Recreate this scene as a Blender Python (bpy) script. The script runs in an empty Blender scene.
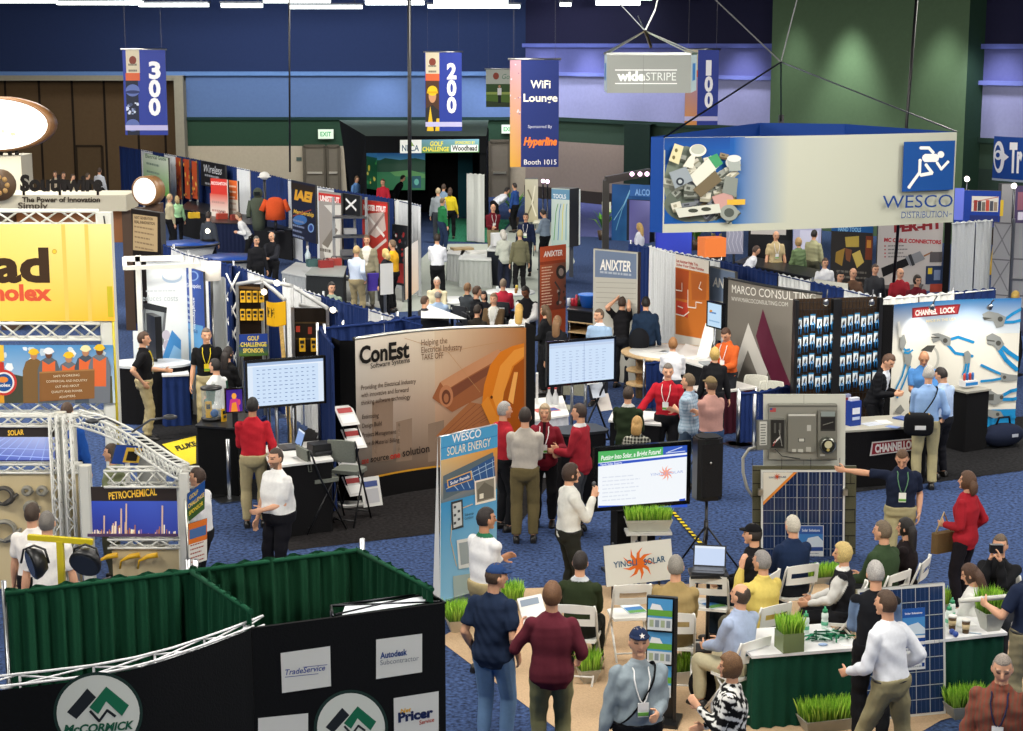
import bpy,math,random
import numpy as np
from mathutils import Vector,Matrix
random.seed(7);RNG=np.random.RandomState(11)
SC=bpy.context.scene;COL=SC.collection
IW,IH,F,HC,HOR=1023.0,731.0,1750.0,6.6,42.0
PITCH=math.atan((IH/2-HOR)/F)
CP,SP=math.cos(PITCH),math.sin(PITCH)
cam=bpy.data.objects.new('camera',bpy.data.cameras.new('camera'));COL.objects.link(cam)
cam.data.sensor_width=36;cam.data.lens=F/IW*36;cam.data.clip_end=400
cam.location=(0,0,HC);cam.rotation_euler=(math.pi/2-PITCH,0,0)
SC.camera=cam
SC.view_settings.view_transform='Standard';SC.view_settings.exposure=.14
SC.cycles.use_denoising=True
SC.cycles.max_bounces=5;SC.cycles.diffuse_bounces=3;SC.cycles.glossy_bounces=2
def ray(px,py):
 u=(px-IW/2)/F;d=(py-IH/2)/F
 return Vector((u,CP-d*SP,-SP-d*CP))
def at(px,py,z=0.0):
 r=ray(px,py);t=(z-HC)/r.z
 return Vector((r.x*t,r.y*t,z))
def atY(px,py,Y):
 r=ray(px,py);t=Y/r.y
 return Vector((r.x*t,Y,HC+r.z*t))
def proj(p):
 x,y,z=p[0],p[1],p[2]-HC
 f=y*CP-z*SP;d=-(y*SP+z*CP)
 return(IW/2+F*x/f,IH/2+F*d/f)
def zat(py,p):
 r=ray(IW/2,py);return HC+r.z*(p[1]/r.y)
def lin(h):
 if not isinstance(h,str):return tuple(h)
 h=h.lstrip('#')
 o=[]
 for i in(0,2,4):
  c=int(h[i:i+2],16)/255
  o.append(c/12.92 if c<=.04045 else((c+.055)/1.055)**2.4)
 return tuple(o)
MATS={}
def material(kind):
 if kind in MATS:return MATS[kind]
 spec=dict(paint=(.55,0,0,0),print=(.5,0,0,0),fabric=(.95,0,.35,60),drape=(.9,0,.12,90),metal=(.32,1,0,0),satin=(.4,0,0,0),
    gloss=(.12,0,0,0),skin=(.55,0,.05,120),hair=(.6,0,.5,160),carpet=(1,0,.5,20),grass=(.7,0,0,0),
    wood=(.5,0,.1,30),wall=(.9,0,.08,8),lamp=(.5,0,0,0),screen=(.25,0,0,0),cell=(.15,0,0,0),cloth=(.95,0,.12,30),lightbox=(.4,0,0,0),light=(.4,0,0,0))[kind]
 m=bpy.data.materials.new(kind);m.use_nodes=True
 nt=m.node_tree;b=nt.nodes['Principled BSDF']
 b.inputs['Roughness'].default_value=spec[0];b.inputs['Metallic'].default_value=spec[1]
 a=nt.nodes.new('ShaderNodeVertexColor');a.layer_name='Col'
 src=a.outputs['Color']
 if kind in('fabric','drape','carpet','hair','wall','cloth','wood'):
  tc=nt.nodes.new('ShaderNodeTexCoord');no=nt.nodes.new('ShaderNodeTexNoise')
  no.inputs['Scale'].default_value=spec[3];no.inputs['Detail'].default_value=4
  nt.links.new(tc.outputs['Object'],no.inputs['Vector'])
  mp=nt.nodes.new('ShaderNodeMapRange')
  amp=dict(carpet=.95,cloth=.06,hair=.55,wall=.05,wood=.3).get(kind,.14)
  mp.inputs['To Min'].default_value=1-amp;mp.inputs['To Max'].default_value=1+amp
  mp.inputs['From Min'].default_value=.25;mp.inputs['From Max'].default_value=.75
  nt.links.new(no.outputs['Fac'],mp.inputs['Value'])
  mx=nt.nodes.new('ShaderNodeMixRGB');mx.blend_type='MULTIPLY';mx.inputs[0].default_value=1
  nt.links.new(src,mx.inputs[1]);nt.links.new(mp.outputs[0],mx.inputs[2]);src=mx.outputs[0]
  bp=nt.nodes.new('ShaderNodeBump');bp.inputs['Strength'].default_value=spec[2];bp.inputs['Distance'].default_value=.01
  nt.links.new(no.outputs['Fac'],bp.inputs['Height']);nt.links.new(bp.outputs[0],b.inputs['Normal'])
 if kind!='screen':nt.links.new(src,b.inputs['Base Color'])
 else:b.inputs['Base Color'].default_value=(.01,.01,.012,1)
 if kind in('fabric','drape','carpet','wall','cloth','print'):b.inputs['Specular IOR Level'].default_value=.2
 if kind=='screen':
  nt.links.new(src,b.inputs['Emission Color']);b.inputs['Emission Strength'].default_value=.95
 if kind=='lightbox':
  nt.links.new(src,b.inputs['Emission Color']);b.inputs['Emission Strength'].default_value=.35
 if kind=='light':
  nt.links.new(src,b.inputs['Emission Color']);b.inputs['Emission Strength'].default_value=1.0
 if kind=='lamp':
  nt.links.new(src,b.inputs['Emission Color']);b.inputs['Emission Strength'].default_value=4.0
 MATS[kind]=m
 return m
def glass_mat():
 if 'glass' in MATS:return MATS['glass']
 m=bpy.data.materials.new('glass');m.use_nodes=True;nt=m.node_tree
 b=nt.nodes['Principled BSDF'];tr=nt.nodes.new('ShaderNodeBsdfTransparent');mx=nt.nodes.new('ShaderNodeMixShader')
 b.inputs['Roughness'].default_value=.05;b.inputs['Base Color'].default_value=(.7,.8,.8,1)
 mx.inputs[0].default_value=.22
 nt.links.new(tr.outputs[0],mx.inputs[1]);nt.links.new(b.outputs[0],mx.inputs[2])
 nt.links.new(mx.outputs[0],nt.nodes['Material Output'].inputs[0]);MATS['glass']=m
 return m
class MB:
 def __init__(s,col='888888',kind='paint',smooth=False):
  s.v=[];s.f=[];s.c=[];s.k=[];s.sm=[]
  s.col=lin(col);s.kind=kind;s.smooth=smooth;s.M=None
 def pt(s,p):
  p=Vector(p)
  if s.M is not None:p=s.M@p
  s.v.append((p.x,p.y,p.z));return len(s.v)-1
 def face(s,idx,col=None,kind=None,smooth=None):
  s.f.append(tuple(idx));s.c.append(s.col if col is None else(col if isinstance(col,list)else lin(col)))
  s.k.append(kind or s.kind);s.sm.append(s.smooth if smooth is None else smooth)
 def poly(s,pts,col=None,kind=None):
  s.face([s.pt(p)for p in pts],col,kind)
 def box(s,c,size,rz=0,col=None,kind=None,rot=None,bev=0):
  c=Vector(c);R=rot if rot is not None else Matrix.Rotation(rz,3,'Z')
  hx,hy,hz=size[0]/2,size[1]/2,size[2]/2
  b=min(bev,hx*.45,hy*.45)
  if b>0:
   out=[(-hx+b,-hy),(hx-b,-hy),(hx,-hy+b),(hx,hy-b),(hx-b,hy),(-hx+b,hy),(-hx,hy-b),(-hx,-hy+b)]
  else:out=[(-hx,-hy),(hx,-hy),(hx,hy),(-hx,hy)]
  n=len(out)
  lo=[s.pt(c+R@Vector((x,y,-hz)))for x,y in out];hi=[s.pt(c+R@Vector((x,y,hz)))for x,y in out]
  s.face(lo[::-1],col,kind,False);s.face(hi,col,kind,False)
  for i in range(n):
   j=(i+1)%n;s.face((lo[i],lo[j],hi[j],hi[i]),col,kind,False)
 def bar(s,a,b,w,h=None,col=None,kind=None,up=(0,0,1)):
  a,b=Vector(a),Vector(b);h=h or w;d=(b-a).normalized();up=Vector(up)
  if abs(d.dot(up))>.98:up=Vector((0,1,0))
  x=d.cross(up).normalized();y=x.cross(d)
  R=[]
  for p in(a,b):R.append([s.pt(p+x*(i*w/2)+y*(j*h/2))for i,j in((-1,-1),(1,-1),(1,1),(-1,1))])
  s.face(R[0][::-1],col,kind,False);s.face(R[1],col,kind,False)
  for i in range(4):
   j=(i+1)%4;s.face((R[0][i],R[0][j],R[1][j],R[1][i]),col,kind,False)
 def tube(s,path,r,n=8,col=None,kind=None,closed=False,sx=1.0,up=(0,0,1)):
  P=[Vector(p)for p in path];m=len(P)
  rr=r if isinstance(r,(list,tuple))else[r]*m
  prev=None;rings=[]
  for i,p in enumerate(P):
   if closed:d=P[(i+1)%m]-P[i-1]
   else:d=P[min(i+1,m-1)]-P[max(i-1,0)]
   d=d.normalized()if d.length>1e-9 else Vector((0,0,1))
   if prev is None:
    u=Vector(up)
    if abs(d.dot(u))>.95:u=Vector((1,0,0))
    x=d.cross(u).normalized()
   else:x=(prev-d*prev.dot(d)).normalized()
   prev=x;y=d.cross(x)
   ri=rr[i];ra,rb=ri if isinstance(ri,tuple)else(ri*sx,ri)
   rings.append([s.pt(p+x*(ra*math.cos(2*math.pi*k/n))+y*(rb*math.sin(2*math.pi*k/n)))for k in range(n)])
  for i in range(m if closed else m-1):
   A,B=rings[i],rings[(i+1)%m]
   for k in range(n):
    j=(k+1)%n;s.face((A[k],A[j],B[j],B[k]),col,kind,True)
  if not closed:
   s.face(rings[0][::-1],col,kind,False);s.face(rings[-1],col,kind,False)
 def loft(s,rings,col=None,kind=None,smooth=True):
  R=[[s.pt(p)for p in r]for r in rings];n=len(R[0])
  for A,B in zip(R,R[1:]):
   for k in range(n):
    j=(k+1)%n;s.face((A[k],A[j],B[j],B[k]),col,kind,smooth)
  s.face(R[0][::-1],col,kind,False);s.face(R[-1],col,kind,False)
 def lathe(s,c,prof,n=16,col=None,kind=None,axis=None):
  c=Vector(c);rings=[]
  R=Matrix.Identity(3)if axis is None else Vector((0,0,1)).rotation_difference(Vector(axis)).to_matrix()
  for r,z in prof:rings.append([c+R@Vector((r*math.cos(2*math.pi*k/n),r*math.sin(2*math.pi*k/n),z))for k in range(n)])
  s.loft(rings,col,kind)
 def ball(s,c,r,n=14,m=9,col=None,kind=None,fn=None,R=None):
  c=Vector(c);r=r if isinstance(r,(tuple,list))else(r,r,r);rings=[]
  R=R or Matrix.Identity(3)
  for i in range(m+1):
   ph=math.pi*(i/m)
   if i==0:ph=.02
   if i==m:ph=math.pi-.02
   ring=[]
   for k in range(n):
    a=2*math.pi*k/n;d=Vector((math.sin(ph)*math.cos(a),math.sin(ph)*math.sin(a),-math.cos(ph)))
    q=Vector((d.x*r[0],d.y*r[1],d.z*r[2]))
    if fn:q=fn(d,q)
    ring.append(c+R@q)
   rings.append(ring)
  s.loft(rings,col,kind)
 def prism(s,poly,O,X,Y,t,col=None,kind=None,side=None):
  O,X,Y=Vector(O),Vector(X),Vector(Y);N=X.cross(Y).normalized()
  fr=[s.pt(O+X*a+Y*b)for a,b in poly];bk=[s.pt(O+X*a+Y*b-N*t)for a,b in poly]
  s.face(fr,col,kind,False);s.face(bk[::-1],side or col,kind,False);n=len(poly)
  for i in range(n):
   j=(i+1)%n;s.face((fr[i],bk[i],bk[j],fr[j]),side or col,kind,False)
 def mesh(s,name):
  me=bpy.data.meshes.new(name);me.from_pydata(s.v,[],s.f)
  kinds=list(dict.fromkeys(s.k))
  for k in kinds:me.materials.append(glass_mat()if k=='glass' else material(k))
  ki={k:i for i,k in enumerate(kinds)}
  me.polygons.foreach_set('material_index',[ki[k]for k in s.k])
  me.polygons.foreach_set('use_smooth',s.sm)
  at_=me.color_attributes.new('Col','FLOAT_COLOR','CORNER');buf=[]
  for f,c in zip(s.f,s.c):
   if isinstance(c,list):
    for q in c:buf+=[q[0],q[1],q[2],1]
   else:buf+=[c[0],c[1],c[2],1]*len(f)
  at_.data.foreach_set('color',buf)
  me.update();return me
 def build(s,name,parent=None,**kw):
  o=bpy.data.objects.new(name,s.mesh(name));COL.objects.link(o)
  if parent is not None:
   o.parent=parent
   if kw.pop('world',True):o.matrix_parent_inverse=parent_world(parent).inverted()
  if kw:tag(o,**kw)
  return o
def parent_world(o):
 M=o.matrix_basis.copy()
 if o.parent:M=parent_world(o.parent)@o.matrix_parent_inverse@M
 return M
def tag(o,label=None,cat=None,group=None,kind=None,**_):
 if label:o['label']=label
 if cat:o['category']=cat
 if group:o['group']=group
 if kind:o['kind']=kind
 return o
def empty(name,loc,rz=0,label=None,cat=None,group=None,kind=None):
 o=bpy.data.objects.new(name,None);COL.objects.link(o);o.empty_display_size=.2
 o.location=Vector(loc);o.rotation_euler=(0,0,rz)
 return tag(o,label,cat,group,kind)
def dup(o,parent=None):
 c=o.copy();COL.objects.link(c)
 if parent is not None:c.parent=parent
 for ch in list(o.children):dup(ch,c)
 return c
TXT={}
def text_tris(string,bold=0.0,shear=0.0,spacing=1.0):
 key=(string,bold,shear,spacing)
 if key in TXT:return TXT[key]
 cu=bpy.data.curves.new('lettering','FONT');cu.body=string;cu.size=1;cu.offset=bold;cu.shear=shear;cu.space_character=spacing
 cu.resolution_u=3
 o=bpy.data.objects.new('lettering',cu);COL.objects.link(o)
 me=o.to_mesh();V=[(v.co.x,v.co.y)for v in me.vertices];T=[tuple(p.vertices)for p in me.polygons]
 o.to_mesh_clear();bpy.data.objects.remove(o);bpy.data.curves.remove(cu)
 if not V:V=[(0,0)]
 xs=[v[0]for v in V];ys=[v[1]for v in V]
 TXT[key]=(V,T,min(xs),max(xs),min(ys),max(ys));return TXT[key]
class Sheet:
 """w x h metres, (u,v) in metres from the lower left; fmap(u,v,off) -> world."""
 def __init__(s,w,h,fmap,strips=1,kind='print',step=.0004):
  s.w,s.h,s.fm,s.n,s.kind,s.step=w,h,fmap,strips,kind,step
  s.b=MB(kind=kind);s.layer=0;s.lock=False
 def up(s):
  if not s.lock:s.layer+=1
  return s.layer*s.step
 def _emit(s,pts,col,off,kind=None,cols=None):
  if s.n<=1:
   idx=[s.b.pt(s.fm(u,v,off))for u,v in pts]
   s.b.face(idx,cols if cols else col,kind or s.kind);return
  for i in range(s.n):
   a,b=s.w*i/s.n,s.w*(i+1)/s.n
   q=clip(clip(pts,0,a,1),0,b,-1)
   if len(q)>=3:s.b.face([s.b.pt(s.fm(u,v,off))for u,v in q],col,kind or s.kind)
 def poly(s,pts,col,kind=None,off=None):
  o=s.up()if off is None else off
  s._emit([(u*s.w,v*s.h)for u,v in pts],lin(col),o,kind)
 def rect(s,u0,v0,u1,v1,col,kind=None):s.poly([(u0,v0),(u1,v0),(u1,v1),(u0,v1)],col,kind)
 def grad(s,u0,v0,u1,v1,bl,br,tr,tl,n=6):
  o=s.up();C=[np.array(lin(c))for c in(bl,br,tr,tl)]
  def cc(a,b):return tuple(C[0]*(1-a)*(1-b)+C[1]*a*(1-b)+C[2]*a*b+C[3]*(1-a)*b)
  N=max(n,s.n)
  for i in range(N):
   for j in range(4):
    a0,a1,b0,b1=i/N,(i+1)/N,j/4,(j+1)/4
    P=[(a0,b0),(a1,b0),(a1,b1),(a0,b1)]
    idx=[s.b.pt(s.fm((u0+(u1-u0)*a)*s.w,(v0+(v1-v0)*b)*s.h,o))for a,b in P]
    s.b.face(idx,[cc(a,b)for a,b in P],s.kind)
 def ell(s,u,v,r,col,rv=None,n=24,kind=None,a0=0,a1=360):
  rv=rv if rv is not None else r;A=[math.radians(a0+(a1-a0)*k/(n if a1-a0>=360 else n-1))for k in range(n)]
  s.poly([(u+r*s.h/s.w*math.cos(a),v+rv*math.sin(a))for a in A],col,kind)
 def line(s,pts,wd,col,kind=None):
  o=s.up()
  for(u0,v0),(u1,v1)in zip(pts,pts[1:]):
   a=Vector((u0*s.w,v0*s.h));b=Vector((u1*s.w,v1*s.h));d=b-a
   if d.length<1e-6:continue
   d.normalize();n=Vector((-d.y,d.x))*(wd*s.h/2);a=a-d*(wd*s.h*.25);b=b+d*(wd*s.h*.25)
   s._emit([tuple(a-n),tuple(b-n),tuple(b+n),tuple(a+n)],lin(col),o,kind)
 def text(s,string,u,v,size,col,al='c',bold=.0,shear=0,wd=None,rot=0,spacing=1.0,kind=None,cap=True):
  """size: letter height as a fraction of h; v: baseline; wd: fit to this fraction of w."""
  V,T,x0,x1,y0,y1=text_tris(string,bold,shear,spacing)
  k=size*s.h/.69;kx=k
  if wd:kx=wd*s.w/max(x1-x0,1e-6)
  off={'l':x0,'c':(x0+x1)/2,'r':x1}[al];o=s.up()
  cr,sr=math.cos(math.radians(rot)),math.sin(math.radians(rot));c=lin(col)
  ids=[]
  for x,y in V:
   a,b=(x-off)*kx,y*k
   ids.append(s.b.pt(s.fm(u*s.w+a*cr-b*sr,v*s.h+a*sr+b*cr,o)))
  for t in T:s.b.face([ids[i]for i in t],c,kind or s.kind)
 def noise(s,u0,v0,u1,v1,cols,n,size,seed=1,asp=1.0):
  r=random.Random(seed)
  for _ in range(n):
   u,v=r.uniform(u0,u1),r.uniform(v0,v1);a=r.uniform(.5,1)*size;k=6
   o=s.up()if _%6==0 else s.layer*s.step+_%6*s.step/7
   pts=[]
   for i in range(k):
    t=2*math.pi*i/k;q=a*r.uniform(.6,1.1)
    pts.append((min(max(u+q*asp*math.cos(t)*s.h/s.w,u0),u1)*s.w,min(max(v+q*math.sin(t),v0),v1)*s.h))
   s._emit(pts,lin(r.choice(cols)),o)
 def lines(s,u0,u1,v1,v0,n,col,th=.4,ragged=.3,seed=3):
  r=random.Random(seed);o=s.up()
  for i in range(n):
   v=v1-(v1-v0)*i/max(n-1,1);h=(v1-v0)/max(n,1)*th;ue=u1-(u1-u0)*r.uniform(0,ragged)
   u=u0
   while u<ue-.01*(u1-u0):
    w=(u1-u0)*r.uniform(.06,.16);e=min(u+w,ue)
    s._emit([(u*s.w,(v-h)*s.h),(e*s.w,(v-h)*s.h),(e*s.w,v*s.h),(u*s.w,v*s.h)],lin(col),o)
    u=e+(u1-u0)*.025
 def build(s,name,parent=None,**kw):return s.b.build(name,parent,**kw)
def clip(pts,ax,val,sg):
 out=[]
 n=len(pts)
 for i in range(n):
  p,q=pts[i],pts[(i+1)%n];ip=(p[ax]-val)*sg>=-1e-9;iq=(q[ax]-val)*sg>=-1e-9
  if ip:out.append(p)
  if ip!=iq:
   t=(val-p[ax])/(q[ax]-p[ax]);out.append((p[0]+t*(q[0]-p[0]),p[1]+t*(q[1]-p[1])))
 return out
def flat(BL,BR,TL):
 BL,BR,TL=Vector(BL),Vector(BR),Vector(TL);X=(BR-BL);w=X.length;X=X/w;Y=TL-BL;h=Y.length;Y=Y/h
 N=X.cross(Y).normalized()
 return w,h,(lambda u,v,o:BL+X*u+Y*v+N*o)
def upright(a,b,z0,z1):
 return flat((a[0],a[1],z0),(b[0],b[1],z0),(a[0],a[1],z1))
def board(parent,name,BL,BR,TL,bg,thick=.03,kind='print',side='333333',skind='paint'):
 """a slab with its printed face; returns the Sheet to draw on (call .build later through fin())."""
 w,h,fm=flat(BL,BR,TL);s=Sheet(w,h,fm,kind=kind)
 P=lambda u,v,o:s.b.pt(fm(u,v,o))
 f=[P(0,0,0),P(w,0,0),P(w,h,0),P(0,h,0)];k=[P(0,0,-thick),P(w,0,-thick),P(w,h,-thick),P(0,h,-thick)]
 s.b.face(f,lin(bg),kind);s.b.face(k[::-1],lin(side),skind)
 for i in range(4):
  j=(i+1)%4;s.b.face((f[i],k[i],k[j],f[j]),lin(side),skind)
 s.parent,s.name=parent,name
 return s
def fin(s):return s.b.build(s.name,s.parent)
JOBS=[]
def ik(A,T,l1,l2,pole):
 A,T,pole=Vector(A),Vector(T),Vector(pole);d=T-A;L=d.length
 if L>(l1+l2)*.999:T=A+d*((l1+l2)*.999/L);d=T-A;L=d.length
 n=d/L;a=(l1*l1-l2*l2+L*L)/(2*L);h=math.sqrt(max(l1*l1-a*a,0))
 p=pole-n*pole.dot(n)
 p=p.normalized()if p.length>1e-6 else Vector((0,1,0))
 return A+n*a+p*h,T
def seg(mb,a,b,ra,rb,n=10,bulge=0,ends=True):
 a,b=Vector(a),Vector(b);P=[];R=[]
 d=(b-a);L=d.length
 if L<1e-5:return
 u=d/L
 if ends:P+=[a-u*ra*.8,a-u*ra*.45];R+=[ra*.45,ra*.85]
 for t in(0,.25,.5,.75,1):P.append(a+d*t);R.append(ra+(rb-ra)*t+bulge*math.sin(math.pi*min(t*1.4,1)))
 if ends:P+=[b+u*rb*.45,b+u*rb*.8];R+=[rb*.85,rb*.45]
 mb.tube(P,R,n)
def ell_ring(c,X,Y,rx,ry,n=20,p=2.4):
 out=[]
 for k in range(n):
  a=2*math.pi*k/n;ca,sa=math.cos(a),math.sin(a)
  out.append(c+X*(rx*math.copysign(abs(ca)**(2/p),ca))+Y*(ry*math.copysign(abs(sa)**(2/p),sa)))
 return out
SKIN=dict(l='d9a483',m='c48d6a',d='7a4c33',p='e3b496')
def person(label,pos,face,h=1.76,top='ffffff',legs='222222',hair='3a2c22',style='short',sleeve='long',pose='stand',
  lh=None,rh=None,lean=0,look=(0,0),w=1.0,female=False,skin='l',lod=1,badge=None,cap=None,belt=None,sleeves=None,
  shoes='1c1a18',feet=None,tuck=True,group=None,vest=None,pattern=None,beard=False,pelvis=None,side=0,twist=0,held=None,curl=.5,collar=None,fat=0,lanyard='e8e8e8',ph=None,lapel=None,back_hair=None):
 S=h/1.76
 root=empty('person',(pos[0],pos[1],0),-math.radians(face),label,'person',group)
 vox={0:.0075,1:.011,2:.019}[lod];nseg=12 if lod<2 else 8
 X,Yv,Z=Vector((1,0,0)),Vector((0,1,0)),Vector((0,0,1))
 sit=pose=='sit'
 P=Vector(pelvis)if pelvis else(Vector((0,0,.545))if sit else Vector((0,0,.955)))
 la,sb=math.radians(lean),math.radians(side)
 t=Vector((math.sin(sb),math.sin(la)*math.cos(sb),math.cos(la)*math.cos(sb))).normalized()
 tw=math.radians(twist)
 fw0=Yv-t*Yv.dot(t)
 fw0=fw0.normalized();rt0=fw0.cross(t)
 rt=rt0*math.cos(tw)+fw0*math.sin(tw)*-1;fw=t.cross(rt)
 sw=.150 if female else.172
 SH=P+t*.448;NB=P+t*.545
 sl,sr_=SH-rt*sw,SH+rt*sw
 hipw=.092
 hl,hr=P-X*hipw-Z*.03,P+X*hipw-Z*.03
 if feet is None:feet=((-.13,.40,.09),(.13,.42,.09))if sit else((-.11,.0,.09),(.11,.03,.09))
 fl,fr=Vector(feet[0]),Vector(feet[1])
 kp=Vector((0,1,.5 if sit else 0.05))
 kl,fl=ik(hl,fl,.43,.42,kp+X*-.12);kr,fr=ik(hr,fr,.43,.42,kp+X*.12)
 HP=dict(down=(.275,.06,.80),pocket=(.225,.05,.93),front=(.10,.33,1.12),chest=(.08,.27,1.27),lap=(.11,.36,.66),hip=(.24,-.02,1.0),
   fold=(-.03,.20,1.21),back=(.05,-.17,.97),table=(.16,.42,.98),belly=(-.02,.235,1.08),mic=(.09,.25,1.42),up=(.15,.12,1.72))
 def hand(spec,sg,dflt):
  spec=spec or dflt
  if isinstance(spec,str):
   q=Vector(HP[spec]);q.x*=sg
   if sit and spec not in('lap',):q.z-=.41
   return q
  return Vector(spec)
 dflt='lap' if sit else 'down'
 LH,RH=hand(lh,-1,dflt),hand(rh,1,dflt)
 pole=-fw*.7-Z*.6
 el,LH=ik(sl,LH,.285,.255,pole-rt*.35);er,RH=ik(sr_,RH,.285,.255,pole+rt*.35)
 yaw,pit=math.radians(look[0]),math.radians(look[1])
 lean_h=la*.35
 hf=(Matrix.Rotation(-yaw,3,'Z')@Vector((fw.x,fw.y,0)).normalized())
 hu=(Z*math.cos(lean_h)+fw*math.sin(lean_h)).normalized()
 hx=hf.cross(hu).normalized();hf=hu.cross(hx).normalized()
 hf2=hf*math.cos(pit)+hu*math.sin(pit);hu2=hu*math.cos(pit)-hf*math.sin(pit)
 hs=.96 if female else 1.0
 HCn=NB+hu*.065+hu2*.098+hf2*.022
 RH3=Matrix((hx,hf2,hu2)).transposed()
 ws=w*(.93 if female else 1)
 b=MB()
 tor=[(-.11,.10,.085),(-.05,.155,.115),(.02,.165+.01*female,.122+fat*.3),(.10,.152-.012*female,.116+fat),(.18,.148-.016*female,.110+fat*.9),(.28,.165,.118+fat*.3),
  (.37,.172,.116),(.44,.160,.10),(.485,.134,.085),(.52,.09,.068),(.56,.056,.056)]
 def torso(mb,extra,lo,hi,n=20,hem=0,grow=0):
  rings=[];qs=[q[0]for q in tor]
  use=sorted(set([q for q in qs if lo<q<hi]+[max(lo,qs[0]),min(hi,qs[-1])]))
  for q in use:
   rx=float(np.interp(q,qs,[v[1]for v in tor]));ry=float(np.interp(q,qs,[v[2]for v in tor]))
   e=extra+(.016*min(max((.08-q)/.1,0),1)if hem else 0)
   c=P+t*q+fw*(.012 if q>.25 else 0)
   m=ws if q<.46 else 1
   blend=min(max((q+.05)/.3,0),1);xx=(X*(1-blend)+rt*blend).normalized();yy=(Yv*(1-blend)+fw*blend);yy=(yy-t*yy.dot(t)).normalized();xx=yy.cross(t)
   rings.append(ell_ring(c,xx,yy,rx*m+e,ry*m+e+(.02 if female and.27<q<.4 else 0),n))
  if hem:
   r0=rings[0];c=sum(r0,Vector())/len(r0)
   rings.insert(0,[c+(p-c)*1.04-t*hem for p in r0])
  mb.loft(rings)
 torso(b,-.010,-1,1)
 seg(b,NB-t*.05,HCn-hu2*.05-hf2*.02,.056,.052,nseg)
 for s_,e_,h_ in((sl,el,LH),(sr_,er,RH)):
  b.ball(s_,.048)
  seg(b,s_,e_,.044*ws**.5,.039,nseg);seg(b,e_,h_,.042,.027,nseg,.006)
 for a_,k_,f_ in((hl,kl,fl),(hr,kr,fr)):
  seg(b,a_,k_,.080*ws**.6,.052,nseg);seg(b,k_,f_,.055,.037,nseg,.012)
 def hfn(d,q):
  x,y,z=q;zz=d.z
  if zz<0:x*=1-.30*zz*zz;y*=1-.10*zz*zz
  if zz<-.2 and d.y>0:y+=.012*(-zz)
  if d.y<-.3 and zz>-.1:y*=1.04
  return Vector((x,y,z))
 b.ball(HCn,(.077*hs,.096*hs,.118*hs),20,14,fn=hfn,R=RH3)
 hp=lambda x,y,z:HCn+RH3@Vector((x*hs,y*hs,z*hs))
 if lod<2:
  b.tube([hp(0,.088,.012),hp(0,.102,-.012),hp(0,.113,-.032),hp(0,.092,-.04)],[.009,.012,.016,.010],8)
  b.ball(hp(0,.07,-.098),(.026,.024,.02),10,7,R=RH3)
  b.ball(hp(0,.085,-.062),(.025,.013,.010),10,7,R=RH3)
  for q in(-1,1):
   b.ball(hp(q*.078,-.004,-.012),(.010,.020,.032),8,7,R=RH3)
   b.ball(hp(q*.033,.084,.022),(.026,.012,.009),8,7,R=RH3)
 def mkhand(e_,wv,sg):
  d=(wv-e_).normalized();inw=(-rt*sg);nrm=(inw-d*inw.dot(d))
  nrm=nrm.normalized()if nrm.length>.1 else fw
  sd=d.cross(nrm).normalized()
  if sd.dot(fw+Z*.3)<0:sd=-sd
  c0=wv+d*.01
  rings=[]
  for q,wd,th in((-.02,.026,.022),(.02,.034,.018),(.06,.041,.016),(.09,.040,.013)):rings.append(ell_ring(c0+d*q,sd,nrm,wd,th,10))
  b.loft(rings)
  if lod==2:
   seg(b,c0+d*.09,c0+d*.13+nrm*.03*curl*2,.026,.02,8);seg(b,c0+d*.03+sd*.03,c0+d*.08+sd*.045+nrm*.02,.013,.011,8);return c0+d*.08+nrm*.03
  for i,(off,L)in enumerate(((.030,.072),(.010,.080),(-.011,.074),(-.031,.058))):
   p0=c0+d*.085+sd*off;dirv=d.copy();pts=[p0-d*.02,p0]
   for j,fr_ in enumerate((.45,.3,.25)):
    ang=curl*(.5+.25*j)+.1*i*curl
    dirv=(dirv*math.cos(ang)+nrm*math.sin(ang)).normalized();dirv=dirv
    pts.append(pts[-1]+dirv*L*fr_)
   b.tube(pts,[.0095,.0098,.009,.0085,.0075],8)
  p0=c0+d*.02+sd*.028
  b.tube([p0,p0+(d*.6+sd*.7+nrm*.3).normalized()*.04,p0+(d*.6+sd*.7+nrm*.3).normalized()*.04+(d*.85+sd*.25+nrm*.5).normalized()*.055],[.0135,.0118,.0095],8)
  return c0+d*.08+nrm*.03
 gl=mkhand(el,LH,-1);gr=mkhand(er,RH,1)
 sk=np.array(lin(SKIN[skin]))*RNG.uniform(.93,1.07)
 Hn=np.array(HCn);Rm=np.array([list(r)for r in RH3]);hcol=np.array(lin(hair))
 def skin_cols(V):
  q=(V-Hn)@Rm/hs;c=np.tile(sk,(len(V),1))
  head=(np.abs(q[:,2])<.14)&(np.linalg.norm(q,axis=1)<.17)
  fr_=head&(q[:,1]>.045)
  ex=np.abs(q[:,0])
  def blend(mask,col,k):
   c[mask]=c[mask]*(1-k)+np.array(col)*k
  blend(fr_&(np.abs(ex-.033)<.016)&(np.abs(q[:,2]-.002)<.0075),(.03,.02,.015),.85)
  blend(fr_&(np.abs(ex-.035)<.024)&(np.abs(q[:,2]-.024)<.006),hcol*.6,.7)
  blend(fr_&(ex<.026)&(np.abs(q[:,2]+.062)<.009),(.35,.10,.08)if female else(.33,.13,.1),.75)
  blend(fr_&(ex<.04)&(np.abs(q[:,2]-.045)>.0)&(q[:,2]<-.015)&(q[:,2]>-.045),(.6,.25,.18),.15)
  if beard:blend(head&(q[:,1]>.01)&(q[:,2]<-.045)&~((ex<.022)&(np.abs(q[:,2]+.062)<.008)),hcol,.75)
  return c
 job(b,'body',root,vox,'skin',skin_cols,S,smooth=2 if lod<2 else 1)
 m=MB();ex=.013
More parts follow.
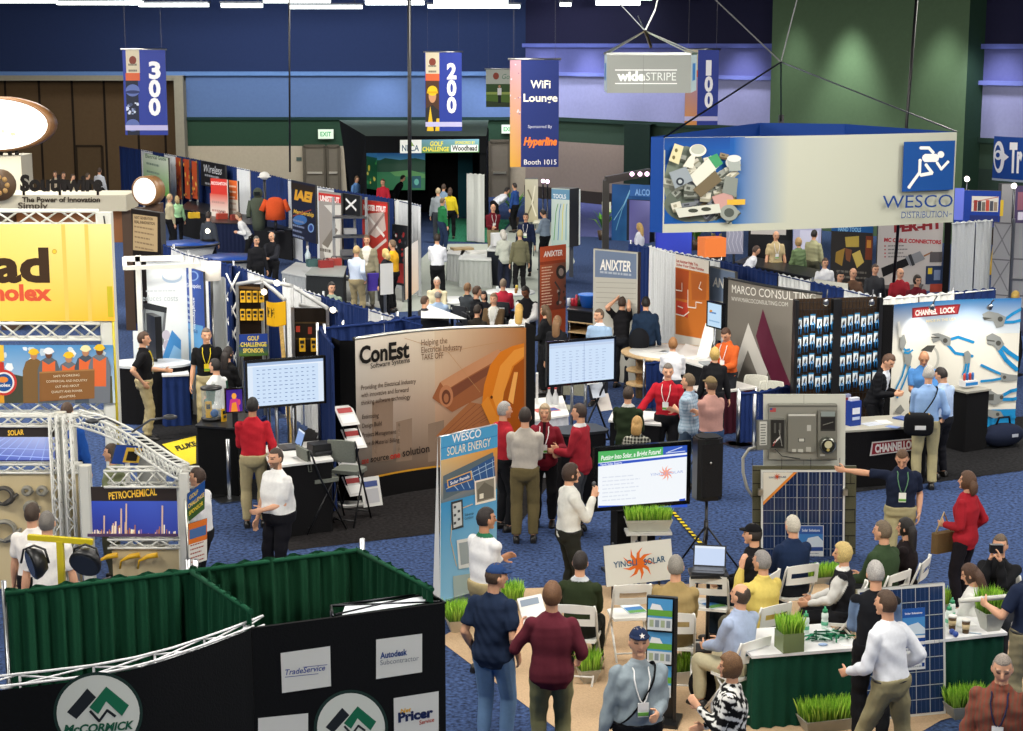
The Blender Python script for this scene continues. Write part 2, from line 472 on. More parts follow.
 torso(m,ex,-.03 if tuck else-.108,.545,hem=0 if tuck else.02)
 seg(m,NB-t*.04,NB+t*.015+hu*.01,.068,.064,nseg,ends=False)
 arms=((sl,el,LH),(sr_,er,RH))
 for s_,e_,h_ in arms:
  m.ball(s_,.066)
  if sleeve=='long':
   seg(m,s_,e_,.066*ws**.5,.058,nseg);seg(m,e_,e_+(h_-e_)*.95,.060,.042,nseg,.006)
  elif sleeve=='none':pass
  else:
   q={'short':.78,'rolled':1}[sleeve]
   seg(m,s_,s_+(e_-s_)*q,.066*ws**.5,.061 if q<1 else.058,nseg,ends=q>=1)
   if q>=1:seg(m,e_,e_+(h_-e_)*.25,.058,.055,nseg)
 tc=np.array(lin(top));sc_=np.array(lin(sleeves))if sleeves else None
 Pn,tn,fn_,rn=(np.array(q)for q in(P,t,fw,rt))
 def shirt_cols(V):
  c=np.tile(tc,(len(V),1));r=V-Pn;s_=r@tn;f_=r@fn_;x_=np.abs(r@rn)
  if sc_ is not None:
   dm=np.full(len(V),9.)
   for a_,b_,d_ in arms:
    for p,q in((a_+(b_-a_)*.18,b_),(b_,d_)):
     p,q=np.array(p),np.array(q);u=q-p;k=np.clip(((V-p)@u)/(u@u),0,1);dm=np.minimum(dm,np.linalg.norm(V-p-k[:,None]*u,axis=1))
   c[dm<.088]=sc_
  if vest is not None:
   c[(f_>.03)&(x_<.02+.10*np.clip((s_-.12)/.4,0,1))&(s_>.1)]=np.array(lin(vest))
  if lapel is not None:c[(f_>.03)&(x_<.022)&(s_>.05)]=np.array(lin(lapel))
  if collar is not None:c[(s_>.525)&(x_<.1)]=np.array(lin(collar))
  if pattern=='blotch':
   g=sum(np.sin(V@RNG.normal(0,55,3)+RNG.uniform(0,6))for _ in range(5));c[g>.3]=(.75,.75,.72)
  if pattern and pattern.startswith('check'):
   c2=np.array(lin(pattern[5:]or 'ffffff'));g=(np.mod(r@rn,.05)<.017).astype(float)+(np.mod(s_,.05)<.017).astype(float);c=c*(1-.4*g[:,None])+c2*.4*g[:,None]
  if pattern and pattern.startswith('stripe'):
   c2=np.array(lin(pattern[6:]or 'ffffff'));g=(np.mod(r@rn,.035)<.012).astype(float);c=c*(1-.6*g[:,None])+c2*.6*g[:,None]
  return c
 job(m,'jacket' if vest else 'shirt',root,max(vox,.011),'cloth',shirt_cols,S,wr=.006)
 m=MB();torso(m,.025 if tuck else.006,-1,.06)
 m.ball(P-t*.08-Z*.01,(.09,.10,.07))
 for a_,k_,f_ in((hl,kl,fl),(hr,kr,fr)):
  seg(m,a_,k_,.104*ws**.6,.076,nseg);seg(m,k_,k_+(f_-k_)*.97,.074,.062,nseg,.006,ends=False)
 job(m,'trousers',root,max(vox,.012),'cloth',lambda V:np.tile(np.array(lin(legs)),(len(V),1)),S,wr=.005)
 sc2=Matrix.Scale(S,4)
 if belt and tuck:
  m=MB(belt,'satin',True);c=P+t*.045
  m.tube([c+X*((.170)*ws*math.cos(a)+.014*math.cos(a))+Yv*((.122+fat*.5)*ws*math.sin(a)+.014*math.sin(a))for a in[2*math.pi*k/24 for k in range(24)]],(.012),6,closed=True)
  fing(m,'belt',root,S)
 for a_,k_ in((fl,kl),(fr,kr)):
  m=MB(shoes,'satin',True);g=Vector((a_.x,a_.y,0));u=Vector((a_.x*.25,1,0)).normalized()
  lift=a_.z-.09
  rise=(lambda y:lift+max(-y,-.1)*(0.0 if lift<.03 else.4))
  rings=[];sdv=Vector((u.y,-u.x,0))
  for y,wd,hh in((-.085,.028,.05),(-.06,.038,.09),(0,.042,.10),(.06,.043,.075),(.12,.047,.055),(.165,.038,.045),(.185,.018,.03)):
   cc=g+u*y+Z*rise(y);rings.append([cc+sdv*(wd*cx)+Z*(hh*cz)for cx,cz in((-1,0),(1,0),(1.02,.5),(.7,.95),(0,1.05),(-.7,.95),(-1.02,.5))])
  m.loft(rings);fing(m,'shoe',root,S)
 if style!='bald':
  m=MB(hair,'hair',True);rr=random.Random(hash(label)%999)
  vol=dict(short=1.07,fringe=1.05,bob=1.17,long=1.12,curly=1.2,bun=1.08,crop=1.035,thick=1.12).get(style,1.08)
  ph_=[rr.uniform(0,6)for _ in range(6)]
  def hair_fn(d,q):
   q=hfn(d,q)
   line=.50+(.15 if style in('fringe','crop')else 0)
   nape=dict(bob=-.85,long=-.95,curly=-.8,thick=-.6).get(style,-.52)
   front=d.y>.15+.25*max(d.z,0)
   on=(d.z>line if front else d.z>nape)or(d.z>.55)
   if style in('bob','long','curly','thick')and abs(d.x)>.55 and d.y<.5 and d.z>nape:on=True
   if not front and d.y>-.05 and d.z<-.15 and style in('short','crop','fringe'):on=False
   if style=='fringe' and d.z>.5 and d.y>-.55:on=False
   k=vol if on else.88
   if on:k+=(.05 if style=='curly' else.015)*math.sin(9*d.x+ph_[0])*math.sin(8*d.y+ph_[1])*math.sin(9*d.z+ph_[2])+.018*math.sin(15*d.x+4*d.y+ph_[3])*math.sin(11*d.z+9*d.y+ph_[4])
   return q*k
  nh=(36,26)if lod<2 else(24,16)
  m.ball(HCn,(.077*hs,.096*hs,.118*hs),*nh,fn=hair_fn,R=RH3)
  if style in('long','bob'):
   L={'long':.30,'bob':.07}[style]
   pts=[hp(0,-.055,.03),hp(0,-.085,-.06)]
   pts+=[hp(0,-.10,-.10-L*.5),hp(0,-.095,-.10-L)]
   m.tube(pts,[(.07,.05),(.082,.055),(.078,.04),(.045,.02)],12,up=tuple(hf2))
  if style=='bun':m.ball(hp(0,-.12,.04),.04,10,7)
  fing(m,'hair',root,S)
 if cap:
  m=MB(cap,'cloth',True)
  def cap_fn(d,q):return hfn(d,q)*(1.13 if d.z>.22 else.86)
  m.ball(HCn,(.077*hs,.096*hs,.112*hs),24,16,fn=cap_fn,R=RH3)
  rings=[]
  for k in range(9):
   a=math.radians(20+140*k/8);rings.append(hp(.088*math.cos(a),.085*math.sin(a)+.062*math.sin(a)**2+.012,.05-.008*math.sin(a)))
  inner=[hp(.08*math.cos(math.radians(20+140*k/8)),.06*math.sin(math.radians(20+140*k/8)),.058)for k in range(9)]
  up_,lo_=[m.pt(p+hu2*.006)for p in rings],[m.pt(p-hu2*.004)for p in rings];iu,il=[m.pt(p+hu2*.006)for p in inner],[m.pt(p-hu2*.004)for p in inner]
  for k in range(8):
   m.face((iu[k],iu[k+1],up_[k+1],up_[k]));m.face((il[k+1],il[k],lo_[k],lo_[k+1]));m.face((up_[k],up_[k+1],lo_[k+1],lo_[k]))
  fing(m,'cap',root,S)
 if badge:
  m=MB(lanyard,'cloth',True);qs=[v[0]for v in tor]
  def fr(q,x):
   mm=ws if q<.46 else 1;a_=float(np.interp(q,qs,[v[1]for v in tor]))*mm+ex;b_=float(np.interp(q,qs,[v[2]for v in tor]))*mm+ex+(.02 if female and.27<q<.4 else 0)
   return P+t*q+rt*x+fw*(b_*max(1-abs(x/a_)**2.4,0)**(1/2.4)+.016+.012*(q>.25))
  fo=fr(.2,0)-P-t*.2;c=P+t*.20
  pts=[P+t*.54-rt*.075+fw*.0,fr(.5,-.06),fr(.44,-.065),fr(.36,-.05),fr(.28,-.025),c+fo+t*.05,fr(.28,.025),fr(.36,.05),fr(.44,.065),fr(.5,.06),P+t*.54+rt*.075,P+t*.55+fw*-.075]
  m.tube(pts,.0065,6,closed=True)
  o=fing(m,'lanyard',root,S)
  m=MB(badge,'print');q=c+fo+fw*.008
  Rb=Matrix((rt,fw,t)).transposed();m.box(q,(.09,.006,.12),rot=Rb);m.box(q+fw*.004-t*.035,(.088,.004,.03),rot=Rb,col='6aa84a')
  ob=fing(m,'name_badge',root,S)
 W=parent_world(root)
 grips=[W@(gl*S),W@(gr*S)]
 root['_']=0;del root['_']
 root_info[root.name]=dict(l=grips[0],r=grips[1],P=W@(P*S),sl=W@(sl*S),sr=W@(sr_*S),fw=W.to_3x3()@fw,rt=W.to_3x3()@rt,t=W.to_3x3()@t,head=W@(HCn*S),S=S,W=W)
 return root
root_info={}
def fing(m,name,root,S):
 m.v=[(x*S,y*S,z*S)for x,y,z in m.v]
 return m.build(name,root,world=False)
def job(mb,name,root,vox,kind,colfn,S,wr=0,smooth=2):
 me=bpy.data.meshes.new(name);me.from_pydata(mb.v,[],mb.f)
 o=bpy.data.objects.new(name,me);COL.objects.link(o);o.parent=root;o.scale=(1,1,1)
 r=o.modifiers.new('r','REMESH');r.mode='VOXEL';r.voxel_size=vox;r.use_smooth_shade=True
 s=o.modifiers.new('s','SMOOTH');s.factor=.5;s.iterations=smooth
 JOBS.append((o,kind,colfn,S,wr,smooth))
def run_jobs():
 global JOBS
 bpy.context.view_layer.update();dg=bpy.context.evaluated_depsgraph_get()
 out=[(j,bpy.data.meshes.new_from_object(j[0].evaluated_get(dg)))for j in JOBS]
 for(o,kind,colfn,S,wr,sm),me in out:
  old=o.data;o.modifiers.clear();n=len(me.vertices)
  V=np.empty(n*3);me.vertices.foreach_get('co',V);V=V.reshape(-1,3)
  C=colfn(V)
  if wr:
   N=np.empty(n*3);me.vertices.foreach_get('normal',N);N=N.reshape(-1,3);g=np.zeros(n)
   for i in range(5):g+=np.sin(V@(RNG.normal(0,1,3)*np.array([17,17,26]))+RNG.uniform(0,6.3))
   V=V+N*(wr*g/2.2)[:,None]
  V=V*S
  me.vertices.foreach_set('co',V.ravel())
  a=me.color_attributes.new('Col','FLOAT_COLOR','POINT')
  a.data.foreach_set('color',np.concatenate([C,np.ones((n,1))],1).ravel())
  me.materials.clear();me.materials.append(material(kind))
  me.polygons.foreach_set('use_smooth',[True]*len(me.polygons));me.name=o.name;me.update()
  o.data=me;bpy.data.meshes.remove(old)
 JOBS=[]
def _inv(s,px,py):
 u,v=s.w*.5,s.h*.5
 for _ in range(12):
  x,y=proj(s.fm(u,v,0));e=1e-3
  xu,yu=proj(s.fm(u+e,v,0));xv,yv=proj(s.fm(u,v+e,0))
  a,b,c,d=(xu-x)/e,(xv-x)/e,(yu-y)/e,(yv-y)/e;det=a*d-b*c
  if abs(det)<1e-9:break
  du=(d*(px-x)-b*(py-y))/det;dv=(-c*(px-x)+a*(py-y))/det
  u+=max(-s.w,min(s.w,du));v+=max(-s.h,min(s.h,dv))
 return u/s.w,v/s.h
Sheet.inv=_inv
def _P(s,pts,col,kind=None):s.poly([s.inv(*p)for p in pts],col,kind)
def _R(s,x0,y0,x1,y1,col,kind=None):
 a,b=s.inv(x0,y0),s.inv(x1,y1);s.rect(min(a[0],b[0]),min(a[1],b[1]),max(a[0],b[0]),max(a[1],b[1]),col,kind)
def _E(s,cx,cy,rx,ry,col,n=24,kind=None):s.poly([s.inv(cx+rx*math.cos(2*math.pi*k/n),cy+ry*math.sin(2*math.pi*k/n))for k in range(n)],col,kind)
def _L(s,pts,wd,col):
 q=[s.inv(*p)for p in pts];a=s.inv(pts[0][0],pts[0][1]-wd);s.line(q,abs(a[1]-q[0][1]),col)
def _TX(s,string,x0,y0,x1,y1,hpx,col,bold=0,shear=0,al='l'):
 a,b=s.inv(x0,y0),s.inv(x1,y1);c=s.inv(x0,y0-hpx)
 du,dv=(b[0]-a[0])*s.w,(b[1]-a[1])*s.h;wd=math.hypot(du,dv)/s.w
 s.text(string,a[0],a[1],math.hypot((c[1]-a[1]),(c[0]-a[0])*s.w/s.h),col,'l',bold,shear,wd=wd,rot=math.degrees(math.atan2(dv,du)))
def _NZ(s,x0,y0,x1,y1,cols,n,size,seed=1):
 a,b=s.inv(x0,y1),s.inv(x1,y0);c=s.inv(x0,y1-size)
 s.noise(min(a[0],b[0]),min(a[1],b[1]),max(a[0],b[0]),max(a[1],b[1]),cols,n,abs(c[1]-a[1]),seed)
def _GR(s,x0,y0,x1,y1,bl,br,tr,tl):
 a,b=s.inv(x0,y1),s.inv(x1,y0);s.grad(a[0],a[1],b[0],b[1],bl,br,tr,tl)
def _LN(s,x0,y0,x1,y1,n,col,th=.45,ragged=.3,seed=3):
 a,b=s.inv(x0,y1),s.inv(x1,y0);s.lines(a[0],b[0],b[1],a[1],n,col,th,ragged,seed)
for k_,f_ in dict(P=_P,R=_R,E=_E,L=_L,TX=_TX,NZ=_NZ,GR=_GR,LN=_LN).items():setattr(Sheet,k_,f_)
def V2(p):return Vector((p[0],p[1],0))
U=Vector((.5,-.866,0));VV=Vector((.866,.5,0))
def drape(label,path,cols,z1=2.44,z0=.04,seg=1.0,group=None,posts=True,amp=.03,wl=.16,rail=None):
 """pipe and drape along ground points; cols cycle panel by panel."""
 root=empty('pipe_and_drape',V2(path[0]),0,label,'drape',group)
 k=0
 for a,b in zip(path,path[1:]):
  a,b=V2(a),V2(b);L=(b-a).length;d=(b-a)/L;n=Vector((-d.y,d.x,0));m=max(1,round(L/seg))
  for i in range(m):
   c=cols[k%len(cols)];k+=1;mb=MB(c,'drape',True);N=max(6,int(L/m/(wl/9)));r=random.Random(k*7+len(label))
   ph=r.uniform(0,6);col0=[];mid=[];bot=[]
   for j in range(N+1):
    x=L*i/m+L/m*j/N;w=amp*(.6*math.sin(2*math.pi*x/wl+ph+2.2*math.sin(x*3.1+ph))+.45*math.sin(2*math.pi*x/wl*.43+ph*2)+.3*math.sin(2*math.pi*x/wl*2.1+1.7*math.sin(x*5)));p=a+d*x
    col0.append(mb.pt(p+n*w*.35+Vector((0,0,z1+.015*math.sin(x*30+ph)))));mid.append(mb.pt(p+n*w*.8+Vector((0,0,z0+(z1-z0)*.9))));bot.append(mb.pt(p+n*w*1.25+Vector((0,0,z0))))
   for A,B in((bot,mid),(mid,col0)):
    for j in range(N):mb.face((A[j],A[j+1],B[j+1],B[j]))
   mb.build('drape_panel',root)
  if posts:
   for i in range(0,m+1,3):
    mb=MB('b5b8bb','metal',True);p=a+d*(L*i/m)+n*.05;mb.tube([p,p+Vector((0,0,z1+.06))],.022,8);mb.box(p+Vector((0,0,.01)),(.3,.3,.02));mb.build('post',root)
  thin=any(q[0]in 'cd' for q in cols);mb=MB(rail or cols[0],'drape',True);mb.tube([a+Vector((0,0,z1-.03)),b+Vector((0,0,z1-.03))],.012 if thin else.022,8);mb.build('rail',root)
 return root
def quad_table(label,corners,z,top='e8e8e6',skirt='20232a',cat='table',group=None,name='skirted_table',kind='drape',over=.0,tk='satin',legs=False):
 c=sum((V2(p)for p in corners),Vector())/4;root=empty(name,c,0,label,cat,group)
 mb=MB(top,tk);P=[V2(p)for p in corners]
 mb.prism([(p.x+(p-c).normalized().x*.035,p.y+(p-c).normalized().y*.035)for p in P],(0,0,z),(1,0,0),(0,1,0),.03);mb.build('tabletop',root)
 if skirt:
  mb=MB(skirt,kind,True);path=[]
  for i in range(4):
   a,b=P[i],P[(i+1)%4];L=(b-a).length;N=max(4,int(L/.03));d=(b-a)/L;n=Vector((d.y,-d.x,0))
   for j in range(N):path.append((a+d*(L*j/N),n,L*j/N))
  lo=[];hi=[];am=.018 if kind=='drape' else.0
  for p,n,x in path:
   w=am*math.sin(2*math.pi*x/.14);hi.append(mb.pt(p+n*w*.4+Vector((0,0,z-.005))));lo.append(mb.pt(p+n*(w*1.3+am)+Vector((0,0,.01))))
  N=len(lo)
  for j in range(N):q=(j+1)%N;mb.face((lo[j],lo[q],hi[q],hi[j]))
  mb.build('table_skirt',root)
 if legs:
  for p in P:
   mb=MB('999999','metal',True);q=p+(c-p)*.08;mb.tube([q,q+Vector((0,0,z-.03))],.02,8);mb.build('leg',root)
 return root
def rect(c,d,L,W):
 c=V2(c);d=Vector((d[0],d[1],0)).normalized();n=Vector((-d.y,d.x,0))
 return[c-d*L/2-n*W/2,c+d*L/2-n*W/2,c+d*L/2+n*W/2,c-d*L/2+n*W/2]
def thing_box(name,label,cat,c,size,rz=0,col='888888',kind='paint',group=None,bev=.0):
 mb=MB(col,kind);mb.box((c[0],c[1],c[2]+size[2]/2),size,rz,bev=bev);return mb.build(name,None,label=label,cat=cat,group=group)
def folding_chair(label,pos,face,frame='e9e9e4',seatc='ecece6',group=None,sz=.45,bh=.86,pad=None,bar=False):
 root=empty('folding_chair',(pos[0],pos[1],0),-math.radians(face),label,'chair',group)
 def B(mb,name):return mb.build(name,root,world=False)
 y0=.20
 for s in(-1,1):
  x=s*.205
  mb=MB(frame,'satin',True);mb.tube([(x,y0+.08,0),(x,-.10,sz+.04),(x,-.22,bh-.06),(x*.93,-.235,bh)],.0135,8);B(mb,'front_leg')
  mb=MB(frame,'satin',True);x*=.88;mb.tube([(x,-.30,0),(x,.10,sz-.03)],.0125,8);B(mb,'rear_leg')
 mb=MB(frame,'satin',True);mb.tube([(-.18,-.27,.10),(.18,-.27,.10)],.01,6);B(mb,'stretcher')
 if bar:mb=MB(frame,'satin',True);mb.tube([(-.2,.22,.12),(.2,.22,.12)],.01,6);B(mb,'stretcher')
 mb=MB(seatc,'satin' if not pad else 'fabric',True);out=[(-.19,-.17),(.19,-.17),(.205,.0),(.20,.17),(.15,.20),(-.15,.20),(-.20,.17),(-.205,0)]
 mb.prism(out,(0,0,sz+.012),(1,0,0),(0,1,0),.03 if not pad else.05);B(mb,'seat')
 mb=MB(seatc,'satin' if not pad else 'fabric',False);rows=[]
 top=.30 if pad else.22
 def bp(u,v):return Vector((u*.40-.20,-.215-.02*math.sin(math.pi*u)-.03*v,bh-top+top*v))
 n=8
 slots=()if pad else((.34,.62),)
 lay=sorted({0,1,*[q for s_ in slots for q in s_]})
 prof=[(-.0,.0)]
 for off in(0,-.014 if not pad else-.04):
  rows.append([[mb.pt(bp(i/n,v)*1+Vector((0,off,0.015*math.sin(math.pi*i/n)*(v==1))))for i in range(n+1)]for v in lay])
 for j in range(len(lay)-1):
  hole=(lay[j],lay[j+1])in slots
  for i in range(n):
   if hole and 1<=i<n-1:continue
   mb.face((rows[0][j][i],rows[0][j][i+1],rows[0][j+1][i+1],rows[0][j+1][i]));mb.face((rows[1][j][i+1],rows[1][j][i],rows[1][j+1][i],rows[1][j+1][i+1]))
 for i in range(n):
  mb.face((rows[0][-1][i],rows[0][-1][i+1],rows[1][-1][i+1],rows[1][-1][i]));mb.face((rows[1][0][i],rows[1][0][i+1],rows[0][0][i+1],rows[0][0][i]))
 B(mb,'backrest')
 return root
def planter(label,c,L,W,H,gh,rz=0,box='b4b3a4',kind='satin',z=0,group='planters of wheatgrass',dens=1.0):
 root=empty('grass_planter',(c[0],c[1],z),rz,label,'planter',group)
 mb=MB(box,kind);q=.05 if kind!='gloss' else 0
 lo=[(-L/2+q,-W/2+q),(L/2-q,-W/2+q),(L/2-q,W/2-q),(-L/2+q,W/2-q)];hi=[(-L/2,-W/2),(L/2,-W/2),(L/2,W/2),(-L/2,W/2)]
 a=[mb.pt((x,y,0))for x,y in lo];b=[mb.pt((x,y,H))for x,y in hi];c_=[mb.pt((x*.96,y*.93,H))for x,y in hi];d=[mb.pt((x*.96,y*.93,H*.8))for x,y in hi]
 mb.face(a[::-1])
 for i in range(4):
  j=(i+1)%4;mb.face((a[i],a[j],b[j],b[i]));mb.face((b[i],b[j],c_[j],c_[i]));mb.face((c_[i],c_[j],d[j],d[i]))
 mb.build('tray',root,world=False)
 mb=MB('4a3a22','fabric');mb.box((0,0,H*.84),(L*.95,W*.9,.01));mb.build('soil',root,world=False)
 g=MB('6fae2b','grass',False);r=random.Random(len(label)*31+int(L*100));n=int(L*W*9000*dens)
 for _ in range(n):
  x,y=r.uniform(-L*.47,L*.47),r.uniform(-W*.45,W*.45);h=gh*r.uniform(.7,1.12);an=r.uniform(0,6.28);tl=r.uniform(.05,.45)*h
  ex=(x/L)*.25*gh;ey=(y/W)*.25*gh;w=r.uniform(.0035,.006);dx,dy=math.cos(an)*w,math.sin(an)*w
  tx,ty=x+ex+math.cos(an+1.5)*tl*.5,y+ey+math.sin(an+1.5)*tl*.5
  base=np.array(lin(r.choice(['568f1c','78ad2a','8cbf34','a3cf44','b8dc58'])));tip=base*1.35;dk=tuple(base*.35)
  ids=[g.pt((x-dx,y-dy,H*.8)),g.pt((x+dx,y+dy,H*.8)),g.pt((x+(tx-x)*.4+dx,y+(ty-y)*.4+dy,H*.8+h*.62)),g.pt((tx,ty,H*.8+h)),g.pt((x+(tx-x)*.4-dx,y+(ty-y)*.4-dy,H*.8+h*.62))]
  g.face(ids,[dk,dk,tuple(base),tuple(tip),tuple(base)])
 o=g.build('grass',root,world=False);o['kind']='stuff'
 return root
def truss(mb,a,b,s=.25,up=(0,0,1),r=.02,rb=.011,step=None,sides=4):
 a,b=Vector(a),Vector(b);d=(b-a).normalized();u=Vector(up);x=d.cross(u).normalized();y=x.cross(d);L=(b-a).length
 cs=[x*s/2+y*s/2,x*s/2-y*s/2,-x*s/2-y*s/2,-x*s/2+y*s/2]if sides==4 else[y*s/2,-y*s/2]
 for c in cs:mb.tube([a+c,b+c],r,6)
 n=max(1,round(L/(step or s)))
 for i in range(n):
  p,q=a+d*(L*i/n),a+d*(L*(i+1)/n)
  for k in range(len(cs)if sides==4 else 1):
   c0,c1=cs[k],cs[(k+1)%len(cs)]
   if i%2:c0,c1=c1,c0
   mb.tube([p+c0,q+c1],rb,5)
def screen_on(parent,BL,BR,TL,bezel='0d0f12',bw=.035,thick=.06,bg='dfeaf8'):
 """flat screen: case and glowing panel parts; returns the panel Sheet."""
 w,h,fm=flat(BL,BR,TL);mb=MB(bezel,'gloss');P=lambda u,v,o:mb.pt(fm(u,v,o))
 fr=[P(-bw,-bw,.012),P(w+bw,-bw,.012),P(w+bw,h+bw,.012),P(-bw,h+bw,.012)];ii=[P(0,0,.012),P(w,0,.012),P(w,h,.012),P(0,h,.012)];bk=[P(-bw,-bw,-thick),P(w+bw,-bw,-thick),P(w+bw,h+bw,-thick),P(-bw,h+bw,-thick)]
 i2=[P(0,0,0),P(w,0,0),P(w,h,0),P(0,h,0)]
 for i in range(4):
  j=(i+1)%4;mb.face((fr[i],fr[j],ii[j],ii[i]));mb.face((fr[j],fr[i],bk[i],bk[j]));mb.face((ii[i],ii[j],i2[j],i2[i]))
 mb.face(bk[::-1]);mb.build('case',parent)
 s=Sheet(w,h,fm,kind='screen',step=.0004);s.b.face([s.b.pt(fm(u,v,.001))for u,v in((0,0),(w,0),(w,h),(0,h))],lin(bg),'screen');s.layer=2;s.parent,s.name=parent,'screen'
 return s
# ================================================================ the hall
def st(o):o['kind']='structure';return o
mb=MB('34466c','carpet');mb.poly([(-60,2,0),(60,2,0),(60,90,0),(-60,90,0)]);st(mb.build('floor'))
def patch(name,pts,col,z,kind='carpet'):
 mb=MB(col,kind);mb.poly([at(x,y,0)+Vector((0,0,z))for x,y in pts]);return st(mb.build(name))
patch('floor_carpet_black',[(289,551),(520,524),(560,470),(560,380),(345,400),(255,470)],'1b191a',.006)
patch('floor_carpet_black',[(120,455),(196,385),(262,420),(262,500),(219,498),(168,472)],'1c1c1e',.006)
patch('floor_carpet_black',[(845,494),(940,482),(1045,468),(1045,415),(860,430)],'1a1a1c',.006)
patch('floor_carpet_beige',[(438,640),(522,589),(640,585),(820,583),(1060,650),(1060,690),(941,721),(900,745),(850,800),(690,830)],'c0a483',.008,'fabric')
patch('floor_carpet_blue_edge',[(934,725),(1040,708),(1060,745),(925,760)],'36496c',.012)
patch('floor_carpet_green',[(436,241),(440,218),(512,220),(492,243)],'2e7a5c',.01)
patch('floor_concrete',[(436,244),(494,244),(512,222),(560,222),(575,262),(540,305),(400,312),(420,260)],'a9b0a8',.005,'wall')
patch('floor_concrete',[(335,300),(348,245),(410,232),(420,262),(400,312)],'b4b7b2',.004,'wall')
patch('floor_carpet_violet',[(560,236),(566,198),(660,204),(700,240)],'5a6095',.004)
BY=76.0
zb=lambda py,Y=BY:atY(511,py,Y).z
def wall_strip(mb,a,b,z0,z1,col,off=0):
 a,b=V2(a),V2(b);d=(b-a).normalized();n=Vector((d.y,-d.x,0))*off;
 p=[a+n+Vector((0,0,z0)),b+n+Vector((0,0,z0)),b+n+Vector((0,0,z1)),a+n+Vector((0,0,z1))]
 mb.poly(p,col)
 if off>0:
  q=[a+Vector((0,0,z0)),b+Vector((0,0,z0)),b+Vector((0,0,z1)),a+Vector((0,0,z1))]
  mb.face([mb.pt(x)for x in(q[3],p[3],p[2],q[2])][::-1],col);mb.face([mb.pt(x)for x in(q[0],p[0],p[1],q[1])],col)
CZ=8.7
def atx(px,Y):return(px-511.5)/F*Y*1.0
xa,xf0,xf1=atY(175,60,BY).x,atY(176,60,BY).x,atY(185,60,BY).x
A0,A1=Vector((xf1,BY,0)),Vector((.6,BY,0))
zbe,zgr,zl0,zl1=zb(146),zb(118),zb(75.5),zb(71.5)
mb=MB('888888','wall')
wall_strip(mb,(-45,BY),A1,zl0,CZ,'212e50');wall_strip(mb,A0,A1,zgr,zl0,'566d94');wall_strip(mb,A0,A1,zbe,zgr,'27402f');wall_strip(mb,A0,A1,0,zbe,'aca088')
st(mb.build('wall_back'))
mb=MB('7d97cc','wall');wall_strip(mb,(-45,BY),A1,zl0,zl1,'5f7fae',.25);st(mb.build('trim_1'))
mb=MB('223a30','wall');wall_strip(mb,A0,A1,zb(120),zb(117),'1c3330',.12);st(mb.build('trim_2'))
mb=MB('4a3a26','wall');Yp=BY+1.2;x0=-45
xs=[-45]+[atY(p,60,Yp).x for p in(4,38,71,103,136,163,178)]
for a,b in zip(xs,xs[1:]):
 mb.box(((a+b)/2,Yp,zl0/2),(b-a-.1,.12,zl0),col='5a4730');
 mb.box((b,Yp-.02,zl0/2),(.1,.1,zl0),col='221a12')
st(mb.build('wall_partition'))
d=empty('door_1',(0,0,0));d['kind']='structure'
p0,p1=atY(76,146,Yp-.1),atY(102,146,Yp-.1)
mb=MB('2c2216','wall');mb.bar((p0.x,Yp-.1,0),(p0.x,Yp-.1,p0.z),.1);mb.bar((p1.x,Yp-.1,0),(p1.x,Yp-.1,p0.z),.1);mb.bar(p0,p1,.1);mb.build('frame',d)
mb=MB('53422c','wall');mb.box(((p0.x+p1.x)/2,Yp-.08,p0.z/2),(p1.x-p0.x,.06,p0.z));mb.build('panel',d)
mb=MB('8f8672','wall');mb.box(((xf0+xf1)/2,BY,zl0/2),(xf1-xf0,1.4,zl0),col='8d8673');mb.box(((-45+xf1)/2,BY-.1,zl0-.1),(xf1+45,.6,.22),col='8d8673');st(mb.build('trim_3'))
def hall_door(n,px0,px1,pyt,Y=BY-.1):
 d=empty('door_%d'%n,(0,0,0));d['kind']='structure';a,b=atY(px0,pyt,Y),atY(px1,pyt,Y)
 mb=MB('6e6657','wall');mb.box(((a.x+b.x)/2,Y,a.z/2),(b.x-a.x,.1,a.z));mb.build('panel',d)
 mb=MB('595244','wall');mb.bar((a.x,Y-.05,0),(a.x,Y-.05,a.z),.12);mb.bar((b.x,Y-.05,0),(b.x,Y-.05,b.z),.12);mb.bar((a.x,Y-.05,a.z),(b.x,Y-.05,a.z),.12);mb.build('frame',d)
 mb=MB('b9b4a6','metal');mb.box(((a.x+b.x)/2,Y-.09,1.05),((b.x-a.x)*.7,.06,.09));mb.build('push_bar',d)
hall_door(2,304,325,146);hall_door(3,327,339,146);hall_door(4,490,509,141)
def exit_sign(label,px,py,Y,s=.35):
 p=atY(px,py,Y);r=empty('exit_sign',p,0,label,'sign')
 h=s*.62;sh=board(r,'face',p+Vector((-s,-.1,-h)),p+Vector((s,-.1,-h)),p+Vector((-s,-.1,h)),'c9d8c0',.1,'lightbox','aaa89a');sh.text('EXIT',.5,.28,.45,'2e9a55','c',.02,wd=.7,kind='lightbox');fin(sh)
exit_sign('small lit exit sign on the green band above the far doors',326,134,BY-.1,.33)
exit_sign('small lit exit sign partly behind the WiFi Lounge banner',508.5,129,BY-.1,.3)
mb=MB('33463c');p=atY(299,159,BY-.022);mb.box(p,(.22,.05,.16));mb.build('door_plate',None,label='small dark plate on the beige wall beside the far doors',cat='sign')
mb=MB('33463c');p=atY(485,154,BY-.022);mb.box(p,(.22,.05,.14));mb.build('door_plate',None,label='small dark plate on the beige wall right of the black tent',cat='sign')
R0,R1=Vector((.6,BY,0)),Vector((15.7,58,0));RD=(R1-R0).normalized();RN=Vector((RD.y,-RD.x,0));R2=R0+RD*45
def rw(px):
 r=ray(px,60);n=Vector((-RD.y,RD.x));k=(R0.x*n.x+R0.y*n.y)/(r.x*n.x+r.y*n.y);return Vector((r.x*k,r.y*k,0))
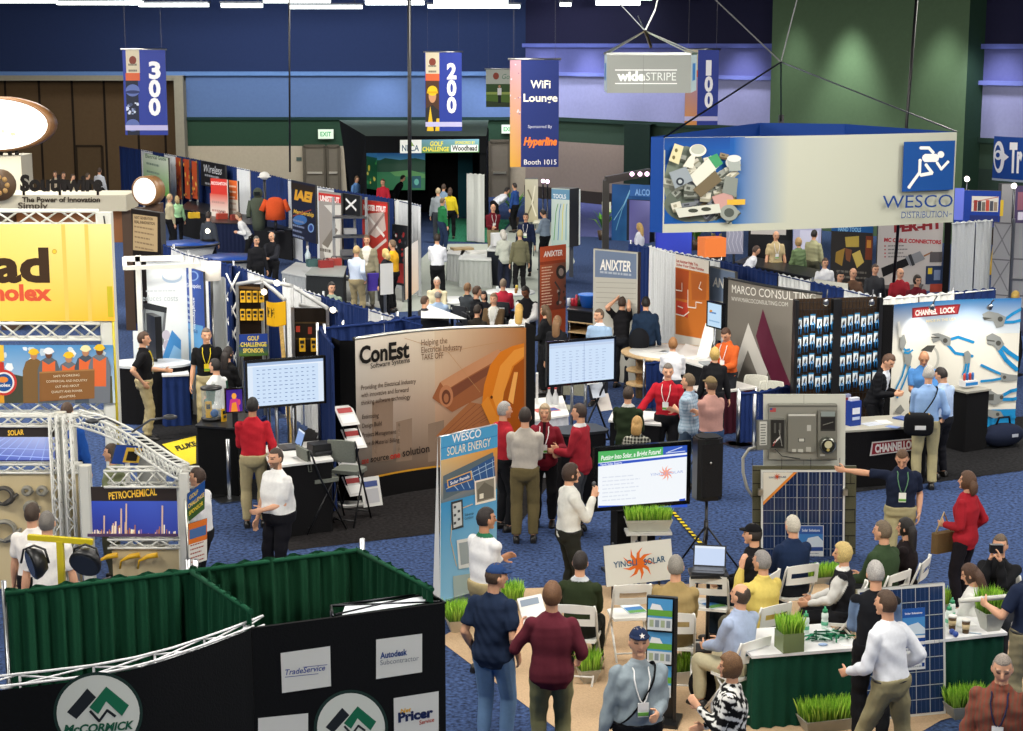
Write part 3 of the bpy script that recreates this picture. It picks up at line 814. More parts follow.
zz1=HC-(75-42)*BY/F;z_hi=zat(47.5,rw(600));z_l1=zat(76.5,rw(600));z_l0=zat(73,rw(600));zvb=zat(119.5,rw(570));zgb=zat(142,rw(570))
mb=MB('888888','wall')
wall_strip(mb,R0,R2,z_hi,CZ,'20203a');wall_strip(mb,R0,R2,z_l0,z_hi,'5d6298');wall_strip(mb,R0,R2,zvb,z_l0,'9396bc')
pr=rw(634)
wall_strip(mb,R0,R2,zgb,zvb,'35483a');wall_strip(mb,R0,pr,0,zgb,'8f8074');wall_strip(mb,pr,R2,0,zgb,'2b3b33')
st(mb.build('wall_right'))
mb=MB('7079b8','wall');wall_strip(mb,R0,R2,z_l1,z_l0,'6d78ba',.25);wall_strip(mb,R0,R2,z_hi,z_hi+.16,'5d68b0',.2);st(mb.build('trim_4'))
mb=MB('2c3f38','wall');wall_strip(mb,R0,R2,zvb-.08,zvb+.08,'24382f',.15);st(mb.build('trim_5'))
mb=MB('3a342f','wall');wall_strip(mb,R0,R2,0,.5,'3b342e',.06);st(mb.build('baseboard_right'))
mb=MB('1e2d26','wall');wall_strip(mb,pr,rw(660),0,zvb,'22332b',.5);st(mb.build('trim_6'))
g0,g1=rw(788),rw(984)
mb=MB('3f6a4c','wall');wall_strip(mb,g0,g1,0,CZ,'52684e',.9);e=RN*.9
for q in(g0,g1):mb.poly([q,q+e,q+e+Vector((0,0,CZ)),q+Vector((0,0,CZ))],'2f4a3a')
st(mb.build('wall_green'))
mb=MB('2c3f74','wall');mb.poly([(-45,2,0),(-45,90,0),(-45,90,CZ),(-45,2,CZ)]);st(mb.build('wall_left'))
mb=MB('2a2c33','wall');mb.poly([(-45,-3,CZ),(-45,90,CZ),(60,90,CZ),(60,-3,CZ)]);st(mb.build('ceiling'))
mb=MB('30405f','wall');mb.poly([(-45,-3,0),(60,-3,0),(60,-3,CZ),(-45,-3,CZ)]);st(mb.build('wall_front'))
def strip(px0,px1,py,Y,h,label):
 a,b=atY(px0,py,Y),atY(px1,py,Y);c=(a+b)/2;L=b.x-a.x
 r=empty('ceiling_light',c,0,label,'light','strip lights under the ceiling')
 mb=MB('e8f0ea','lamp');n=max(1,round(L/2.4))
 mb.box(c,(L,.5,h));mb.build('tube',r)
 mb=MB('2b2d33','paint');mb.box(c+Vector((0,0,h/2+.04)),(L+.1,.6,.08));mb.build('housing',r)
 for s in(-.4,.4):
  mb=MB('222222','metal');q=c+Vector((L*s,0,h/2+.08));mb.bar(q,Vector((q.x,q.y,CZ)),.03);mb.build('hanger',r)
for k,(a,b,y,Y,h)in enumerate(((-20,56,1,66,.14),(58,142,3,70,.14),(140,208,5,72,.14),(222,262,5.5,72,.16),(264,330,1,68,.14),(290,362,7,73,.14),(366,424,3,70,.14),(434,508,1.5,68,.22),(428,520,6.5,73,.14),(560,571,4.5,72,.14),(596,640,2.8,70,.18),(632,652,-2.5,66,.18),(762,778,4,70,.14))):
 strip(a,b,y,Y,h,('long white strip light glowing under the dark ceiling','short white strip light glowing under the dark ceiling')[b-a<50])
def cable(label,px,Y,py1,r=.022,foot=None,px1=None):
 b=atY(px1 or px,py1,Y);t=atY(px,-4,Y);t=Vector((t.x,t.y,CZ));mb=MB('0c0d10','satin',True);mb.tube([t,t+(b-t)*.5,b],r,8)
 if foot:mb.lathe(b,[(.03,0),(.12,0),(.12,-.08),(.03,-.1)],10)
 return mb.build('power_cable',None,label=label,cat='cable')
cable('black power cable hanging left of the 200 banner',290,40,172)
cable('thick black power cable dropping behind the big brown software backdrop',410,27.5,322,.03,True)
# ================================================================ hanging signs
def hang(name,label,x0,y0,x1,y1,Y,bg,thick=.04,kind='print',cat='banner',group=None,wires=2,side='444444'):
 BL,BR,TL=atY(x0,y1,Y),atY(x1,y1,Y),atY(x0,y0,Y);BR.z=BL.z;TL.x=BL.x
 c=(BL+BR)/2;r=empty(name,c,0,label,cat,group)
 s=board(r,'sheet',BL,BR,TL,bg,thick,kind,side)
 if wires:
  mb=MB('999999','metal',True);mb.tube([TL+Vector((-.05,.02,.02)),Vector((BR.x+.05,TL.y+.02,TL.z+.02))],.03,6);mb.build('rail',r)
  for q in(.08,.92):
   mb=MB('3a3c44','satin');p=TL+(BR-BL)*q;mb.bar(p,Vector((p.x,p.y,CZ)),.006);mb.build('hanging_wire',r)
 return s
def aisle(label,x0,y0,x1,y1,Y,num,split,photo):
 s=hang('aisle_banner',label,x0,y0,x1,y1,Y,'2a3c92',group='hanging aisle number banners')
 xs=x0+(x1-x0)*split;h=y1-y0
 s.R(x0,y0,xs,y0+h*.27,'c9bfa5');s.E((x0+xs)/2,y0+h*.12,(xs-x0)*.25,h*.05,'7a3b2e');s.LN(x0+3,y0+h*.16,xs-3,y0+h*.23,2,'6b665c',.7,.1)
 s.R(x0,y0+h*.27,xs,y0+h*.36,'c9603a')
 photo(s,x0,y0+h*.36,xs,y1)
 s.R(x0,y1-h*.115,x1,y1-h*.055,'b9b6dc')
 cx=(xs+x1)/2+1
 for k,ch in enumerate(num):
  yb=y0+h*(.33+.215*k);w=(x1-xs)*(.28 if ch=='1' else.42);s.TX(ch,cx-w/2,yb,cx+w/2,yb,h*.185,'f2f2f4',.045)
 fin(s)
def ph300(s,x0,y0,x1,y1):
 s.R(x0,y0,x1,y1,'1d2438');w=x1-x0
 for k,yy in enumerate((.18,.82)):s.E((x0+x1)/2,y0+(y1-y0)*yy,w*.48,w*.42,'5a6ca8');s.E((x0+x1)/2,y0+(y1-y0)*(yy+.03),w*.5,w*.12,'2a3560')
 s.NZ(x0+1,y0+(y1-y0)*.4,x1-1,y0+(y1-y0)*.62,['c8d0e0','8a97b8','3a4668'],14,2.5,4)
def ph200(s,x0,y0,x1,y1):
 s.R(x0,y0,x1,y1,'4a3226');w=x1-x0;cx=(x0+x1)/2;h=y1-y0
 s.P([(x0,y1),(x0,y0+h*.55),(cx,y0+h*.48),(x1,y0+h*.6),(x1,y1)],'2c2a2c');s.P([(x0+w*.1,y1),(x0+w*.35,y0+h*.5),(x0+w*.6,y1)],'d8b42c');s.P([(x0+w*.7,y1),(x0+w*.8,y0+h*.75),(x1,y0+h*.75),(x1,y1)],'d8b42c')
 s.E(cx,y0+h*.3,w*.27,h*.14,'c08c68');s.E(cx,y0+h*.2,w*.36,h*.1,'e0b824');s.R(x0+w*.1,y0+h*.21,x1-w*.1,y0+h*.25,'c79e1c')
def ph100(s,x0,y0,x1,y1):s.GR(x0,y0,x1,y1,'d8934a','d08a4c','a98fae','b08d98')
aisle('hanging blue aisle banner numbered 300 beside a brown wall',125.5,50,168,135,55,'300',.34,ph300)
aisle('hanging blue aisle banner numbered 200 with a yellow helmet photo',425.5,52.5,462,131,60,'200',.38,ph200)
aisle('hanging blue aisle banner numbered 100 behind the grey cube sign',684.5,50,717.5,125,54,'100',.40,ph100)
s=hang('golf_banner','hanging banner with a golfer photo beside the WiFi banner',486,69.5,516,107,68,'bfc4bb')
s.R(486,84,516,107,'5a7a35');s.R(486,84,516,92,'3e5a34');s.R(486,92,516,94.5,'9db060');s.P([(486,107),(486,101),(516,103),(516,107)],'3c4a34');s.R(498,94,501,103,'24262c');s.R(497.5,88,501.5,95,'e8e8e8');s.E(499.5,86.5,1.3,1.5,'c09070');s.E(496,76,3,3.5,'9a4a3c');s.TX('Golf',502,79,514,79,5,'5f8a72',0,.3);fin(s)
s=hang('wifi_banner','hanging dark blue banner reading WiFi Lounge',510,60,558.5,167,42,'1e2c66')
s.GR(510,60,521,167,'c99a3c','c48c40','b08a96','9d7a88');s.NZ(510,62,521,120,['c8b8c0','8d6a7c'],12,1.2,9)
s.TX('WiFi',530.5,88,550.5,88,7.6,'e8e6d4',.02);s.TX('Lounge',523.5,101.5,557.5,101.5,7.6,'e8e6d4',.02);s.TX('Sponsored By',528,128,552,128,3,'b9bccd')
s.TX('Hyperline',523.5,145,557,145,7.5,'e0762c',.045,.25);s.TX('Booth 1015',524,164.5,556.5,164.5,5,'e8e6e0');fin(s)
Y=44;r=empty('cube_sign',atY(650,92,Y),0,'hanging grey fabric cube sign with white lettering between two lines','sign')
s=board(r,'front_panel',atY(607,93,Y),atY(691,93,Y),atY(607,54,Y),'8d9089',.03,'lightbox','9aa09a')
s.TX('wide',617,80.5,645,80.5,9,'e8eae4',.05);s.TX('STRIPE',646,80.5,676,80.5,8,'d5d8d2',0);s.R(615,69.5,677,70.5,'eeeeea');s.R(615,83,677,84,'eeeeea');s.R(643.2,54,643.6,93,'7f827c')
fin(s)
a,b,c,d2=atY(607,54,Y),atY(691,54,Y),atY(697,49,Y+2.4),atY(604.5,49,Y+2.4)
hh=a.z-atY(607,93,Y).z;zt=(a.z+c.z)/2
for nm,p,q in(('side_panel',b,c),('side_panel',d2,a),('back_panel',c,d2)):
 mb=MB('a9b8bc','lightbox');p=Vector((p.x,p.y,a.z));q=Vector((q.x,q.y,a.z));dn=Vector((0,0,hh));mb.poly([p-dn,q-dn,q,p]);
 if nm=='side_panel':
  m_=(p+q)/2-dn*.5;e=(q-p)*.22;o=(q-p).cross(Vector((0,0,1))).normalized()*.01
  mb.poly([m_-e-dn*.2+o,m_+e-dn*.2+o,m_+e+dn*.25+o,m_-e+dn*.25+o],'2d6fb0')
 mb.build(nm,r)
mb=MB('b9bcb8','metal')
pts=[Vector((p.x,p.y,a.z))for p in(a,b,c,d2)]
for i in range(4):mb.bar(pts[i],pts[(i+1)%4],.05)
mb.build('frame',r)
ap=atY(645,31,Y+1.2)
for p in pts:
 mb=MB('c9cfc8','metal');mb.bar(p,ap,.03);mb.build('bridle_wire',r)
mb=MB('c9cfc8','metal');mb.bar(ap,atY(655,10,Y+1.2),.04);mb.bar(ap,atY(638,16,Y+2),.02);q=atY(655,10,Y+1.2);mb.bar(q,(q.x+.3,q.y,CZ),.03);mb.bar(ap,atY(651,47,Y+.6),.06,col='c2a780');mb.build('hoist_wire',r)
mb=MB('8a8f92','metal');q=atY(582,5,Y);mb.bar(ap,(q.x,q.y,CZ-.2),.02)
mb.build('stay_wire',r)
Y=33.0
zt=atY(957,132,Y).z;zbm=atY(953,222,Y).z
Lf=at(664,137.5,zt);Rt=at(957,132,zt);Lb=at(651,137,zt);Bk=at(760,122.8,zt);Bk2=at(845,124,zt)
r=empty('triangle_sign',(Lf+Rt)/2,0,'huge hanging three-sided white and blue sign with a running figure emblem','sign')
a,b=Vector((Lf.x,Lf.y,zbm)),Vector((Rt.x,Rt.y,zbm));L=(b-a).length;D=(b-a)/L;N=Vector((D.y,-D.x,0));hh=zt-zbm
bow=.22
fm=lambda u,v,o:a+D*u+Vector((0,0,v))+N*(bow*math.sin(math.pi*min(max(u/L,0),1))+o)
s=Sheet(L,hh,fm,60,'print',.0008);s.rect(0,0,1,1,'b4b6a6');s.parent,s.name=r,'front_panel'
x0=662
s.GR(664,137,745,224,'0d4a94','2f74b4','12509c','0c3d80');s.GR(732,137,790,224,'1f66a8','b4b6a6','b4b6a6','15549c')
s.GR(664,137,730,150,'0d4a94','0f4c98','0c3f86','0b3c80')
for cx,cy,rx,ry,c in((686,184,22,38,'6a7468'),(703,196,34,26,'75796e'),(690,204,26,18,'5b6459')):s.E(cx,cy,rx,ry,c)
rq=random.Random(5)
for k in range(46):
 x,y,a_,w_,h_=rq.uniform(668,732),rq.uniform(154,218),rq.uniform(-.9,.3),rq.uniform(4,9),rq.uniform(2,5);c_,s_=math.cos(a_),math.sin(a_);f=lambda u,v:(x+u*c_-v*s_,y+u*s_+v*c_);b_=rq.choice([('b4b6a8','7a7d72'),('8f938a','4c5048'),('c9c6b6','96937f'),('6f747a','3c4046'),('8a7c60','5a4e3a')])
 s.P([f(-w_,-h_),f(w_,-h_),f(w_,h_),f(-w_,h_)],b_[0]);s.P([f(-w_,h_*.3),f(w_,h_*.3),f(w_,h_),f(-w_,h_)],b_[1]);s.P([f(-w_*.6,-h_*.6),f(w_*.1,-h_*.6),f(w_*.1,0),f(-w_*.6,0)],b_[1])
s.P([(672,143),(681,146),(676,164),(666,160)],'cdc59c');s.E(673.5,150,1.5,2,'6b6240');s.E(671,157,1.5,2,'6b6240')
s.P([(686,157),(694,150),(690,168),(680,166)],'d6d4c4');s.E(695,150,8.5,6.2,'dcdccb');s.E(695,149,7,4.8,'aeb2a4')
s.P([(686,176),(708,155),(716,166),(694,186)],'cfd0c2');s.P([(705,157),(714,153),(720,163),(713,168)],'3e8f5e');s.P([(690,189),(712,170),(719,180),(698,197)],'6b5f48')
s.E(730,162,7.5,6,'b3b6b0');s.P([(724,158),(736,158),(738,170),(726,171)],'99a09a');s.E(731,158,7,3.5,'d0d2cc')
s.P([(709,196),(728,190),(732,204),(714,210)],'b98f88');s.R(724,199,742,204,'d0a63a');s.E(726,212,9,8,'8d938a');s.E(726,212,5,4.5,'4c524c');s.P([(722,175),(735,178),(733,196),(719,192)],'7d837c')
s.P([(672,208),(716,203),(718,212),(676,217)],'c5c7ba');s.E(690,210,5,2,'3d4238');s.E(703,208.5,5,2,'3d4238');s.P([(666,172),(683,166),(690,180),(672,188)],'8b949a');s.E(677,181,4,4,'2e3640');s.E(677,181,2,2,'aab0b0')
B='1d4a8c';Wt='f0f0e6'
s.R(900,141.5,949,189,B)
for pts,w in(([(917,147.5),(925,147.5),(929,152)],3.2),([(922,157.5),(931,157.5)],8),([(916,160),(915.5,172),(905,186.5)],3.4),([(922,164.5),(928,172.5),(917,174.5)],3.4),([(933,162.5),(937,168.5),(943.5,161.5)],3)):
 s.L(pts,w,Wt)
 for p in(pts[0],pts[-1]):s.E(p[0],p[1],w/2,w/2,Wt,10)
s.E(936.5,154,3.3,3.4,Wt)
s.TX('WESCO',878,207.5,948,206,12.5,'1d3f80',.0);s.TX('DISTRIBUTION',897,217.5,943,216.5,6.5,'2a4a88',-.005);s.TX('SM',944,214.5,947.5,214.4,2,'2a4a88')
fin(s)
dn=Vector((0,0,hh))
for nm,p,q,c in(('side_panel',Lb,Lf,'0e3f8c'),('back_panel',Bk,Lb,'123f8e'),('back_panel',Bk2,Bk,'123f8e'),('back_panel',Rt,Bk2,'123f8e')):
 mb=MB(c,'print');mb.poly([p-dn,q-dn,q,p]);mb.build(nm,r)
hub=atY(781,62,Y+2);
for p in(at(781,122,zt),Rt,Lf):
 mb=MB('3a3d44','metal');mb.bar(p,hub,.025);mb.build('bridle_wire',r)
mb=MB('5a5d60','satin');q=atY(812,0,Y+2);mb.bar(hub,(q.x,q.y,CZ),.022);q2=atY(650,-3,Y+4);mb.bar(hub,(q2.x,q2.y,CZ),.022);mb.build('hoist_wire',r)
mb=MB('222428','satin');q=at(781,122,zt);mb.box(q+Vector((0,0,-.1)),(.1,.1,.5));mb.build('clamp',r)
cable('black power cable dropping behind the right end of the huge running figure sign',919,38,291,.035,px1=893)
Y=38;c0=atY(992,180,Y);zt2=atY(992,136,Y).z;r=empty('curved_sign',c0,0,'curved blue hanging sign with white letters cut by the right edge','sign')
hh=zt2-c0.z;Rr=2.2;cc=c0+Vector((1.9,.9,0))
th0=math.atan2(c0.y-cc.y,c0.x-cc.x)
fm=lambda u,v,o:cc+Vector((math.cos(th0+u/Rr),math.sin(th0+u/Rr),0))*(Rr*1.0+o-.1)+Vector((0,0,v))
s=Sheet(2.6,hh,fm,20,'print',.001);s.rect(0,0,1,1,'12418f');s.parent,s.name=r,'panel'
s.E(999,157,5.5,16,'e4e6ea');s.E(998,157,3.2,12,'12418f');s.E(998.5,155,4,5,'e4e6ea');s.P([(1003,152),(1009,157),(1003,162)],'e4e6ea');s.E(998,155,2,2.5,'12418f')
s.TX('Tr',1009,171,1022,171.5,27,'f0f0f0',.05);s.rect(0,0,1,.05,'9aa6b8')
fin(s)
# ================================================================ near left: green drape booths and the black pop-up walls
def poly_map(P,z0,z1):
 P=[V2(p)for p in P];L=[0]
 for a,b in zip(P,P[1:]):L.append(L[-1]+(b-a).length)
 nr=[]
 for i in range(len(P)):
  d=(P[min(i+1,len(P)-1)]-P[max(i-1,0)]).normalized();nr.append(Vector((d.y,-d.x,0)))
 def fm(u,v,o):
  k=0
  while k<len(L)-2 and u>L[k+1]:k+=1
  t=(u-L[k])/(L[k+1]-L[k]);p=P[k].lerp(P[k+1],t);n=nr[k].lerp(nr[k+1],min(max(t,0),1))
  return Vector((p.x,p.y,z0+v))+n*o
 return L[-1],z1-z0,fm
def smooth_path(pts,n=6):
 out=[]
 for i in range(len(pts)-1):
  p0,p1,p2,p3=(Vector(pts[max(i-1,0)]),Vector(pts[i]),Vector(pts[i+1]),Vector(pts[min(i+2,len(pts)-1)]))
  for k in range(n):
   t=k/n;out.append(.5*((2*p1)+(p2-p0)*t+(2*p0-5*p1+4*p2-p3)*t*t+(3*p1-p0-3*p2+p3)*t**3))
 return out+[Vector(pts[-1])]
T=lambda x,y:at(x,y,2.3)
G44=lambda x,y:at(x,y,2.44)
drape('dark green drape wall behind the black pop-up booths, bottom left',[G44(5,590),G44(190,568),G44(357,547)],['12462f','114029','13492f'],seg=1.5,amp=.05,wl=.12)
drape('dark green side drape between the two near pop-up booths',[G44(190,567.5),G44(251,608)],['134a32'],seg=1.3,amp=.04,wl=.11)
drape('dark green side drape at the right end of the near booths',[G44(357,546.5),G44(432,586)],['12432d'],seg=1.3,amp=.04,wl=.11)
pl=smooth_path([T(-60,697),T(0,690),T(76,681),T(139,668),T(190,652),T(231,637),T(251,629)])
w,h,fm=poly_map(pl,0,2.3)
def mclogo(s,cx,cy,rx,ry,text=True):
 s.E(cx,cy,rx+3.2,ry+3.2,'20352f',40);s.E(cx,cy,rx,ry,'d3d8d0',40)
 k=rx/42;f=lambda pts:[(cx+x*k,cy+y*k)for x,y in pts]
 s.P(f([(-31.5,-1),(-11,-25),(-2,-16),(-22,6)]),'23282c');s.P(f([(-11,-25),(-5,-19),(-12,-10),(-17,-17)]),'23282c')
 s.P(f([(-9,-6),(8,-27),(31,-8),(24,3),(8,-12),(0,1)]),'1d6b4d')
 s.L(f([(-8,-2),(1,8),(9,-3),(17,3)]),2.6*k,'24292d')
 if text:s.TX('McCORMICK',cx-35*k,cy+20*k,cx+35*k,cy+15.5*k,8*k,'1d5a43',.035,.12)
r=empty('popup_display',(pl[0]+pl[-1])/2*1,0,'curved black pop-up display wall with a round white mountain logo','display');r.location.z=0
s=Sheet(w,h,fm,40,'fabric',.0008);s.rect(0,0,1,1,'0c0e11');s.parent,s.name=r,'fabric_panel';s.kind='print'
mclogo(s,98,713,41.5,38)
fin(s)
mb=MB('d8dade','satin',True)
off=[p+Vector((.1,.2,0))for p in pl]
for q,z in((.10,2.29),(.28,2.31),(.30,2.23)):
 mb.tube([Vector((p.x-.02+q*.25,p.y+q,z))for p in pl[::4]],.009,6)
for i in range(0,len(pl)-6,6):
 p,q=pl[i],pl[min(i+6,len(pl)-1)]
 mb.tube([Vector((p.x,p.y+.08,2.28)),Vector((q.x+.05,q.y+.3,2.30))],.007,6);mb.tube([Vector((p.x+.05,p.y+.3,2.29)),Vector((q.x,q.y+.08,2.28))],.007,6)
 mb.tube([Vector((p.x+.05,p.y+.3,0)),Vector((p.x+.05,p.y+.3,2.29))],.009,6)
mb.build('lattice_frame',r)
r=empty('popup_display',V2((T(253,628)+T(445,603))/2),0,'flat black pop-up display wall with white sponsor cards','display')
a,b=T(252,628.5),T(445,603)
s=board(r,'fabric_panel',(a.x,a.y,0),(b.x,b.y,0),a,'0c0e11',.03,'fabric','0a0b0d','fabric');s.kind='print'
mclogo(s,351,728,34,35,False)
def card(s,p,**k):s.P(p,'d6d8d4')
card(s,[(280.5,653),(330,646),(331,686),(282,693)]);card(s,[(376,639.5),(422,633.5),(422,672),(376,679)])
card(s,[(258,718),(308,713),(308,750),(258,752)]);card(s,[(393.5,698),(438.5,691),(438.5,740),(394,744)])
s.TX('TradeService',285,675,325,670,5.5,'27408f',.01,.2);s.L([(285,677),(318,673.5)],.6,'27408f');s.L([(303,667),(327,664.5)],.6,'27408f')
s.TX('Autodesk',380,658.5,407,654.5,6,'1d3f7e',.03);s.TX('Subcontractor',380,665,418.5,660,5,'77808a')
s.TX('Pricer',398,722,433,716,9,'1f2a52',.05);s.TX('Net',400,713,411,711,4,'d8a32a',.03,.2);s.TX('Service',419,724.5,434,721,4,'b0432f',.02,.1)
fin(s)
mb=MB('0b0c0e','fabric');c=T(430,593);d_=T(331,606)
mb.poly([(b.x,b.y,0),(c.x,c.y,0),c,b]);mb.build('side_panel',r)
mb=MB('2a2c30','metal',True)
for p,q in((b,c),(c,d_),(d_,T(333,617)),(c,T(335,615)),(d_,T(440,602))):mb.tube([p,q],.011,6)
mb.tube([(d_.x,d_.y,0),d_],.011,6);mb.tube([(c.x,c.y,0),c],.011,6);mb.build('lattice_frame',r)
mb=MB('c6ccd2','fabric');mb.poly([T(342,615),T(425,603),T(426,596),T(345,606)]);mb.build('graphic_roll',r)
p=at(60,541,2.0);r=empty('work_light',(p.x,p.y,0),0,'yellow work light stand with two black lamps behind the green drape','lamp')
mb=MB('c9b820','satin');mb.box((p.x,p.y,1.0),(.06,.06,2.0));q0,q1=atY(28,537,p.y),atY(93,542,p.y);mb.bar(q0,q1,.05);mb.box((p.x,p.y,.02),(.7,.5,.04));mb.build('stand',r)
for px,py,tilt in((86,562,(-.15,-.75,-.4)),(35,563,(-.8,-.5,-.2))):
 c=atY(px,py,p.y-.1);ax=Vector(tilt).normalized();mb=MB('17181a','satin',True)
 mb.lathe(c,[(.02,-.10),(.10,-.09),(.145,-.02),(.155,.03),(.14,.045)],20,axis=ax);lm=mb.build('lamp_head',r)
 mb=MB('343638','gloss');mb.lathe(c+ax*.046,[(.02,0),(.13,.0),(.13,.004)],20,axis=ax);mb.build('lens',lm)
 mb=MB('222222','satin',True);mb.tube([c+Vector((-.13,0,0)),c+Vector((-.1,0,.13)),c+Vector((0,0,.17)),c+Vector((.1,0,.13)),c+Vector((.13,0,0))],.012,6);mb.build('handle',lm)
# ================================================================ yellow banner truss tower at the left edge
TY=25.4
tp=lambda x,y,Y=TY:atY(x,y,Y)
r=empty('truss_stand',(tp(60,490).x,TY,0),0,'white truss tower carrying the yellow banner and the worker photo, left edge','truss')
mb=MB('d9dad2','satin',True)
post=tp(116,490);zt=tp(116,212).z
mb.box((post.x,TY,zt/2),(.22,.22,zt),bev=.03);mb.box((post.x,TY,.02),(.5,.5,.04));mb.build('post',r)
mb=MB('d9dad2','satin',True);lx=tp(-75,400).x;mb.box((lx,TY,zt/2),(.22,.22,zt),bev=.03);mb.build('post',r)
for y0,y1 in((210.5,224),(322,338),(399,412)):
 mb=MB('e2e2da','satin',True);za,zb_=tp(0,y0).z,tp(0,y1).z;truss(mb,(lx+.1,TY-.03,(za+zb_)/2),(post.x-.1,TY-.03,(za+zb_)/2),za-zb_,r=.022,rb=.016,step=.3);mb.build('truss_beam',r)
mb=MB('c9b820','satin',True);mb.tube([(post.x+.09,TY-.12,tp(0,285).z),(post.x+.09,TY-.12,.3)],.02,6);mb.box((post.x+.07,TY-.14,tp(0,300).z),(.08,.05,.45));mb.build('power_strip',r)
mb=MB('1c1c1c','satin',True);mb.tube([(post.x+.02,TY-.13,tp(0,215).z),(post.x+.06,TY-.14,tp(0,240).z),(post.x+.02,TY-.13,tp(0,262).z),(post.x+.07,TY-.14,tp(0,290).z)],.012,6);mb.build('cord',r)
def tied(name,label,cat,x0,y0,x1,y1,Y,bg,wavy=0,kind='print'):
 BL,BR,TL=atY(x0,y1,Y),atY(x1,y1,Y),atY(x0,y0,Y);w=BR.x-BL.x;h=TL.z-BL.z;rr=empty(name,((BL.x+BR.x)/2,Y,BL.z),0,label,cat)
 fm=lambda u,v,o:Vector((BL.x+u,Y-o+wavy*math.sin(u*6+math.sin(v*2))*(1-.3*v/h),BL.z+v))
 s=Sheet(w,h,fm,140 if wavy else 1,kind,.0008);s.rect(0,0,1,1,bg);s.parent,s.name=rr,'fabric'
 return s
s=tied('fabric_banner','big yellow fabric banner with brown and red letters at the left edge','banner',-62,224,111,321,TY-.16,'f3c93a',0)
s.GR(-62,224,111,321,'fbd65c','f3bc34','fee79a','fcdc70')
s.TX('Brad',-62,281,50,281,32,'3f2c1c',.04);s.TX('molex',-14,300,52,300,15,'dd5a3c',.045);s.E(54.5,251.5,2.5,2.5,'d0a83a');s.E(54.5,251.5,1.6,1.6,'f3cb45')
for x in(65,88):s.R(x,224,x+.6,321,'ecc862')
fin(s)
s=tied('worker_banner','blue sky photo banner of five helmeted workers behind a wooden sign','banner',-62,345,113,403,TY-.16,'6aa3d0',0)
s.GR(-62,345,113,403,'b8cbd8','c8d6dc','4f8fc8','5a9ad0');s.NZ(5,347,112,372,['d7e2e8','c3d6e2','eef2f2'],16,5,5);s.R(-62,376,113,403,'5a5a44');s.P([(5,372),(30,378),(30,403),(5,403)],'4a4a3a')
s.R(-62,345,4.5,403,'d99a2c');s.R(-62,362,4.5,372,'c0392b');s.R(-62,345,4.5,361,'efc447')
s.E(4,382.5,13,13,'c43a34',30);s.E(4,382.5,10.5,10.5,'e8e6e0',30);s.E(4,382.5,8.8,8.8,'24518f',30);s.E(3,379.5,5.5,3,'e08a3a');s.TX('molex',-3,386.5,11,386.5,3.2,'e8e6e0',.03)
for cx,top,jk,hat,vest in((34,346,'7d5f3a','f0c030',None),(49,345,'5f666c','eeeeee','e06a3a'),(69,349,'6b7078','f0c030','e06a3a'),(86,342.5,'4c5560','f0e6b0','e06a3a'),(100,341.5,'70757c','f0c030','e06a3a')):
 top+=2.5;s.P([(cx-10.5,403),(cx-11,top+22),(cx-8,top+13),(cx-3,top+10),(cx+3,top+10),(cx+8,top+13),(cx+11,top+22),(cx+10.5,403)],jk)
 if vest:s.P([(cx-6.5,386),(cx-6.5,top+13),(cx,top+17),(cx+6.5,top+13),(cx+6.5,386)],vest)
 s.E(cx,top+6.5,3.5,4.5,'b98563' if cx not in(49,100)else '6b4632');s.E(cx,top+3.2,4.8,3.4,hat);s.R(cx-5.5,top+3,cx+5.5,top+4.6,hat)
s.P([(40,371.5),(95,368.5),(95,398),(40,401)],'8a5f36');s.P([(40,371.5),(95,368.5),(95,370),(40,373)],'a87a4a')
for k,(t,x0,x1)in enumerate((('SAFE WORKING',54,80),('COMMERCIAL AND INDUSTRY',47,88),('OUT AND ABOUT',56,80),('QUALITY AND POWER',52,83),('ADAPTERS',60,76))):s.TX(t,x0,377+k*5.2,x1,375.6+k*5.2,2.2,'e9dcc0')
fin(s)
def low_wall(label,x0,x1,ytop,title,Y,yh0,yh1,yp,yb,photo,items,boardx=None):
 rr=empty('product_wall',(atY((x0+x1)/2,yb,Y).x,Y,0),0,label,'display');top=atY(x0,ytop,Y).z
 for x in(x0-4,x1+4):
  mb=MB('cfcfc6','satin');q=atY(x,ytop,Y);mb.box((q.x,Y,top/2),(.13,.13,top),bev=.02);mb.build('post',rr)
 mb=MB('dcdcd4','satin',True);za,zb2=atY(x0,ytop+4,Y).z,atY(x0,yh0-2,Y).z;truss(mb,(atY(x0-4,0,Y).x,Y,(za+zb2)/2),(atY(x1+4,0,Y).x,Y,(za+zb2)/2),max(za-zb2,.12),r=.016,rb=.011,step=.16);mb.build('truss_beam',rr)
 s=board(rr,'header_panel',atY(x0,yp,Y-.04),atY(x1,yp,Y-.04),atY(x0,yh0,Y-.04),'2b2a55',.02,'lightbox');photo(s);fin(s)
 zz=atY(x0,yp+2,Y-.02).z
 mb=MB('dcdcd4','satin',True);z2=atY(x0,yp+12,Y).z;truss(mb,(atY(x0-4,0,Y).x,Y,(zz+z2)/2),(atY(x1+4,0,Y).x,Y,(zz+z2)/2),(zz-z2)*.8,r=.014,rb=.01,step=.16);mb.build('truss_beam',rr)
 s=board(rr,'peg_board',Vector((atY(x0,0,Y).x,Y-.03,.02)),Vector((atY(x1,0,Y).x,Y-.03,.02)),Vector((atY(x0,0,Y).x,Y-.03,z2)),'c9b890',.03,'paint','b0a27c');fin(s)
 return rr,s
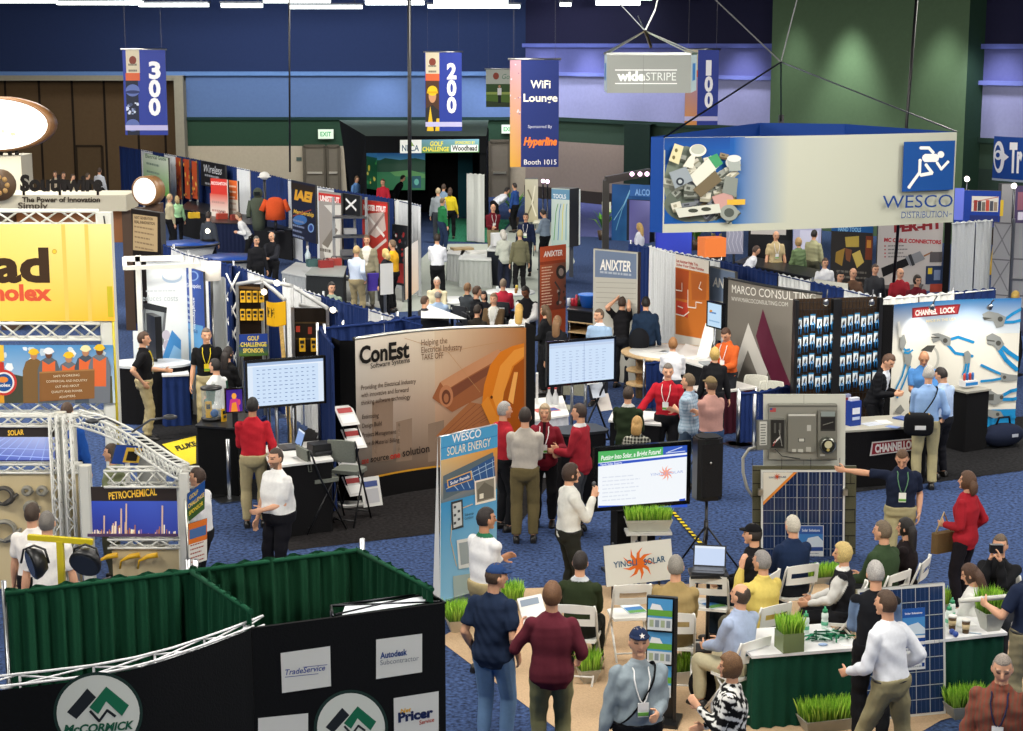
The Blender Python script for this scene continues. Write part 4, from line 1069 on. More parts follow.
def ph_solar(s):
 s.GR(-40,428,55,460,'2a3f9e','6a7ccc','c6cfe8','8d9ad8');s.R(-40,427,55,437,'2c2520');s.TX('SOLAR',8,435.5,24,434.5,5,'e2b33a',.03)
 for k in range(7):s.L([(-30+k*12,460),(5+k*7,438)],.7,'9fb4e4')
 s.L([(0,455),(55,458)],.8,'a8bdf0');s.L([(0,448),(55,450)],.6,'a8bdf0')
def ph_petro(s):
 s.GR(88,501,178,536,'2b2e7a','33409a','3f56b0','2f46a6');s.R(88,487,178,501,'2a221f');s.TX('PETROCHEMICAL',109,499.5,157,495,7,'e2b33a',.02)
 rr=random.Random(4)
 for k in range(60):
  x=rr.uniform(91,175);hh_=rr.uniform(1,5)*(2.6 if 112<x<135 or 158<x<166 else 1);s.R(x,534-hh_,x+1.1,534,rr.choice(['d8b48a','e8d4b8','a06a50','f4e8c8','8a6aa0']))
 for x,t in((126,503),(121,508),(162,505),(104,515)):s.R(x,t,x+1.4,534,'c8a890')
 s.R(88,533,178,536,'4a3450')
Ys=20.6
rr,sb=low_wall('truss framed wall headed SOLAR with cable coils on tan board',-60,56,412,'SOLAR',Ys,427,437,461,590,ph_solar,None)
def coil(label,cx,cy,r_,Y,col='6d6a62',turns=2):
 pts=[]
 for k in range(turns*16+5):a=2*math.pi*k/16;q=r_*(1-.15*k/(turns*16));pts.append(atY(cx+q*math.cos(a),cy+q*math.sin(a)*.9,Y)+Vector((0,-.02-.012*k/8,0)))
 pts+=[atY(cx+r_*1.4,cy-r_*.2,Y)+Vector((0,-.05,0))]
 mb=MB(col,'satin',True);mb.tube(pts,.022,6);return mb.build('cable_coil',None,label=label,cat='cable',group='cable samples on the tan product board')
for cx,cy,q,l in((5,495,10,'large dark cable coil at the top of the tan board'),(28,490,4.5,'small grey cable coil near the top of the tan board'),(43,490,4.5,'small grey cable loop right of another on tan board'),(6,530,12,'light grey cable coil low on the tan board by two men'),(32,507,7,'flat grey cable coil behind the heads of two men')):coil(l,cx,cy,q,Ys-.06,'4c4842' if cx<6 else '8b887c')
Yp=20.0
rr,sb=low_wall('truss framed wall headed PETROCHEMICAL with refinery photo',89,178,465,'PETRO',Yp,487,501,536,600,ph_petro,None)
for k,(x,l)in enumerate(((108,'leftmost of three yellow plugs on the tan board'),(130,'middle one of three yellow plugs on the tan board'),(148,'yellow plug right of two others on the tan board'))):
 mb=MB('d9a818','satin',True);p=atY(x,556,Yp-.08);mb.tube([p+Vector((-.12,-.02,-.15)),p+Vector((-.1,-.03,-.05)),p+Vector((0,-.03,0)),p+Vector((.12,-.02,.02))],[.012,.014,.03,.034],8);mb.build('cable_plug',None,label=l,cat='plug',group='yellow plugs on the tan board')
r=empty('truss_tower',(atY(62,600,Ys).x,Ys-.1,0),0,'white ladder truss tower between the SOLAR and PETROCHEMICAL walls','truss')
zt=atY(62,413,Ys).z
for x in(55.5,69.5):
 mb=MB('dcdcd6','satin',True);q=atY(x,413,Ys);truss(mb,(q.x,Ys-.12,.02),(q.x,Ys-.12,zt),.085,up=(0,1,0),r=.013,rb=.008,step=.12);mb.build('ladder',r)
r=empty('curved_truss',V2(at(120,440,1.95)),0,'white curved truss beam sweeping down to the PETROCHEMICAL wall','truss')
zc=1.88;cp=[at(72,413,zc+.05),at(100,421,zc),at(125,433,zc),at(147,447,zc),at(165,459,zc),at(182,468,zc-.1)]
cp=smooth_path(cp,4);mb=MB('dedfd8','satin',True)
dn=Vector((0,0,-.16));bk=Vector((.05,.18,0))
for o_ in(Vector(),dn,bk,bk+dn):mb.tube([p+o_ for p in cp],.017,6)
for i in range(0,len(cp)-1):
 a,b=cp[i],cp[i+1];mb.tube([a,b+dn],.01,5);mb.tube([a+dn,b],.008,5);mb.tube([a,b+bk],.009,5)
mb.build('beam',r)
mb=MB('cfcfc8','satin');q=cp[-1];mb.box((q.x+.02,q.y,.86),(.1,.1,1.72));mb.build('post',r)
q=cp[0];mb=MB('cfcfc8','satin');mb.box((q.x,q.y,.9),(.08,.08,1.8));mb.build('post',r)
def arm_lamp(label,x0,y0,x1,y1,Y):
 a,b=atY(x0,y0,Y),atY(x1,y1,Y-.3);rr=empty('arm_lamp',a,0,label,'lamp');mb=MB('4a4c50','satin',True);mb.tube([a,a.lerp(b,.5)+Vector((0,0,.06)),b],.014,6);mb.build('arm',rr);mb=MB('3c3e42','satin',True);mb.ball(b,(.09,.05,.035),10,6);mb.build('lamp_head',rr)
arm_lamp('grey arm lamp reaching right from the curved white truss',132,432,170,417,20.9)
arm_lamp('grey arm lamp reaching left from the curved white truss',120,425,92,421,21.3)
r=empty('info_screen',at(125,455,1.9),0,'small tilted yellow and blue screen behind the curved truss','screen')
p=at(126,452,1.75);s=board(r,'panel',p+Vector((-.16,-.1,-.12)),p+Vector((.1,.16,-.2)),p+Vector((-.1,-.05,.1)),'2a4a9a',.03,'print');s.rect(.4,.1,1,.9,'d8b040');s.rect(.5,.2,.9,.7,'2a2520');fin(s)
mb=MB('c8c8c0','satin');mb.box((p.x,p.y+.05,.8),(.05,.05,1.6));mb.build('post',r)
thing_box('grey_cabinet','grey box cabinet standing behind the curved white truss','cabinet',(at(146,462,1.6).x,at(146,462,1.6).y+.3,0),(.3,.3,1.62),col='9a9c98',bev=.02)
Y=19.15
r=empty('sponsor_sign',(atY(197,600,Y).x,Y,0),0,'small tilted blue and green golf sponsor sign on a stand','sign')
s=board(r,'panel',atY(187,523,Y),atY(204.5,509,Y+.2),atY(187.5,494,Y),'1f4c8e',.01,'print')
BRc=atY(204,508,Y+.2);s.GR(187,492,204.5,523,'2a4a24','2a4a24','1f4c9a','1f4c9a');s.rect(0,0,1,.45,'3c5a2c')
s.text('GOLF',.35,.74,.14,'f0d040','c',.02,wd=.5);s.text('CHALLENGE',.5,.47,.14,'f0d040','c',.02,wd=.92);s.text('SPONSOR',.5,.2,.14,'f0d040','c',.02,wd=.8);fin(s)
s=board(r,'leaflet_panel',atY(188.5,566,Y),atY(207,560,Y+.15),atY(188.5,524,Y),'d6702a',.01,'print');s.rect(0,0,1,.5,'d9d6cc');s.rect(.05,.62,.95,.85,'4a6a9a');s.lines(.1,.9,.05,.45,5,'9a4a3a');fin(s)
mb=MB('b8b8b0','metal',True);q=atY(188,560,Y);mb.tube([(q.x,Y+.02,0),(q.x,Y+.02,atY(188,500,Y).z)],.02,8);mb.box((q.x+.1,Y+.05,.015),(.4,.35,.03));mb.build('stand',r)
# ================================================================ brown software booth in the middle
r=empty('popup_display',V2(at(430,480,0)),0,'curved brown pop-up backdrop with an orange helmet and rolled drawings','display')
ZT=2.4;Tc=lambda x,y:at(x,y,ZT)
pa,pb=Tc(355,340.5),Tc(526,327.5);dd=(pb-pa).normalized();nn=Vector((dd.y,-dd.x,0));Lc=(pb-pa).length
pl=[pa+dd*(Lc*k/24)-nn*(.30*math.sin(math.pi*k/24))for k in range(25)]
w,h,fm=poly_map(pl,.0,ZT)
s=Sheet(w,h,fm,24,'print',.0004);s.rect(0,0,1,1,'d6c4ac');s.parent,s.name=r,'graphic_panel'
q=.135
s.grad(0,q,.5,.55,'463f3a','6f5a4a','b49a84','9f948a');s.grad(.5,q,1,.55,'80634e','54392a','9a6844','c09c80')
s.grad(0,.55,.5,1,'9f948a','b49a84','e2d0b6','e0d8ca');s.grad(.5,.55,1,1,'c09c80','9a6844','b07038','dcc6a8')
for x0,x1,y0 in((372,393,398),(396,412,418),(428,444,420),(444,452,432)):
 s.P([(x0,462),(x0,y0+4),(x1,y0),(x1,460)],'8a7462')
 s.lock=True
 for yy in range(int(y0)+6,458,6):
  for xx in range(x0+2,x1-2,4):s.P([(xx,yy),(xx+2,yy),(xx+2,yy+3),(xx,yy+3)],'a08a76')if(xx+yy)%2==0 else None
s.lock=False
s.P([(436,436),(470,402),(520,412),(524,440),(470,452)],'a5673f');
for k in range(9):s.L([(440+k*8,438-k*3),(476+k*6,404+k*1.2)],.5,'7d4a2e')
s.P([(432,398),(440,382),(500,350),(512,362),(490,392),(452,412)],'9a5c38');s.P([(440,382),(498,349),(506,355),(446,390)],'c48a62');s.P([(444,392),(504,358),(508,362),(450,400)],'7a4630')
s.E(446,396,7,11,'b97a54');s.E(446,397,4.5,7.5,'6a3c28');s.E(446,398,2.5,4.5,'a86c48')
s.P([(482,402),(484,385),(490,365),(500,352),(512,346),(524,343),(524,430),(505,432),(492,416)],'d87a1c');s.P([(492,396),(500,366),(514,350),(524,347),(524,356),(512,366),(504,392),(500,418)],'e8963a');s.P([(498,430),(504,392),(514,366),(524,358),(524,440)],'a4520f');s.P([(481,404),(488,396),(496,414),(512,432),(524,436),(524,442),(506,440),(490,424)],'e08a2c');s.E(491.5,397,1.3,1.6,'5a2c0c')
s.P([(508,400),(514,372),(518,372),(513,404)],'f0aa58');s.L([(404,338),(448,352),(480,392)],.4,'b88a5c');s.L([(448,352),(505,341)],.4,'b88a5c')
s.rect(0,0,1,q,'100f10');s.rect(0,q,1,q+.012,'c79028')
s.TX('ConEst',359,363.5,409,357,16.5,'1a1714',.035);s.TX('Software Systems',370,368.5,409.5,362,5,'2c2620',.012)
s.TX('Helping the',421,345.5,447,343,6,'6f4a30');s.TX('Electrical Industry',421,353,462,349.5,6,'6f4a30');s.TX('TAKE OFF',421,360,443,358,6,'6f4a30')
for k,(t,x1,dy)in enumerate((('Providing the Electrical Industry',415.5,-7),('with innovative and forward',408,-6),('thinking software technology',410,-6.5))):s.TX(t,360.5,390+k*7.5,x1,390+k*7.5+dy,4.6,'4a382c',.008)
for k,(t,x1)in enumerate((('Estimating',378),('Design Build',381),('Project Management',395.5),('Time & Material Billing',398.5))):s.TX(t,361.5,419+k*9,x1,417+k*8.2,4.4,'3c2e26',.005)
s.TX('one',361,464,368,462.5,6,'9a2c24',.02);s.TX('source',370,462,388,459,6,'241d1a',.012);s.TX('one',389.5,459,399.5,457,6,'b03228',.03);s.TX('solution',402,456.5,429,451.5,7.5,'241d1a',.012)
fin(s)
for p,e in((pa,-1),(pb,1)):
 mb=MB('0c0c0d','fabric');q_=p+dd*(.20*e)-nn*.10;a_,b_=(q_,p)if e<0 else(p,q_);mb.poly([(a_.x,a_.y,0),(b_.x,b_.y,0),(b_.x,b_.y,ZT),(a_.x,a_.y,ZT)]);c_=q_-nn*.35;mb.poly([(q_.x,q_.y,0),(c_.x,c_.y,0),(c_.x,c_.y,ZT),(q_.x,q_.y,ZT)]);mb.build('end_panel',r)
mb=MB('b9b9b4','metal',True)
mb.tube([p-nn*.06+Vector((0,0,.01))for p in[Vector((p.x,p.y,ZT))for p in pl]],.03,6);mb.build('top_rail',r)
drape('blue drape wall with chrome post left of the brown backdrop',[at(319,327,2.44),at(384,320.5,2.44),at(420,315,2.44)],['1b2f62','1c3166'],seg=1.0)
drape('short blue side drape left of the brown software backdrop',[at(321,328,2.44),at(333,345,2.44)],['192c5a'],seg=.7)
def tv(label,BL,BR,TL,bw=.035,bg='c9dcf2',poles=True,base=None,name='flat_screen',ph=None):
 BL,BR,TL=Vector(BL),Vector(BR),Vector(TL);c=(BL+BR)/2;rr=empty(name,(c.x,c.y,0),0,label,'screen')
 s=screen_on(rr,BL,BR,TL,bw=bw,bg=bg);d=(BR-BL).normalized();n=Vector((-d.y,d.x,0)).normalized()
 if poles:
  for e in(-.12,.12):
   mb=MB('8d9196','metal',True);p=c+d*e+n*.09;mb.tube([(p.x,p.y,.03),(p.x,p.y,c.z+.4)],.025,8);mb.build('pole',rr)
  mb=MB('2a2c2f','satin');p=c+n*.1;mb.box((p.x,p.y,.02),(.8,.55,.04),math.atan2(d.y,d.x));mb.build('base',rr)
 return s
def tv_px(TLp,TRp,BLp,Yl):
 TL=atY(TLp[0],TLp[1],Yl);TR=at(TRp[0],TRp[1],TL.z);BL=Vector((TL.x,TL.y,zat(BLp[1],TL)));return BL,Vector((TR.x,TR.y,BL.z)),TL
BL,BR,TL=tv_px((247,363.5),(323,358),(247,407),23.8)
s=tv('flat screen with a pale blue table of figures beside the brown backdrop',BL,BR,TL)
s.rect(0,.93,1,1,'9fb6d8');s.rect(0,.9,1,.93,'e4ecf6');s.rect(.93,0,1,.9,'d8e4f2');s.rect(0,0,.07,.9,'d8e4f2')
rr_=random.Random(3)
for i in range(11):
 for j in range(9):
  u,v=.12+i*.072,.08+j*.092;s.rect(u,v,u+.02+rr_.uniform(0,.025),v+.016,'6f86b0')
fin(s)
BL,BR,TL=tv_px((549,344),(614,338.5),(549,385),26.6)
s=tv('flat screen with pale blue list standing right of the brown backdrop',BL,BR,TL)
s.rect(0,.94,1,1,'aabfe0');s.rect(0,.88,1,.93,'c0cfe6')
for i in range(8):
 for j in range(11):s.rect(.1+i*.1,.07+j*.07,.13+i*.1+rr_.uniform(0,.03),.085+j*.07,'a2b4d2')
s.L([(583,342),(583,381)],.5,'8ca2c8');s.L([(570,362),(570,382)],.5,'8ca2c8');fin(s)
tz=1.02;tq=[at(272,466,tz),at(331.5,459,tz),at(318,441,tz),at(262,446,tz)]
quad_table('tall demo table with white top and black skirt below the left screen',tq,tz,'dcdcd8','121214',kind='fabric')
def laptop(label,c,face,z,scr='8aa6d8',w_=.34):
 rr=empty('laptop',(c[0],c[1],z),-math.radians(face),label,'laptop')
 mb=MB('2c2e33','satin');mb.box((0,0,.012),(w_,.25,.022),bev=.015);mb.build('base',rr,world=False)
 mb=MB('45484e','satin');mb.box((0,.02,.0245),(w_*.88,.13,.003));mb.build('keyboard',rr,world=False)
 mb=MB('1d1f23','satin');X,Y_=Vector((1,0,0)),Vector((0,.3,.954));O=Vector((-w_/2,.125,.02));mb.prism([(0,0),(w_,0),(w_,.24),(0,.24)],O,X,Y_,.012)
 lid=mb.build('lid',rr,world=False)
 N=X.cross(Y_);O2=O+N*.001;mb=MB(scr,'screen');mb.poly([O2+X*.015+Y_*.015,O2+X*(w_-.015)+Y_*.015,O2+X*(w_-.015)+Y_*.225,O2+X*.015+Y_*.225])
 O3=O2+N*.001;mb.poly([O3+X*.015+Y_*.2,O3+X*(w_-.015)+Y_*.2,O3+X*(w_-.015)+Y_*.225,O3+X*.015+Y_*.225],'dfe8f4')
 mb.build('screen',lid,world=False)
 return rr
q=at(289,448,tz);laptop('open laptop on the tall white demo table, its screen turned left',q,68,tz)
q=at(320,454,tz);rr=empty('printer',(q.x,q.y,tz),math.radians(30),'small black printer at the right end of the demo table','printer')
mb=MB('17181a','satin');mb.box((0,0,.08),(.30,.24,.16),bev=.02);mb.build('body',rr,world=False)
mb=MB('2d2f33','satin');mb.box((0,-.13,.05),(.24,.05,.02));mb.build('paper_tray',rr,world=False)
def paper(label,px,py,z,w_=.21,l_=.29,rz=.5,col='eeeeea',cat='paper',name='paper_sheet',group=None,prints=None,t=.004):
 q=at(px,py,z);mb=MB(col,'print');mb.box((q.x,q.y,z+t/2),(w_,l_,t),rz)
 if prints:
  R=Matrix.Rotation(rz,3,'Z')
  for(u0,v0,u1,v1,c)in prints:mb.poly([q+R@Vector(((u-.5)*w_,(v-.5)*l_,0))+Vector((0,0,t+.001))for u,v in((u0,v0),(u1,v0),(u1,v1),(u0,v1))],c)
 return mb.build(name,None,label=label,cat=cat,group=group)
paper('white sheet on the demo table beside the laptop',303,457,tz,rz=.8);paper('grey brochure stack on the demo table by the printer',306,452,tz,.2,.26,.3,'5d6268',t=.03)
c1,c2=at(322,529,0),at(350,522,0)
folding_chair('black folding bar chair with grey pad, left of two at demo table',c1,60,'17181b','70746c',sz=.74,bh=1.18,pad=True,bar=True)
folding_chair('black folding bar chair with grey pad, right of two at demo table',c2,18,'17181b','70746c',sz=.76,bh=1.22,pad=True,bar=True)
q=at(352,505,0);rr=empty('brochure_rack',q,0,'zigzag brochure rack with white trays left of the brown backdrop','rack')
zs=[(1.32,-1),(.98,1),(.62,-1),(.28,1)]
pts=[]
for k,(z,sg)in enumerate(zs):
 c=q+Vector((.05*sg,0,z));X=Vector((.85,.45,0)).normalized();Yt=Vector((-X.y*.6,X.x*.6-.25,.55)).normalized()
 O=c-X*.14-Yt*.15
 mb=MB('d9d9d6','satin');mb.prism([(0,0),(.28,0),(.28,.32),(0,.32)],O,X,Yt,.012);N=X.cross(Yt)
 P=lambda a,b,o:O+X*a+Yt*b+N*o
 mb.poly([P(.03,.2,.004),P(.25,.2,.004),P(.25,.28,.004),P(.03,.28,.004)],'b03a3a');mb.poly([P(.03,.04,.004),P(.25,.04,.004),P(.25,.17,.004),P(.03,.17,.004)],'efefec')
 mb.build('tray',rr);pts.append(c-N*.02)
for s_ in(-1,1):
 mb=MB('2a2c2f','metal')
 for a,b in zip(pts,pts[1:]):mb.bar(a+Vector((.1*s_,.05*s_,0)),b+Vector((.1*s_,.05*s_,0)),.02)
 mb.bar(pts[-1]+Vector((.1*s_,.05*s_,0)),q+Vector((.14*s_,.07*s_,.01)),.02);mb.build('scissor_arm',rr)
mb=MB('cfcfcc','satin');mb.box((q.x,q.y,.02),(.4,.3,.03),.4);mb.build('base',rr)
p=at(371,493,.35);mb=MB('e2e2de','print');X,Yt=Vector((.86,.5,0)),Vector((-.15,.25,.95)).normalized();O=p+Vector((-.1,-.05,-.2))
mb.prism([(0,0),(.3,0),(.3,.42),(0,.42)],O,X,Yt,.01);N=X.cross(Yt);mb.poly([O+X*.04+Yt*.28+N*.003,O+X*.26+Yt*.28+N*.003,O+X*.26+Yt*.36+N*.003,O+X*.04+Yt*.36+N*.003],'4a5a92');mb.poly([O+X*.04+Yt*.05+N*.003,O+X*.26+Yt*.05+N*.003,O+X*.26+Yt*.25+N*.003,O+X*.04+Yt*.25+N*.003],'c0c0c4')
mb.build('leaflet',None,label='white leaflet leaning at the foot of the zigzag brochure rack',cat='leaflet')
q=at(590,470,0);rr=empty('podium',at(578,500,0),math.radians(25),'black podium counter in front of the group in red shirts','counter')
mb=MB('141417','fabric');mb.box((0,0,.52),(.72,.5,1.02),bev=.08);mb.build('body',rr,world=False)
mb=MB('1e1f22','satin');mb.box((0,0,1.05),(.78,.56,.04),bev=.08);mb.build('top',rr,world=False)
folding_chair('grey padded folding chair behind the woman in burgundy',at(570,452,0),200,'2a2b2e','878779',sz=.74,bh=1.2,pad=True)
tq=[at(530,420,.95),at(568,414,.95),at(562,396,.95),at(534,399,.95)]
quad_table('small white draped table right of the brown backdrop',tq,.95,'e4e4e0','c9ccd2')
for k,(x,y,hh,l)in enumerate(((537,385,.5,'tall thin white literature stand on the small white table'),)):
 p=at(537,404,.95);mb=MB('e8e8e6','satin');mb.box((p.x,p.y,.95+hh/2),(.04,.1,hh));mb.build('literature_holder',None,label=l,cat='holder')
for x,l in((549,'left of two small white bottles on the white draped table'),(555.5,'right of two small white bottles on the white draped table')):
 p=at(x,404,.95);mb=MB('d8dadc','satin',True);mb.lathe((p.x,p.y,.95),[(.045,0),(.05,.02),(.05,.12),(.018,.2),(.018,.24)],12);o=mb.build('bottle',None,label=l,cat='bottle')
 mb=MB('c03a3a','satin',True);mb.lathe((p.x,p.y,1.19),[(.02,0),(.02,.025)],10);mb.build('cap',o)
paper('red and blue leaflets fanned on the white draped table',546,410,.95,.4,.25,.4,'c25a50',prints=[(.4,.1,.95,.9,'4a66b0')])
q=at(592,440,0);rr=empty('magazine_rack',q,0,'wire magazine rack leaning behind the right flat screen','rack')
for k in range(3):
 p=q+Vector((-.1+.12*k,.1*k,.95-.25*k));X=Vector((.8,.5,0)).normalized();Yt=Vector((-.2,.35,.75)).normalized();mb=MB('d4d4d0','print');mb.prism([(0,0),(.26,0),(.26,.3),(0,.3)],p,X,Yt,.01,col=['dadad8','b8c0cc','cbc4bc'][k]);mb.build('magazine',rr)
mb=MB('3a3c40','metal');mb.bar(q+Vector((-.2,0,0)),q+Vector((.3,.3,1.1)),.025);mb.bar(q+Vector((.3,0,0)),q+Vector((-.1,.3,1.1)),.025);mb.bar(q+Vector((-.2,0,.01)),q+Vector((.3,0,.01)),.025);mb.build('frame',rr)
# ================================================================ WESCO solar roll-up banner
r=empty('rollup_banner',V2(at(468,600,0)),0,'tall blue roll-up banner headed SOLAR ENERGY with a panel picture','banner')
a=at(440.5,606,0);zt=zat(437,a);b=at(496,424.5,zt)
s=board(r,'sheet',(a.x,a.y,.06),(b.x,b.y,.06),(a.x+.02,a.y,zt),'4f9fd0',.012,'print','dcdcda')
s.grad(0,0,1,.62,'8cc3de','a9d2e4','3f93c8','3a8ec4');s.grad(0,.6,1,.86,'6a7c88','55707f','e0952f','d8b880')
s.GR(441,436,497,448,'2f7fc0','2a78bc','2f80c2','2a78bc')
s.TX('WESCO',452,443.5-.5,481,436.5,8,'f2f4f4',.015);s.TX('SOLAR ENERGY',447,456,490.5,446,8.5,'f3e6cc',.0)
s.P([(443,476),(493,452),(495,476),(443,500)],'5b6a72')
s.P([(444,484),(494,456),(495,484),(470,490),(446,492)],'31588f')
for k in range(7):s.L([(450+k*7,481-k*3.6),(458+k*6,490-k*1)],.7,'a9c4dd')
s.L([(446,489),(494,466)],.7,'a9c4dd');s.L([(447,485),(494,461)],.7,'a9c4dd')
s.P([(446.5,480),(471,470.5),(472,479.5),(447.5,488)],'e4b45c');s.P([(447.5,480.8),(470,472),(470.8,479),(448.3,486.8)],'24508c');s.TX('Solar Panels',450,485,469,477.5,3.2,'f0f0f0',.02)
s.P([(474,481),(495,476),(495.5,500),(475,505)],'e8e2d4');s.P([(475.5,482.5),(493.5,478),(494,498),(476.5,502.5)],'8a8578');s.P([(477,490),(484,482),(493,487),(493,497),(477.5,501)],'6b665c');s.P([(479,494),(483,493),(483,498),(479,499)],'e0dccc')
s.L([(472,504),(462,508),(452,515),(450,540),(456,566)],.8,'d8b880')
s.P([(450.5,502),(462,499),(463,527),(451.5,530)],'3a3f42');s.P([(452,504),(460.5,501.5),(461.5,525),(453,528)],'c2c8c8')
for k in range(5):s.P([(453+(k%2)*4,506+k*4),(455.5+(k%2)*4,505.4+k*4),(455.5+(k%2)*4,508+k*4),(453+(k%2)*4,508.6+k*4)],'4a5054')
s.TX('Sub-array',464,516,473,514,2.6,'2a4a5c');s.TX('Combiner',464,519.6,473,517.6,2.6,'2a4a5c')
s.P([(456,540),(472,537),(474,566),(458,569)],'d8dcd8');s.P([(458,543),(470.5,540.5),(472,562),(460,565)],'99a4a6');s.P([(452,576),(490,570),(491,590),(453,597)],'a8b8b0')
fin(s)
d=(Vector((b.x,b.y,0))-Vector((a.x,a.y,0))).normalized();n=Vector((-d.y,d.x,0));c=(V2(a)+V2(b))/2
mb=MB('c9cbcc','metal');L=(V2(b)-V2(a)).length;mb.box((c.x+n.x*.03,c.y+n.y*.03,.03),(L+.06,.14,.06),math.atan2(d.y,d.x),bev=.02);mb.build('base',r)
mb=MB('c9cbcc','metal',True);mb.tube([(a.x,a.y,zt),(b.x,b.y,zt)],.014,6);p=c+n*.05;mb.tube([(p.x,p.y,.05),(p.x,p.y,zt)],.012,6);mb.build('support_pole',r)
mb=MB('e2e2de','print');q=a-d*.0+n*.5;mb.poly([(a.x-.005,a.y,.05),(a.x-.02,a.y,zt),(a.x-.02,a.y+.03,zt),(a.x-.1,a.y+.25,.05)]);mb.build('side_wing',r)
# ================================================================ big presentation screen, loudspeaker, solar board
BL,BR,TL=tv_px((598,451.5),(687,445),(598,507.5),21.0)
s=tv('big flat screen with the slide about solar and a green header',BL,BR,TL,.05,'eef2f6',True)
s.P([(598,463),(663,455),(663,445.5),(598,451)],'4cae5c');s.P([(663,455),(687,452.5),(687,444),(663,445.5)],'2f55b8');s.L([(668,452),(682,447)],.8,'c8d4ec');s.L([(666,453),(685,451)],.8,'c8d4ec')
s.TX('Putting Into Solar, a Bright Future!',601,460.5,661,453.5,4.6,'f2f6f0',.02,.2);s.P([(598,466.5),(687,456.5),(687,454.5),(598,463.4)],'2a52c0');s.TX('Yingli Solar Energy',600,466,622,463.5,2.2,'dfe8fa',.02)
def sunlogo(s,cx,cy,R_,col,n=9,wav=True):
 s.E(cx,cy,R_*.36,R_*.36,col,20)
 for k in range(n):
  a=2*math.pi*k/n-.3;e=a+(.35 if wav else 0);s.P([(cx+R_*.33*math.cos(a-.3),cy+R_*.33*math.sin(a-.3)),(cx+R_*.62*math.cos(a-.06),cy+R_*.62*math.sin(a-.06)),(cx+R_*math.cos(e),cy+R_*math.sin(e)),(cx+R_*.64*math.cos(a+.22),cy+R_*.64*math.sin(a+.22)),(cx+R_*.33*math.cos(a+.3),cy+R_*.33*math.sin(a+.3))],col)
sunlogo(s,666,473,8,'f0a08c');s.TX('YINGLI SOLAR',650,476,683,472.5,2.6,'9aa8d8')
s.LN(602,474,640,500,7,'d9dee8',.35,.3,5);s.P([(598,508),(687,507),(687,504),(598,505.5)],'2a52c0');s.P([(679,505),(685,504),(685,498),(679,499)],'2a52c0');fin(s)
p=(BL+BR)/2;o=bpy.data.objects[[q.name for q in bpy.data.objects if q.get('label','').startswith('big flat screen')][0]];mb=MB('0c0d0f','fabric');mb.box((p.x-.1,p.y+.16,.42),(.5,.28,.84),.25);mb.build('plinth',o)
q=at(705,578,0);rr=empty('loudspeaker',(q.x,q.y,0),0,'black loudspeaker standing on a pole right of the big screen','loudspeaker')
zt,zb0=zat(437,q),zat(498,q);X=Vector((.96,.28,0));mb=MB('0e0e10','satin');mb.box((q.x,q.y,(zt+zb0)/2),(.33,.32,zt-zb0),.25,bev=.08);mb.box((q.x,q.y,zt-.03),(.28,.28,.1),.25,bev=.08);mb.build('cabinet',rr)
mb=MB('1a1a1c','fabric');mb.box((q.x+.04,q.y-.155,(zt+zb0)/2),(.27,.03,(zt-zb0)*.86),.25);mb.build('grille',rr)
mb=MB('b9bbbe','metal',True);mb.ball((q.x+.02,q.y-.2,zt-.28),.015,8,6);mb.build('badge',rr)
st_=empty('speaker_stand',q,0,'black tripod stand carrying the loudspeaker','stand');mb=MB('121214','satin',True);mb.tube([(q.x,q.y,.12),(q.x,q.y,zb0)],.02,8);mb.tube([(q.x,q.y,.5),(q.x,q.y,.75)],.028,8);mb.build('pole',st_)
for a in(.2,2.3,4.4):
 mb=MB('121214','satin',True);e=Vector((math.cos(a)*.5,math.sin(a)*.5,0));mb.tube([(q.x,q.y,.68),(q.x+e.x,q.y+e.y,.02)],.013,6);mb.tube([(q.x,q.y,.2),(q.x+e.x*.5,q.y+e.y*.5,.35)],.009,6);mb.build('leg',st_)
mb=MB('e6c81e','satin');p0,p1=at(672,512,0),at(716,562,0);d=(p1-p0);L=d.length;d/=L;n=Vector((-d.y,d.x,0))*.03;k=int(L/.08)
for i in range(k):a,b=p0+d*(L*i/k),p0+d*(L*(i+1)/k);z=Vector((0,0,.02));mb.poly([a-n+z,b-n+z,b+n+z,a+n+z],'e8cc22' if i%2 else '15140f')
mb.build('cable_cover',None,label='yellow and black striped cable cover taped across the blue carpet',cat='tape')
r=empty('easel_sign',V2(at(640,600,0)),0,'white board with an orange sun propped below the big screen','sign')
a=atY(606.5,587,20.0);tl=atY(603.5,546,20.12);b=at(674,579,a.z)
s=board(r,'panel',a,b,tl,'d3d4cc',.015,'print');sunlogo(s,638.5,563.5,17,'d8681e');s.TX('YINGLI',613.5,568,637,565,6,'2a5474',.015);s.TX('SOLAR',644,565,665.5,561.5,6,'2a5474',.015);fin(s)
for e in(.1,.45,.8):
 mb=MB('2c2d30','satin',True);p=V2(a).lerp(V2(b),e)+Vector((0,.2,0));mb.tube([(p.x,p.y+(.3 if e==.45 else 0),0),(p.x,p.y,.7)],.014,6);mb.build('leg',r)
q=at(647,560,.0);q=Vector((atY(648,532,20.75).x,20.75,0));ztp=zat(530,q)
rr=empty('planter_shelf',q,.06,'slim white shelf holding wheatgrass below the big screen','shelf')
mb=MB('c9c9c2','satin');mb.box((0,0,ztp-.02),(.56,.26,.03));mb.build('top',rr,world=False)
for x in(-.12,.0):mb=MB('c9c9c2','satin');mb.box((x-.05,0,(ztp-.035)/2),(.07,.07,ztp-.035));mb.build('leg',rr,world=False)
planter('long metal planter of wheatgrass on the shelf below the big screen',q,.58,.22,.15,.17,.06,z=ztp)
LAMPS=[]
